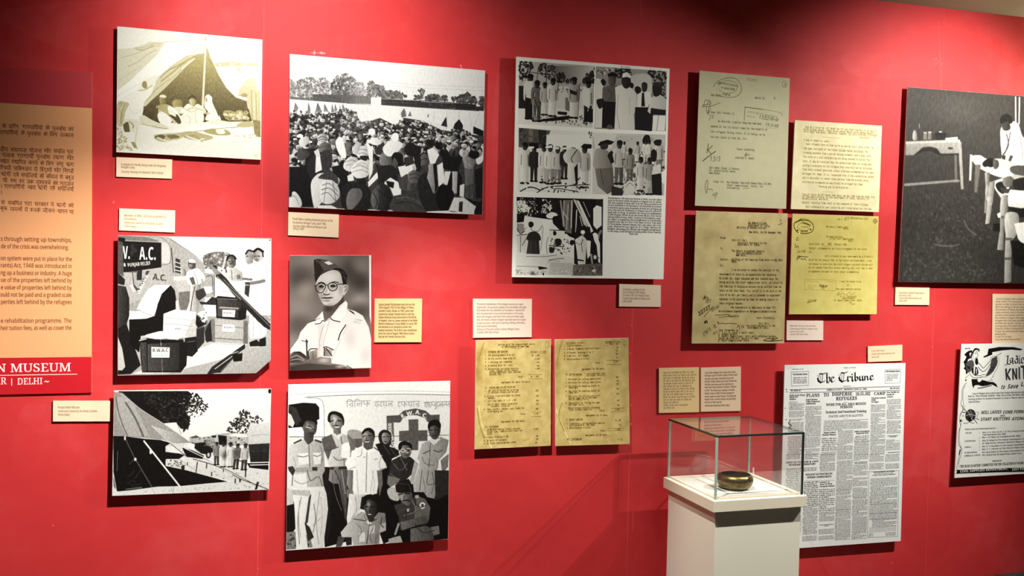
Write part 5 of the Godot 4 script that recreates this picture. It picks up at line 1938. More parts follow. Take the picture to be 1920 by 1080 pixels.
	uv = PackedVector2Array([Vector2(0, -0), Vector2(1, -0), Vector2(1, 1), Vector2(-0, 1)])
	m = sheet(470, 400, 225, """B 190 0.4 69 228 118.6 170.9
B 195 0.4 875 82 166.5 79
B 190 0.35 66 738 117.9 118.5
B 195 0.3 853 755 206.3 104
W mono 112.7 67.5 25.7 794.4 95 0 0 Copy of a letter No. 107 dated the 7th July 1948 from Shri P. N. Das,
W mono 101.9 90.4 25.7 793.6 95 0 0 Hindu College Hostel, Tibbia Hostel Hostel Hostel Hostel Hostel Hostel
W mono 101 111.1 25.7 614.9 95 0 0 Karol Bagh, New Delhi, addressed, however, the Delhi
W sans 720.4 112 29.7 226.7 80 0.2 -2 Hindu College
W sans 737 136.5 24.5 113.4 80 0.2 0 New Delhi
C 90 3.8 884 68 925 44 936 61 906 76
C 120 2.8 315 145 415 146 517 146
W mono 107.1 193.1 25.7 307.3 95 0 0 I beg to submit as under:-
W mono 130.8 229.6 25.7 779.9 95 0 0 Some refugees have pillows up to us you by shall under orders on
W mono 111.2 273.4 25.6 736.9 95 0 0 the open courtyard of the Tibbia College Hostel buildings, for
W mono 105.3 313.1 25.6 787.8 95 0 0 sleeping purposes from a period varying between 1 and 2 years back.
W mono 105.3 352.4 25.6 781.5 95 0 0 This area is a sick convalescing are being pressed to vacate their
W mono 107.5 395 25.6 787.2 95 0 0 area. It may be recalled that the authorities have all along been
W mono 107.6 435.9 25.6 790.7 95 0 0 giving a assurance to the refugees that they will not be disturbed
W mono 107.6 475.2 25.5 814.1 95 0 0 from their present positions unless alternate accommodation has been
W mono 107.8 516.1 25.5 819.7 95 0 0 arranged for them. It is, requested that if the authorities cannot
W mono 109.8 555.1 25.5 766.1 95 0 0 and it desirable to remove these persons from the present areas,
W mono 111.8 595.9 25.5 690.8 95 0 0 alternative accommodation may kindly be arranged for them.
W mono 294.5 633.3 25.6 347.2 95 0 0 Thanking you in anticipation,
L 120 2.8 381 673 466 673
W mono 117.9 714.6 25.4 828.2 95 0 0 Copy of letter No.477 dated 1948 about the Dec 1948 from the Under Scty
W mono 118.9 734.9 25.4 759.1 95 0 0 to The Administrator to the Government of India, Ministry of
W mono 118 755.3 25.4 305.5 95 0 0 Rehabilitation, New Delhi.
W mono 116 792.6 25.4 764.3 95 0 0 Subject: Eviction from tents in the compound of Tibbia College.
W mono 163.4 833.5 25.4 750.5 95 0 0 With reference to your letter No.401/7/4/48 dated the 12th May""", 5, 18, 143, Color8(74, 60, 34), Color8(172, 152, 92), Color8(252, 246, 206), 0)
	o = hang("typed_paper", "pale yellow square letter with faint typing, right of the greenish letter", "typed document", "typed letters", p, 0.025, 0.005, Color8(224, 220, 210))
	show_print("print", o, p, uv, 0.025, m)
	p = PackedVector2Array([Vector2(2.1144, 1.7558), Vector2(2.5777, 1.7585), Vector2(2.5781, 1.1694), Vector2(2.1096, 1.1725)])
	uv = PackedVector2Array([Vector2(0, -0), Vector2(1, -0), Vector2(1, 1), Vector2(-0, 1)])
	m = sheet(470, 591, 205, """B 165 0.5 157 215 275.1 196.3
B 230 0.5 145 643 164.5 244.3
B 170 0.4 796 574 282.2 371.8
B 160 0.4 95 1130 191 145.6
B 170 0.3 956 1129 169.9 148.4
W mono 564.1 109.4 26 212.9 25 0 0 No.RHB/4(11)/49.
L 40 2.6 564 114 778 109
W mono 565 134.1 26 240.9 25 0 0 Government of India,
W mono 442.7 154.2 25.9 328.8 25 0 0 Ministry of Rehabilitation.
W mono 578.3 195.8 26 361.5 25 0 0 New Delhi, the 5th November 1949.
W mono 265.9 256.6 25.8 52.5 25 0 0 From
W mono 391.3 276.3 25.9 172.2 25 0 0 Shri V.P. Puri,
W mono 456.1 299.7 25.9 317.6 25 0 0 Assistant Secretary to the
W mono 454 317 25.9 250.6 25 0 0 Government of India.
W mono 266.7 357.4 25.8 24.9 25 0 0 To
W mono 392.1 377.3 25.9 369.3 25 0 0 The Deputy Accountant General,
W mono 440.1 398.6 25.9 292.1 25 0 0 Food and Rehabilitation,
W mono 440.8 418.3 25.9 122.4 25 0 0 New Delhi.
W mono 270.4 460.4 25.8 687.4 25 0 0 Subject:- Shifting of 100 families from tents on Raj Ghat
W mono 392.8 475.7 25.8 58.3 25 0 0 Road.
L 40 2.6 393 481 451 480
W mono 269.8 519.3 25.7 49.7 25 0 0 Sir,
W mono 398.5 559.2 25.8 518.8 25 0 0 I am directed to convey the sanction of the
W mono 270 602.6 25.7 620.6 25 0 0 Government of India to an expenditure not exceeding
W mono 268.7 641.8 25.7 645.2 25 0 0 Rs.8,400 (Rs. eight thousand and four hundred only) for
W mono 270 678.5 25.7 692 25 0 0 being paid by the Chief Commissioner Delhi, as relief to
W mono 271.5 718.9 25.7 680.8 25 0 0 100 families of displaced persons to be shifted from the
W mono 272.9 759.2 25.7 680.7 25 0 0 tents on Raj Ghat Road. This relief is to be paid at the
W mono 274.4 800.8 25.7 666.8 25 0 0 rate of Rs.84/- per family and is intended to supplement
W mono 275.9 841.1 25.7 641.9 25 0 0 expenses to be incurred by them for making repairs to
W mono 277.3 881.4 25.7 256.2 25 0 0 their original houses.
W mono 400.2 919.8 25.7 498.3 25 0 0 The expenditure is debitable to head "57-
W mono 274.5 957.1 25.6 622.1 25 0 0 Miscellaneous-Expenditure on Refugees-B.Rehabilitation
W mono 378.3 1003 25.7 124.4 25 0 0 Repairs.
L 30 5.2 232 987 386 979
L 25 3.9 276 1008 378 998
W mono 684.9 1019 25.8 207.3 25 0 0 Yours faithfully,
W mono 712 1073.1 25.8 114.9 25 0 0 (V.P. Puri)
W mono 578.6 1095.5 25.8 315 25 0 0 Assistant Secretary to the
W mono 590.4 1115.1 25.8 239.8 25 0 0 Government of India.
W mono 281.1 1139.9 25.6 231.1 25 0 0 Copy forwarded to:-
W mono 279.2 1161.8 25.6 393.3 25 0 0 1. A.G.C.R. (with a spare copy).
W mono 277 1178.9 25.6 214.5 25 0 0 2. Budget Branch.
W mono 277.7 1198.3 25.6 618.6 25 0 0 3. Deputy Commissioner, Delhi with reference to his
W mono 281.3 1220.2 25.6 439.9 25 0 0 letter No.4198-A/CC dated 4.11.1949.
W mono 276.5 1239.7 25.6 349.1 25 0 0 4. Chief Commissioner Delhi.
C 20 5.2 263 1057 277 1051 273 1069 318 1063 353 1069 394 1063 471 1069
C 25 5.2 479 1105 495 1081 504 1118
W sans 514 1117.6 41.6 38.9 25 0.3 -10 7/4
C 15 5.3 776 1228 818 1210 874 1216 930 1206 861 1228
C 15 7.9 773 1230 847 1235 982 1228
C 25 4 825 1216 852 1191 874 1210 895 1189 916 1206
C 20 6.5 104 839 123 802 122 833 144 814 159 836
W sans 126.1 875.1 48.7 60.2 20 0.2 -6 18/11
W sansbold 65 997 51 144.5 15 0.2 -32 22727
L 18 5.2 120 1003 212 906
W sans 192.3 962.4 41.4 96 20 0.3 -28 19/11/49
C 18 7.7 126 1064 135 1043 138 1064 151 1040 158 1065
W sans 124.1 1193.4 48.5 101.1 25 0.2 -38 279/15
C 30 3.9 224 1106 236 1075 244 1112 257 1094
W sans 222.1 1178.9 31.6 54.9 30 0.2 -24 18/11
C 70 5.3 894 112 939 96
W sans 910.4 78.8 30 19.9 80 0 0 9""", 5, 24, 150, Color8(20, 16, 10), Color8(136, 118, 74), Color8(234, 218, 160), 0)
	o = hang("typed_paper", "tan typed letter with heavy black handwriting down its left margin", "typed document", "typed letters", p, 0.025, 0.005, Color8(224, 220, 210))
	show_print("print", o, p, uv, 0.025, m)
	p = PackedVector2Array([Vector2(2.6016, 1.7586), Vector2(3.066, 1.7605), Vector2(3.0727, 1.3024), Vector2(2.5991, 1.3016)])
	uv = PackedVector2Array([Vector2(0, -0), Vector2(1, -0), Vector2(1, 1), Vector2(0, 1)])
	m = sheet(470, 459, 205, """B 180 0.4 852 245 232.6 296.3
B 225 0.5 107 433 133.4 115.4
B 180 0.35 273 61 338.8 58.7
B 180 0.3 80 881 176.2 94.7
C 20 7.3 24 135 27 87 105 61 195 68 239 111 226 165 154 188 64 178 24 135
C 40 3.1 57 129 84 95 150 88 194 112 181 151 108 160 57 129
W sansbold 41.1 94 23.3 78 20 0 -30 CHIEF
W sansbold 105.6 86.6 23.3 107.3 20 0 16 COMMR'S
W sansbold 97.9 178 21.3 78.1 20 0 -4 DELHI
W sansbold 98.4 133.4 21.4 82.6 110 0 0 17 FEB 48
E 15 61 159 10 8.7
E 15 207 148 9 8.8
P 240 76 182 86 168 98 194 76 196
C 45 4.2 88 58 104 41 116 57 132 45 160 52 194 53
W sans 517.5 48.9 25.6 57.3 60 0 0 No. I.
W sans 594.5 50.9 43.4 59.8 30 0.2 -6 411
W sans 666.6 31.3 27.7 203.3 20 0.2 2 (Issued on 1/2)
C 20 5.4 938 44 952 28 975 29 983 51 965 68 943 62 938 44
W sansbold 947.8 56 23.9 25.8 30 0 0 44
W mono 382 124.9 25.4 270.1 95 0 0 The Deputy Commissioner,
W mono 583.4 139.9 25.6 68.9 95 0 0 Delhi.
W mono 385.2 222.6 25.4 208.5 95 0 0 The Home Secretary,
W mono 426.6 241.2 25.4 293 95 0 0 to the Chief Commissioner,
W mono 644.3 258.5 25.5 62.1 95 0 0 Delhi.
W mono 196.2 298.2 25.2 168 95 0 0 Dated Delhi the
W sans 403.5 296.3 29.2 45.3 40 0.2 0 4th
L 80 2.1 363 307 474 305
W mono 480.7 296.8 25.4 154.8 95 0 0 February 1948.
W mono 195.4 338.8 25.1 682.5 95 0 0 Subject: accommodation and future arrangement for the relief.
W mono 196.7 375.5 25.1 42.5 95 0 0 Sir,
W mono 380.1 413.3 25.2 566.9 95 0 0 With reference to your endorsement No.4.57/48/R1-1
W mono 195 452.7 25 732.6 95 0 0 dated the 5th January 1948, on the subject mentioned above, I have
W mono 196.5 493.1 25 743.3 95 0 0 the honour to state that the child refugees scattered outside will
W mono 195.5 527.8 25 749.5 95 0 0 not be removed from their present dwelling until such time as other
W mono 196.9 566.1 25 590.8 95 0 0 arrangements are made for their proper accommodation.
L 120 3.1 165 632 519 640
L 120 3.1 165 632 163 737
L 120 3.1 163 737 513 744
L 120 3.1 519 640 513 744
W sans 178 658.3 21 144.5 150 0 2 Office of the
W sans 417.6 662.1 21.2 85.6 150 0 2 Delhi
W sans 197.3 702.1 21 100.1 140 0 2 Diary No.
W sans 198.2 725 21 66.7 140 0 2 Dated
W sansbold 320.3 707 32.6 89.6 20 0.2 3 726-0
W sans 341.3 731.8 32.6 44.8 20 0.2 0 7/2
W mono 548.8 661.1 25.1 267.9 95 0 0 I have the honour to be,
W mono 638.6 695.3 25.2 45.6 95 0 0 Sir,
W mono 517.1 736.6 25 296.5 95 0 0 Your most obedient servant,
C 110 4.2 529 789 556 760 546 789 591 770 637 784 681 755 694 784 739 764
W mono 569.2 809.5 25 190.5 95 0 0 R. N. Chaturvedi
W mono 592.4 826.7 25 156.6 95 0 0 Superintendent,
W mono 495.8 848.1 24.9 334 95 0 0 for Deputy Commissioner, Delhi.
C 40 4.2 673 863 696 861 702 876 742 875
W sans 195.4 862.2 36.1 99.8 60 0.4 -4 2018
C 60 3.1 196 867 234 857 289 838
C 55 4.1 51 260 61 226 76 255 47 251
C 40 5.2 41 289 50 328 69 308 79 335
W sans 61 380.6 34.6 95.4 60 0.3 -4 20/1/48
C 25 6.2 64 448 79 409 101 418 76 433
C 25 5.2 108 442 118 433 136 444 152 430 170 449
L 25 6.2 75 410 187 416""", 5, 14, 157, Color8(28, 23, 14), Color8(166, 144, 52), Color8(246, 238, 160), 0)
	o = hang("typed_paper", "bright yellow typed letter with a bold black oval stamp", "typed document", "typed letters", p, 0.025, 0.005, Color8(224, 220, 210))
	show_print("print", o, p, uv, 0.025, m)
	p = PackedVector2Array([Vector2(2.6001, 1.2726), Vector2(2.7957, 1.2709), Vector2(2.798, 1.1804), Vector2(2.6023, 1.1818)])
	uv = PackedVector2Array([Vector2(-0, 0), Vector2(1, -0), Vector2(1, 1), Vector2(0, 1)])
	m = sheet(330, 153, 240, """W sans 80.7 141.9 52 708.1 70 0 0 Rahim Masi, Sharing of tents and other
W sans 81.4 211.2 52 755.8 70 0 0 facilities being provided for refugees to stay
W sans 82 277 52 389.9 70 0 0 furnish camps in Delhi.
W sans 82.6 339.4 52 493.3 70 0.2 0 Courtesy: Delhi State Archives""", 0, 0, 164, Color8(56, 46, 44), Color8(156, 136, 122), Color8(244, 226, 210), 0)
	o = hang("caption_card", "pale pink caption card under the bright yellow letter", "caption card", "caption cards", p, 0.006, 0.0057, Color8(214, 190, 156))
	show_print("print", o, p, uv, 0.006, m)
	p = PackedVector2Array([Vector2(3.0434, 1.1492), Vector2(3.2384, 1.1554), Vector2(3.2404, 1.0792), Vector2(3.0462, 1.0757)])
	uv = PackedVector2Array([Vector2(-0, 0), Vector2(1, -0), Vector2(1, 1), Vector2(0, 1)])
	m = sheet(330, 127, 240, """W sans 96.7 131.6 54.7 384.5 70 0 0 21 June 1948, Tribune
W sans 96.8 208.2 54.8 682.3 70 0.2 0 Courtesy: Nehru Memorial Museum and
W sans 96.8 285 54.9 218.9 70 0.2 0 Library, Delhi""", 0, 0, 171, Color8(48, 38, 30), Color8(150, 126, 100), Color8(246, 220, 184), 0)
	o = hang("caption_card", "cream caption card above the right side of the newspaper page", "caption card", "caption cards", p, 0.006, 0.0057, Color8(214, 190, 156))
	show_print("print", o, p, uv, 0.006, m)
	p = PackedVector2Array([Vector2(3.205, 2.3709), Vector2(4.42, 2.3749), Vector2(4.4049, 1.4543), Vector2(3.1899, 1.4543)])
	uv = PackedVector2Array([Vector2(0, -0), Vector2(1, -0), Vector2(1, 1), Vector2(0, 1)])
	m = sheet(620, 469, 62, """P 72>60:90~8 -2 0 1299 -15 1324 346 280 340 9 350
P 62>55:90~12 2 380 280 340 612 342 1326 379 1355 784 0 756
F 160 9 62 92 104 451 355 503 435 577 251 619 34 631
F 170 8.9 62 92 16 631 250 604 441 684 502 744 23 749
F 110 8.1 58 82 21 394 350 412 486 484 453 561 320 534
F 30 11.3 40 60 22 424 331 413 443 714 39 720
C 120 4.2 295 505 320 542 359 564
C 115 4.9 159 606 232 612 278 603
B 100 0.4 247 79 183.5 89.5
L 80 1.7 350 111 352 137
P 60 1 204 -1 1 0 1
P 165>150:90~10 2 212 258 194 264 243 170 249 150 229 118 224 83 228 57 249 40 262 3 264
P 185 1 210 258 189 260 199 2 220
P 35 57 251 83 233 119 227 146 233 165 251 256 245 257 251 161 255 119 241 84 245 49 264
P 175>160:0~8 249 199 265 198 288 384 274 386
P 120~8 234 250 246 250 256 359 243 360
P 150~6 3 373 253 347 267 349 268 355 4 384
E 60 214 226 12.8 4.5
S 190>130:0 35 202 33 176 41 163 51 175 54 201
S 60 56 201 57 171 62 145 69 171 72 200
L 200 2.4 61 138 63 156
P 150>110:0 83 199 84 171 99 171 103 198
P 180 83 168 99 168 99 173 83 174
P 150>110:0 106 197 106 169 119 168 122 196
P 185 104 166 121 165 121 171 105 172
P 55 126 196 126 169 133 169 139 195
S 38 137 173 190 168 187 190 146 195
E 200 163 164 8.2 3
P 30 138 171 190 166 190 173 138 178
P 235 187 187 245 179 249 191 189 196
L 240 6.8 521 6 528 104
L 240 6.8 541 7 545 111
S 240>215:0 457 131 501 106 540 111 574 167 661 193 647 279 474 286 466 241 456 181
S 28 449 97 471 77 504 83 511 109 482 115 454 116
S 75>45:0 460 116 491 106 503 132 484 143 465 138
C 90 4.3 504 148 493 202 480 233 467 245
C 30 3.4 485 156 497 201 471 241
P 80 509 239 524 242 507 277 491 282
C 160 3.4 542 146 564 198 572 251
P 45 467 245 485 240 485 286 469 279
P 210>170:0~8 310 244 323 246 323 349 311 350
S 215>180:0~10 317 252 359 246 397 259 472 256 579 282 668 301 670 339 477 332 362 299 323 270
S 25 374 275 406 255 435 261 445 280 408 293 380 290
S 110>60:0 425 262 449 264 453 287 432 299
P 235 362 299 399 289 466 306 512 285 552 306 514 323 438 322
P 120~12 338 285 365 283 354 397 339 394
S 90~14 512 288 569 278 647 286 649 317 533 314
P 190>110:0~10 386 313 411 312 411 410 410 479 393 475 395 381
S 195>130:0~8 394 365 408 365 411 418 397 418
P 235 421 349 477 332 517 361 482 423 442 379
S 30 445 356 478 347 499 377 481 396 451 378
S 150>80:0~6 477 339 514 323 540 345 517 365 488 366
S 35 534 337 650 325 653 379 556 382
P 240 508 376 556 378 653 379 656 433 522 445 467 408
P 70 465 370 518 376 509 392 476 393
P 200>120:0~10 412 350 440 345 434 409 422 516 401 521 407 426
S 205>140:0~8 406 410 432 410 431 440 410 441
P 25 513 449 656 433 660 494 534 483
P 225 506 422 656 433 580 451 512 445
P 195>110:0~10 472 401 508 399 500 484 495 545 499 622 466 622 475 538
S 205>120:0~10 474 408 505 407 507 476 475 484
P 120 475 484 505 484 504 493 475 494
P 205>120:0~10 500 476 557 474 540 575 540 667 546 751 510 756 505 637 505 560
S 215>150:0~10 500 476 562 474 566 543 535 582 505 560
P 110 501 572 539 571 540 581 502 582
P 110 504 652 540 651 541 661 505 661
P 240 545 513 680 494 687 602 609 612 568 574
P 235 457 477 474 469 477 492 463 492
P 18 530 583 569 582 688 626 694 711 556 682
P 20 441 516 474 515 476 549 443 546
P 190>110:0~10 610 473 659 471 677 758 638 758
P 225 656 433 1324 346 1336 508 667 603
F 60 17.3 90 235 652 371 1320 282 1329 411 659 479
P 150>90:0~10 821 537 871 536 875 748 840 748
P 150>90:0~10 1072 499 1114 498 1123 705 1086 706
M 50 220 200 0.0 908 330 298.4""", 7, 0, 178, Color8(16, 15, 14), Color8(104, 101, 94), Color8(236, 236, 230), 0.2)
	o = hang("photo_print", "large dark photograph of a ward with a table and a row of cots", "photograph", "mounted photographs", p, 0.025, 0.005, Color8(224, 220, 210))
	show_print("print", o, p, uv, 0.025, m)
	p = PackedVector2Array([Vector2(3.1879, 1.4296), Vector2(3.3837, 1.4288), Vector2(3.3856, 1.3455), Vector2(3.1881, 1.3461)])
	uv = PackedVector2Array([Vector2(0, 0), Vector2(1, 0), Vector2(1, 1), Vector2(0, 1)])
	m = sheet(330, 140, 240, """W sans 97.7 153.9 61.2 754.2 70 0 0 Tuberculosis: a makeshift hospital ward in
W sans 100 218.2 61.1 353.6 70 0 0 Kurukshetra, Delhi
W sans 102.2 282.5 61 660.4 70 0.2 0 Courtesy: Nehru Memorial Museum and
W sans 104.4 346.6 60.8 230.1 70 0.2 0 Library, Delhi""", 0, 0, 185, Color8(48, 38, 30), Color8(150, 126, 100), Color8(246, 220, 184), 0)
	o = hang("caption_card", "cream caption card under the lower left corner of the dark ward photograph", "caption card", "caption cards", p, 0.006, 0.0057, Color8(214, 190, 156))
	show_print("print", o, p, uv, 0.006, m)
	p = PackedVector2Array([Vector2(3.7591, 1.4019), Vector2(4.09, 1.4019), Vector2(4.0978, 1.1537), Vector2(3.7668, 1.1537)])
	uv = PackedVector2Array([Vector2(-0, 0), Vector2(1, 0), Vector2(1, 1), Vector2(-0, 1)])
	m = sheet(420, 315, 240, """W sans 65 84.6 37 860.9 70 0 0 Lacs of refugees were rendered out of houses with
W sans 54.8 125.3 37 860.6 70 0 0 winter clothes. This caused great anxiety at the approach
W sans 54.2 165.9 37.1 860.7 70 0 0 winter in order to avoid such a possible situation,
W sans 53.6 206.5 37.1 860.8 70 0 0 With the setting of winter camps, the Government
W sans 53 247.1 37.1 860.9 70 0 0 distribution of these and woollen comforters for
W sans 52.4 287.8 37.1 860.9 70 0 0 Ladies voluntary help to families. The campaign was
W sans 51.8 328.4 37.1 861 70 0 0 started so many women came to the assistance to help
W sans 51.1 369 37.1 861.1 70 0 0 the women to support the programme in providing
W sans 50.5 409.7 37.1 861.2 70 0 0 refugees who had been provided with blankets and
W sans 49.9 450.4 37.1 861.3 70 0 0 woollens for winter. Further, helping hands with
W sans 49.3 491 37.1 861.3 70 0 0 running parts of the relief work, joined by the National
W sans 48.7 531.7 37.1 861.4 70 0 0 Collection of Warm Clothing East Punjab under the Civil
W sans 48.1 572.4 37.1 861.5 70 0 0 Punjab, the advertisement towards the relief for the
W sans 47.5 613.1 37.2 218.3 70 0 0 developing facilities.
W sans 46.9 653.8 37.2 308.3 70 0 0 25 October 1947, The Tribune
W sans 46.3 694.5 37.2 488.3 70 0 0 Courtesy: Nehru Memorial Museum and Library""", 0, 0, 192, Color8(48, 38, 30), Color8(150, 126, 100), Color8(248, 224, 186), 0)
	o = hang("caption_card", "large cream caption card filled with small print above the knitting notice", "caption card", "caption cards", p, 0.006, 0.0057, Color8(214, 190, 156))
	show_print("print", o, p, uv, 0.006, m)
	p = PackedVector2Array([Vector2(2.5836, 1.0701), Vector2(3.244, 1.0702), Vector2(3.2501, 0.2168), Vector2(2.5862, 0.2232)])
	uv = PackedVector2Array([Vector2(0, 0), Vector2(1, -0), Vector2(1, 1), Vector2(0, 1)])
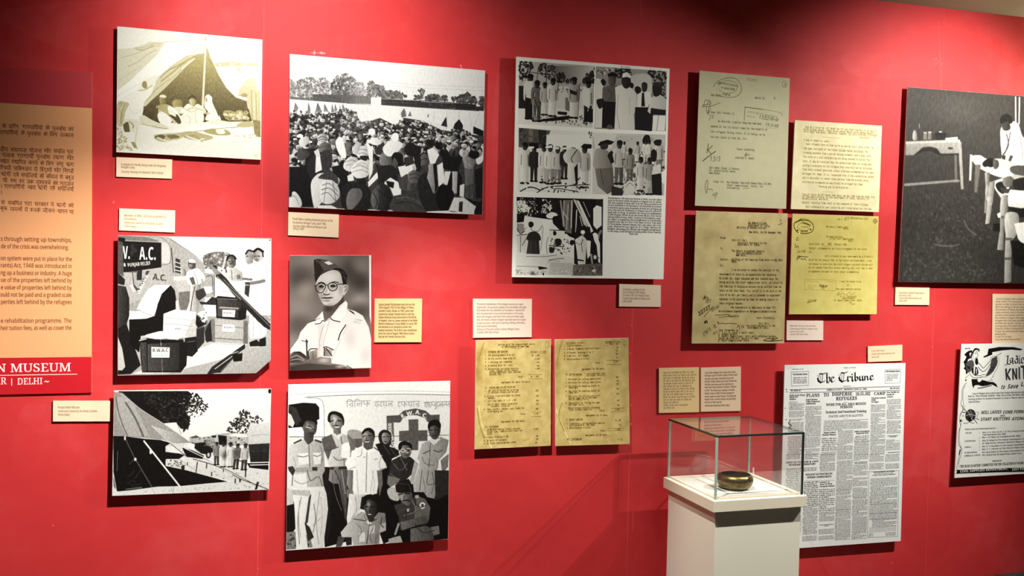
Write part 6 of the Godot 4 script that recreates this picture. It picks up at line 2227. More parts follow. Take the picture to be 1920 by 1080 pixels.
	m = sheet(720, 924, 232, """B 190 0.4 33 15 87.8 31.8
W serif 61.8 31.1 7.7 88 60 0 0 REGISTERED No. 202 1948
W serif 476.5 27.4 7.8 102.7 60 0 0 EXPRESS : EXTENSION
W serif 476 158 7.8 63.4 60 0 0 ESTABLISHED 1881
L 50 2.1 53 48 193 45
L 50 2.1 53 48 59 146
L 50 2.1 59 146 193 141
L 50 2.1 193 45 193 141
W serifbold 65.9 69.4 17.9 117.3 30 0 0 Vaccination Rates
X 40 12.1 72.1 81 184.1 134.2
L 50 2.1 824 44 959 41
L 50 2.1 824 44 830 142
L 50 2.1 830 142 959 140
L 50 2.2 959 41 959 140
W serifbold 830.5 61.8 18.3 120.8 30 0 0 Advertisement Rates
X 40 9.2 840.1 72.4 943.1 134.7
N 15 12.5 40 332 59 307 66 282 63 267 75
N 15 14.5 40 284 71 267 93 274 114 297 126 326 115
N 15 6.2 40 307 70 304 120
N 15 4.8 40 290 76 287 119
N 15 12.6 40 508 55 482 62 458 59 442 72
N 15 14.7 40 460 67 442 90 449 111 472 124 503 112
N 15 6.3 40 482 66 479 118
N 15 4.9 40 466 73 463 116
N 15 13.9 40 341 60 344 122 350 127
N 15 11.1 40 345 96 360 87 366 98 365 116 355 131
N 15 12.5 40 379 92 375 112 388 124 404 115
N 15 10.4 40 379 92 394 87 399 96 380 107
N 15 14 40 513 86 515 116 523 121
N 15 11.2 40 516 94 530 87 537 92
N 15 14 40 549 86 552 115 560 121
N 15 10.5 40 547 70 552 74
N 15 14.1 40 573 59 576 111 585 119
N 15 12 40 585 119 599 110 598 96 586 90 577 96
N 15 14.1 40 613 87 614 110 623 117 635 109
N 15 14.1 40 636 85 638 111 646 117
N 15 14.1 40 656 86 658 116
N 15 12 40 659 94 673 87 679 94 680 109 687 114
N 15 12.7 40 703 86 701 105 712 115 732 108
N 15 10.6 40 703 86 719 83 725 91 704 101
L 40 3.4 45 170 958 165
L 40 3.4 45 191 959 194
W serifbold 341.6 182.3 12.9 335.1 45 0 0 AMBALA CANTT., MONDAY, JUNE 21, 1948.
W serifbold 53.2 182.6 12.8 77.7 45 0 0 VOL. LXVIII No. 169
W serifbold 871.5 183.1 13.1 82.3 45 0 0 PRICE TWO ANNAS
W serifbold 177.9 223.6 32 107.9 15 0 0 PLANS
W serifbold 319 223 32.2 44.8 15 0 0 TO
W serifbold 386.2 220.7 32.3 169.6 15 0 0 DISPERSE
W serifbold 582.5 222.5 32.5 124.8 15 0 0 10.55.502
W serifbold 736.9 223.4 32.7 96.9 15 0 0 CAMP
W serifbold 420.2 252.4 32.3 176 15 0 0 REFUGEES
L 90 1.4 479 268 525 268
W serifbold 340.4 289.2 21.9 332.1 20 0 0 WORK FOR ALL ABLE-BODIED
W serifbold 458.1 308.9 22 101.1 20 0 0 PERSONS
W serifbold 337.6 341.9 21.9 339.6 20 0 0 Technical And Vocational Training
W serif 363.9 370.9 19.4 284.8 25 0 0 EVACUEE LAND TO BE ALLOTTED
L 90 1.4 483 383 528 383
W serifbold 45.3 214.2 13.4 123 25 0 0 India Army Threw
W serifbold 45.7 227 13.4 60.1 25 0 0 Back Of
W serifbold 46.2 241 13.4 48.3 25 0 0 Raiders
W serifbold 177.2 246.7 13.5 91.7 25 0 0 Indo-Pakistan
W serifbold 177.6 260.8 13.5 110.9 25 0 0 Talks Postponed
W serifbold 178 274.8 13.5 76.9 25 0 0 Indefinitely
W serifbold 716.2 249 13.7 121.4 25 0 0 Two-Hour General
W serifbold 716.6 262.1 13.7 38.4 25 0 0 Strike
W serifbold 717.1 276.4 13.7 59.9 25 0 0 In Prague
W serifbold 844.5 211.4 13.8 108.5 25 0 0 New Tariffs For
W serifbold 845 227.1 13.8 62 25 0 0 Goods Of
W serifbold 848.6 242.9 13.8 49.6 25 0 0 Luxuries
W serifbold 328.4 481.9 13.5 97.2 25 0 0 Raiders Abduct
W serifbold 317 497 13.5 110.6 25 0 0 Muslim Women
W serifbold 581.5 482.2 13.7 124.8 25 0 0 Indian Government
W serifbold 595.6 495.6 13.7 102.1 25 0 0 Reported Deal
X 40 7.7 42.1 251.1 167.4 314.9
X 40 7.7 44.1 318 167.7 370.6
X 40 7.7 44.3 372.2 166.8 391.6
X 40 7.7 43.5 394.4 166.2 468.4
X 40 7.7 40.6 493.1 163.6 625.1
X 40 7.7 175.4 286.3 305.4 411.7
X 40 7.7 176.2 407.9 305.2 501.7
X 40 7.7 176.1 502.6 303.3 585.3
X 40 7.7 178.6 584 300.2 630.2
X 40 8.4 325.6 389.8 694.8 468.8
X 40 13.5 314.4 511.7 441.8 609.6
X 40 7.7 311.5 611.3 436.6 635.3
X 40 7.8 444.1 464.3 572.8 543
X 40 7.8 442.7 541.8 572.2 620.8
X 40 7.8 445.1 619.4 571.3 640.3
X 40 11.7 582.2 505.6 707.4 552.7
X 40 7.8 580.6 549.7 708.8 645.4
X 40 7.8 714.5 290.1 839.6 348.9
X 40 7.8 716.4 350.8 841.4 404.6
X 40 7.8 716.6 405.6 844.3 545.6
X 40 7.8 716.3 543.9 844.5 650.5
X 40 7.9 847.4 254 970 293.1
X 40 7.9 850.3 296.7 973.6 405.1
X 40 7.9 853.9 408.2 975.2 503.9
W serifbold 862.1 521.3 7.9 93.2 50 0 0 BRITISH WARSHIPS SUNK
W serifbold 882.5 528.5 7.9 54.4 50 0 0 REPORT
X 40 7.9 848.9 544.4 972.8 625.6
W serifbold 865.9 640.8 8.5 105.6 15 0 0 ANOTHER BOMB OUTRAGE
X 40 7.9 850.7 650.7 971.4 655.2
C 20 4.8 56 385 42 404 64 417 46 436
E 20 22 377 5.1 3.2
E 25 19 168 3.7 5.1
E 25 22 184 3.7 5.1
E 25 13 298 2.9 5.1
X 40 7.7 29.8 617.8 142.5 657.1
X 40 7.7 179.8 623.3 295.2 663
W sansbold 30.3 683.4 17.2 259.9 30 0 0 ORGY OF TORTURE & LOOT
W sansbold 52.8 700.8 17.2 215.6 30 0 0 IN NIZAM'S TERRITORY
W sansbold 188.8 774.2 17.3 219.3 30 0 0 VIOLENT ACTIVITIES BY
W sansbold 204.2 794.1 17.3 195.8 30 0 0 BURMA COMMUNISTS
X 40 9.6 35.7 716.7 279.9 747.2
X 40 12.8 33.6 745.3 146.5 836.4
X 40 7.7 34.9 834.6 149.3 977.3
X 40 7.7 26 977.5 164.8 1195.8
X 40 7.7 303.1 627.9 428.3 755.3
X 40 13.5 179.7 815.5 299.4 994.4
X 40 7.7 177 991.5 297.2 1068.3
X 40 7.7 175.6 1068.3 296 1126.2
X 40 7.7 175.8 1122.8 296.7 1197
X 40 7.7 176.7 1199.7 296.5 1238.8
L 90 1.4 183 811 430 817
W serifbold 304.8 830.6 12.9 82.2 30 0 0 Limited U. S.
W serifbold 306.8 844.9 12.9 101.6 30 0 0 Arms For West
W serifbold 307.2 860.3 12.9 119.5 30 0 0 European Nations
X 40 13.5 303.1 872.4 435.6 1040.1
X 40 7.7 308.2 1036.7 434.8 1111.2
W serifbold 311.1 1132.2 7.7 119.7 30 0 0 LATEST CHESS RESULT
W serifbold 348.7 1140.7 7.8 42 30 0 0 TODAY
X 40 7.7 307.5 1159 436.1 1203.7
X 40 7.7 306 1207.2 435.8 1242.5
X 40 7.8 441 633 572.3 673.6
X 40 7.8 440.9 678.3 576 888.1
X 40 7.8 441.3 885.2 568 926.7
X 40 7.8 441.1 927.2 569.7 1027.5
X 40 7.8 441.1 1025.5 569.9 1082.7
X 40 7.8 439.9 1082.3 570.9 1164
X 40 7.8 440.8 1161.3 572 1248.6
X 40 7.8 580.3 638.2 705.4 685.3
W serifbold 586.8 698.9 8.5 108.2 30 0 0 ZONAL GOVERNMENT IN
W serifbold 588.6 708.1 8.5 106.7 30 0 0 NEW CONSTITUTION
X 40 7.8 578.1 712.8 704.2 792.9
X 40 7.8 577.9 805.1 705.1 871.2
X 40 7.8 578.6 875.3 704.4 946.3
W serifbold 587.1 953.6 8.5 106.7 30 0 0 MINISTERS LEAVE DELHI
X 40 7.8 579.7 959.8 707.2 1083.5
X 40 7.8 582.2 1086.6 707.2 1132.4
X 40 7.8 582.1 1132.1 708 1253.3
X 40 7.8 713.3 643.2 838.5 703.5
X 40 7.8 713.8 708.5 838.7 759.3
X 40 7.9 847.5 648.2 970.8 708.7
X 40 7.9 848.2 717 970.9 762.7
L 60 2.1 711 768 968 772
L 60 2.1 711 768 715 1242
L 60 2.1 715 1242 971 1248
L 60 2.2 968 772 971 1248
W serifbold 749.8 778.5 11.1 180.3 30 0 0 GOVERNMENT OF INDIA
W serif 759.4 789.4 7.9 157.3 60 0 0 MINISTRY OF HOME AFFAIRS
W serifbold 741.2 799 8.5 197.2 40 0 0 FEDERAL PUBLIC SERVICE COMMISSION
X 40 7.9 724.9 816.6 960.2 865
X 40 9.2 726.4 865.7 961 938.8
X 40 9.8 722.6 937.3 963.2 1008
X 40 7.9 723.1 1002.7 963.8 1077.2
X 40 9.8 725.1 1068.1 963.5 1116.7
X 40 7.9 749.5 1108.6 962.3 1176
X 110 7.9 724.5 1169.3 958.9 1215.3
X 40 8.5 722 1211.6 768.9 1237.2
X 40 8.6 868.6 1213.5 955.1 1244.7""", 5, 4, 199, Color8(14, 14, 15), Color8(116, 119, 117), Color8(250, 252, 248), 0.6)
	o = hang("newspaper_page", "reproduced newspaper front page with a blackletter title, partly behind the glass case", "newspaper page", "", p, 0.025, 0.005, Color8(224, 220, 210))
	show_print("print", o, p, uv, 0.025, m)
	p = PackedVector2Array([Vector2(3.5641, 1.1584), Vector2(4.06, 1.1584), Vector2(4.0478, 0.5055), Vector2(3.5519, 0.5055)])
	uv = PackedVector2Array([Vector2(-0, -0), Vector2(1, -0), Vector2(1, 1), Vector2(-0, 1)])
	m = sheet(620, 816, 228, """B 240 0.4 293 318 253.1 205.9
W sansbold 44.5 50.1 15 64.7 20 0 0 WANTED
S 12 148 63 167 42 201 44 222 56 221 78 202 61 177 60 157 77 138 111 131 138 115 138 121 104
S 14 50 96 86 70 131 63 136 84 103 90 115 138 91 151 84 178 60 198 38 178 57 151 68 124 46 110
S 14 48 198 68 192 79 226 94 280 74 294 68 259 42 239 58 222
C 12 3.8 181 71 199 78 195 91 206 108 202 129 181 135
C 12 3 153 84 147 125 157 152
C 12 6 172 92 182 88
S 90~40 76 185 124 158 159 179 166 220 131 267 99 280 75 239
S 14 82 212 103 226 119 213 113 247 91 233
C 14 3.8 132 145 154 172 182 139
S 14 186 142 207 146 214 194 194 207 176 179
S 14 142 247 187 227 213 248 221 296 175 309 149 281
P 228 162 234 182 220 179 302 167 302
P 228 192 241 205 248 204 296 198 296
C 14 5.3 209 180 244 208 280 239 312 216 348 182
C 14 5.3 216 228 247 256 286 273 331 243 362 203
C 14 4.5 116 287 160 329 244 334 269 324
C 14 4.5 140 274 184 309 243 314
C 14 3.8 243 317 284 304 318 311 328 325 277 328 252 331
C 14 3.8 344 182 360 168 367 141 400 124 425 131
C 14 3.8 368 168 384 148 409 142
P 75~55 384 141 442 125 454 176 447 211 409 272 377 299 344 319 314 315 341 271 364 230 369 182
C 20 3.1 401 148 437 183 391 251
C 20 3.1 372 223 407 238 375 278
L 14 4.6 421 129 493 93
C 14 3.1 460 132 468 204 426 279 380 354 347 367
L 14 3.8 67 338 112 301
P 12 143 346 211 347 271 355 348 374 416 382 451 403 470 437 444 424 392 402 333 415 283 420 223 405 182 411 175 438 157 411
S 228 216 357 253 344 271 358 238 378
C 12 8.3 227 438 301 431 392 412
S 12 66 355 82 345 85 355 75 365
S 12 385 361 402 360 396 369
L 14 3.1 404 334 412 323
P 12 334 48 394 42 462 32 642 35 757 57 730 69 617 61 498 67 380 83 383 107 332 123 282 137 275 125 322 106
N 15 18.5 40 577 120 573 202
N 15 13.8 40 542 216 584 202 610 206
N 15 10.8 40 549 126 577 120
N 15 13.9 40 623 144 607 161 613 192 630 189 638 144 642 200 652 201
N 15 10.8 40 608 152 623 143 640 147
N 15 13.9 40 677 121 695 135 703 194 678 197 663 172 679 152 697 159
N 15 14 40 718 145 723 197 732 200
N 15 10.8 40 714 123 723 127
N 15 14 40 748 146 746 187 764 200 790 188
N 15 10.9 40 748 146 771 141 777 160 754 170
N 15 14 40 822 147 805 157 833 182 810 199
P 60~30 548 250 571 249 584 365 567 366
P 60~30 575 302 604 249 628 249 590 309 630 363 604 364 576 323
P 60~30 634 248 655 248 686 318 679 247 698 248 710 360 690 361 658 297 667 361 647 362
P 60~30 715 235 732 236 745 359 726 360
P 60~30 740 222 827 220 828 241 793 242 806 358 783 359 771 243 743 244
W sansbold 507.1 452.6 60.9 51.3 15 0.25 0 to
W sansbold 589.1 448.9 61 133.2 15 0.25 0 Save
W sansbold 753.4 430.3 61.3 147.5 15 0.25 0 Lives
W serif 162 498.2 22.6 715.9 35 0 0 Lacs of villagers have come to the East Punjab with just the clothes they
W serif 113.5 522.9 22.6 763.9 35 0 0 had on. They include children. They can not face the bitter cold of the
W serif 115.2 551.6 22.6 764.1 35 0 0 coming winter if a knitted sweater or Sock or Warm vest does not
W serif 121.9 579 22.6 137 35 0 0 reach all of them.
C 15 3.8 84 382 53 415 35 463 39 531 30 585 53 626 52 667 25 707
C 15 3.8 73 409 51 449 52 538 74 627 97 661
L 15 3.8 60 667 107 682
W sansbold 279.1 695.5 41.3 249.8 12 0.22 0 WILL LADIES
W sansbold 546.8 700.7 41.6 343.2 12 0.22 0 COME FORWARD
W sansbold 518.5 725.4 18 53.1 20 0.2 0 AND
E 60~40 154 705 63.7 60.3
C 20 4.5 98 672 138 646 180 654
C 215 3.8 100 706 149 694 217 710
C 215 3.8 114 659 149 701 187 764
C 20 4.5 110 734 151 722 214 737
C 215 3 147 653 175 709 162 763
S 12 127 734 151 722 170 756 145 766
L 14 4.5 66 637 101 666
L 14 4.5 56 671 107 681
L 15 6.8 203 747 239 786
L 15 5.3 214 737 261 749
C 15 3.8 227 673 253 684 234 710 239 731
C 15 4.5 75 779 121 779 145 769 180 783 204 778
E 20 65 707 5.8 6.8
W sansbold 277.5 763.8 41.3 135.1 12 0.22 0 START
W sansbold 428.2 765.8 41.5 214.7 12 0.22 0 KNITTING
W sansbold 664.7 770.6 41.8 194.5 12 0.22 0 ATONCE
C 15 3.8 48 603 63 644 32 684 28 759 39 807 19 874 25 983 57 1025 48 1079 38 1120 25 1181 20 1228
C 15 3.8 57 749 43 793 31 874 42 984 70 1039 58 1107 44 1147 38 1188
S 14 28 748 50 742 41 766 27 762
S 14 45 1038 54 1046 45 1093 36 1086
W serif 96 848 21.2 392.4 40 0 0 Please return such knitted garments to —
W serif 102.4 885.1 21.2 75.2 40 0 0 DELHI
W serif 271.9 889.8 21.4 10.1 40 0 0 1.
W serif 310.5 887.1 21.4 598.3 40 0 0 Mrs. V. R. Puri, c/o Dr. C. R. Puri, Business Head, Food
W serif 313.6 910.5 21.4 292 40 0 0 Food Department, New Delhi.
W serif 271.5 937.8 21.4 10.1 40 0 0 2.
W serif 308.5 936.4 21.4 478.1 40 0 0 Mrs. A. K. Visesy, 20, Canning Road, New Delhi.
W serif 99.1 965.5 21.3 132 40 0 0 LUDHIANA
W serif 275.2 969.5 21.4 10.1 40 0 0 1.
W serif 312.2 968.2 21.4 601.9 40 0 0 Mrs. N. Sehgal c/o The Deputy Commissioner, Ludhiana
W serif 276.9 997 21.4 10.1 40 0 0 2.
W serif 310.5 995.6 21.4 605.3 40 0 0 Dr. Miss Brown, Women's Medical College, Ludhiana
W serif 102.8 1025.7 21.3 76.9 40 0 0 SIMLA
W serif 278.8 1028.7 21.4 10.1 40 0 0 1.
W serif 314.1 1026 21.4 603.8 40 0 0 Mrs. R. S. Chowdhry c/o The Deputy Commissioner Simla
W serif 279 1057.5 21.4 10.1 40 0 0 2.
W serif 314.2 1054.8 21.4 605.6 40 0 0 Mrs. G. C. Channa c/o The Director Public Instruction
W serif 102 1080.4 21.3 152.2 40 0 0 GURDASPUR
W serif 316.1 1085.2 21.4 605.7 40 0 0 Mrs. Saroj Kishna c/o The Deputy Commissioner, Gurdaspur
W serif 103.8 1110.5 21.3 196.5 40 0 0 AMBALA CANTT
W serif 321.2 1112.9 21.4 491.6 40 0 0 Mrs. Sharper Rai, 40, Napier Road, Ambala Cantt.
W sansbold 449 1177.7 18.7 116.2 25 0 0 ISSUED BY
W serifbold 44.6 1217.1 30.2 908.6 20 0 0 • THE HEAD QUARTERS' COMMITTEE FOR THE COLLECTION OF WARM CLOTHES
P 14 12 1238 522 1246 1401 1268 1395 1313 524 1286 12 1276 25 1256
W sansbold 60.9 1265.7 30.2 592.6 225 0 0 CIVIL SUPPLIES DEPARTMENT,
W sansbold 699.8 1277.2 30.8 251.7 225 0 0 EAST PUNJAB.
L 120 3.1 300 1286 304 1303""", 5, 6, 206, Color8(12, 11, 11), Color8(116, 116, 112), Color8(244, 246, 238), 0.6)
	o = hang("printed_notice", "black and white notice with a drawing of a woman knitting", "printed notice", "", p, 0.025, 0.005, Color8(224, 220, 210))
	show_print("print", o, p, uv, 0.025, m)
	p = PackedVector2Array([Vector2(1.9633, 1.064), Vector2(2.1599, 1.0645), Vector2(2.1667, 0.8645), Vector2(1.9687, 0.8665)])
	uv = PackedVector2Array([Vector2(-0, -0), Vector2(1, -0), Vector2(1, 1), Vector2(-0, 1)])
	m = sheet(400, 403, 240, """D 102.6 91.9 33.4 760.5 60 0 बहुत सारे शरणार्थियों को सिर्फ एक जोड़ी
D 102.6 153.2 33.4 827.7 60 0 कपड़े लेकर अपना घर छोड़ना पड़ा। उनमें से
D 102.5 214.4 33.4 790.6 60 0 कई लोग घर बुनियादी जरूरतों का सामान
D 102.5 275.6 33.4 796.5 60 0 भी नहीं ले जा सकते थे। जब विभाजन हुआ
D 102.5 336.7 33.3 741.1 60 0 तब अशोक तलवार लगभग 4 साल के थे
D 102.4 398.9 33.3 704.1 60 0 और परिवार को 1947 में पाकिस्तान के
D 102.4 460 33.3 783.5 60 0 चकवाल में अपना घर छोड़ना पड़ा। परिवार
D 102.4 521 33.3 771 60 0 दिल्ली के बिरला मंदिर कैंप में रह रहा था
D 102.3 582 33.3 740.2 60 0 और फिर उन्हें लाहौरी बाजार में एक जगह
D 102.3 643 33.2 795 60 0 मिली। यह कटोरा पास के बाजार से खरीदा
D 102.3 705 33.2 696.9 60 0 गया था और यह उनके नए जीवन की
D 102.2 765.9 33.2 378.9 60 0 शुरुआत का प्रतीक है।
D 102.2 826.7 33.2 604.8 60 0.2 अशोक तलवार द्वारा उदारतापूर्वक
D 102.2 887.5 33.2 274.8 60 0.2 दान किया गया""", 0, 0, 213, Color8(48, 36, 22), Color8(146, 120, 84), Color8(240, 212, 156), 0)
	o = hang("caption_card", "tan caption card in Hindi on the wall above the glass case", "caption card", "caption cards", p, 0.006, 0.0057, Color8(214, 190, 156))
	show_print("print", o, p, uv, 0.006, m)
	p = PackedVector2Array([Vector2(2.1684, 1.0625), Vector2(2.3706, 1.0642), Vector2(2.3757, 0.864), Vector2(2.1741, 0.8662)])
	uv = PackedVector2Array([Vector2(0, -0), Vector2(1, -0), Vector2(1, 1), Vector2(0, 1)])
	m = sheet(400, 393, 240, """W sansbold 97.4 132.2 57.1 765.8 60 0 0 A lot of the refugees had to leave their home
W sansbold 94.9 193.7 57.2 809.3 60 0 0 with just a pair of clothes. Many of them could
W sansbold 95 264.1 57.2 723.1 60 0 0 not even carry basic necessities across the
W sansbold 95 327.9 57.2 797.5 60 0 0 borders. Kishin Talwar was around 4 when the
W sansbold 95 396.2 57.3 723.6 60 0 0 Partition took place and the family had to
W sansbold 92.6 457.8 57.3 791.9 60 0 0 leave their home behind in Chakwal, Pakistan
W sansbold 92.6 528.4 57.4 755 60 0 0 in 1947. The family was residing in the Birla
W sansbold 92.7 594.6 57.4 742.9 60 0 0 Mandir Camp in Delhi till they managed to
W sansbold 92.7 663.1 57.5 786.5 60 0 0 secure a space in Lahori Bazaar. This bowl was
W sansbold 92.7 727.2 57.5 786.8 60 0 0 bought from a market nearby and symbolises
W sansbold 92.8 795.8 57.5 433.8 60 0 0 the start of their new life.
W sansbold 92.8 868.9 57.6 626.2 60 0.2 0 Generously donated by Kishin Talwar""", 0, 0, 220, Color8(48, 38, 30), Color8(150, 128, 104), Color8(244, 216, 184), 0)
	o = hang("caption_card", "pinkish caption card in English on the wall above the glass case", "caption card", "caption cards", p, 0.006, 0.0057, Color8(214, 190, 156))
	show_print("print", o, p, uv, 0.006, m)

# ---------------------------------------------------------------- the plinth, the glass case and what is in it
func case_and_bowl() -> void:
	var x0 := 1.962
	var x1 := 2.386
	var z0 := 0.078
	var z1 := 0.518
	var at := Vector3((x0 + x1) / 2, 0, (z0 + z1) / 2)
	var white := mat(Color8(234, 230, 210), 0.55)
	var plinth := thing("display_plinth", "tall cream painted plinth with an overhanging tray top, carrying the glass case", "plinth", at)
	part("body", bevelled(Vector3(x1 - x0 - 0.034, 0.5545, z1 - z0 - 0.034), 0.0015), white, plinth)
	var cream := mat(Color8(228, 220, 196), 0.5)
	var top := 0.6005
	part("tray", bevelled(Vector3(x1 - x0, top - 0.554, z1 - z0), 0.002), cream, plinth, Vector3(0, 0.554, 0))
	# inside the glass: a low frame round the mat
	var w := x1 - x0 - 0.042
	var d := z1 - z0 - 0.042
	for k in 4:
		var long := k < 2
		var s := 1.0 if k % 2 else -1.0
		var size := Vector3(w, 0.006, 0.016) if long else Vector3(0.016, 0.006, d - 0.034)
		part("inner_rail", bevelled(size, 0.001), cream, plinth, Vector3(0, top, s * (d / 2 - 0.008)) if long else Vector3(s * (w / 2 - 0.008), top, 0))
	var linen := mat(Color8(206, 210, 200), 0.9)
	var sheet_of_mat := thing("display_mat", "white paper mat lying under the bowl inside the glass case", "mat", at + Vector3(0, top + 0.0003, 0))
	part("paper", bevelled(Vector3(w - 0.04, 0.0015, d - 0.04), 0.0004), linen, sheet_of_mat)
	# five panes; each has its ground edges as a part of their own
	var glass := StandardMaterial3D.new()
	glass.transparency = BaseMaterial3D.TRANSPARENCY_ALPHA
	glass.albedo_color = Color(0.86, 0.93, 0.9, 0.015)
	glass.roughness = 0.02
	glass.metallic_specular = 0.5
	var rim := mat(Color(0.10, 0.17, 0.145), 0.1)
	var bright := mat(Color(0.62, 0.72, 0.66), 0.12)  # same edges again, with their highlights put into a lighter colour
	var gx := (x1 - x0) / 2 - 0.012
	var gz := (z1 - z0) / 2 - 0.012
	var gh := 0.8552 - top
	var t := 0.008
	var case := thing("glass_case", "clear glass box with green edges standing on the cream plinth over the bronze bowl", "glass case", at + Vector3(0, top + 0.0002, 0))
	var wall_h := gh - t
	for k in 4:
		var across := k < 2
		var s := 1.0 if k % 2 else -1.0
		var b := BoxMesh.new()
		b.size = Vector3(gx * 2 - 2 * t, wall_h, t) if across else Vector3(t, wall_h, gz * 2 - 2 * t)
		var pane := part("pane", b, glass, case, Vector3(0, wall_h / 2, s * (gz - t / 2)) if across else Vector3(s * (gx - t / 2), wall_h / 2, 0))
		if across:
			for e in [-1.0, 1.0]:
				var c := bevelled(Vector3(t, wall_h, t), 0.0006)
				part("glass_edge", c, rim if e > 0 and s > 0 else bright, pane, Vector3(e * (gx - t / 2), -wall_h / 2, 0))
	var lid := BoxMesh.new()
	lid.size = Vector3(gx * 2 - 2 * t, t, gz * 2 - 2 * t)
	var cover := part("top_pane", lid, glass, case, Vector3(0, gh - t / 2, 0))
	for k in 4:
		var across := k < 2
		var s := 1.0 if k % 2 else -1.0
		var size := Vector3(gx * 2, t, t) if across else Vector3(t, t, gz * 2 - 2 * t)
		part("glass_edge", bevelled(size, 0.0008), rim, cover, Vector3(0, -t / 2, s * (gz - t / 2)) if across else Vector3(s * (gx - t / 2), -t / 2, 0))
	# the bowl: thick wall drawn in at the lip, on a flat foot
	var bronze := mat(Color8(158, 142, 106), 0.36, 1.0)
	var n := Sheet.new(256, 128, 128, 31)
	n.mottle(14, 110, 12, 4)
	n.mottle(50, 70, 15, 3)
	bronze.albedo_texture = ImageTexture.create_from_image(n.image(Color8(130, 112, 80), Color8(196, 184, 158), Color8(255, 250, 235)))
	bronze.uv1_triplanar = true
	bronze.uv1_scale = Vector3(9, 9, 9)
	var bowl := thing("metal_bowl", "small dark bronze bowl with rounded sides and an inward lip inside the glass case", "bowl", Vector3(2.155, top + 0.002, 0.345))
	part("body", lathe(PackedVector2Array([Vector2(0.0, 0.0), Vector2(0.046, 0.0), Vector2(0.054, 0.002), Vector2(0.064, 0.010), Vector2(0.071, 0.021), Vector2(0.0745, 0.033), Vector2(0.0742, 0.042), Vector2(0.0715, 0.051), Vector2(0.066, 0.058), Vector2(0.0615, 0.0605), Vector2(0.0595, 0.060), Vector2(0.0592, 0.058), Vector2(0.064, 0.052), Vector2(0.0685, 0.044), Vector2(0.069, 0.036), Vector2(0.064, 0.024), Vector2(0.054, 0.013), Vector2(0.04, 0.006), Vector2(0.0, 0.004)]), 72), bronze, bowl)
	# a looped white cord hanging behind the case
	var cord := SurfaceTool.new()
	cord.begin(Mesh.PRIMITIVE_TRIANGLES)
	var path := PackedVector3Array()
	for k in 17:
		var a := lerpf(-0.62, PI + 0.62, k / 16.0)
		path.append(Vector3(cos(a) * 0.006 + (k - 8) * 0.0004, 0.019 + sin(a) * 0.011 - (0.006 if k == 0 or k == 16 else 0.0), 0))
	path.insert(0, Vector3(0.0075, 0.0, 0))
	path.append(Vector3(-0.0075, 0.0, 0))
	tube(cord, path, 0.0016, 8)
	var loop := thing("cord_loop", "small loop of white cord standing at the back corner of the plinth tray", "cord", Vector3(2.3802, top - 0.0005, 0.118))
	loop.rotation.y = PI / 2
	part("cord", cord.commit(), mat(Color(0.9, 0.88, 0.84), 0.7), loop)

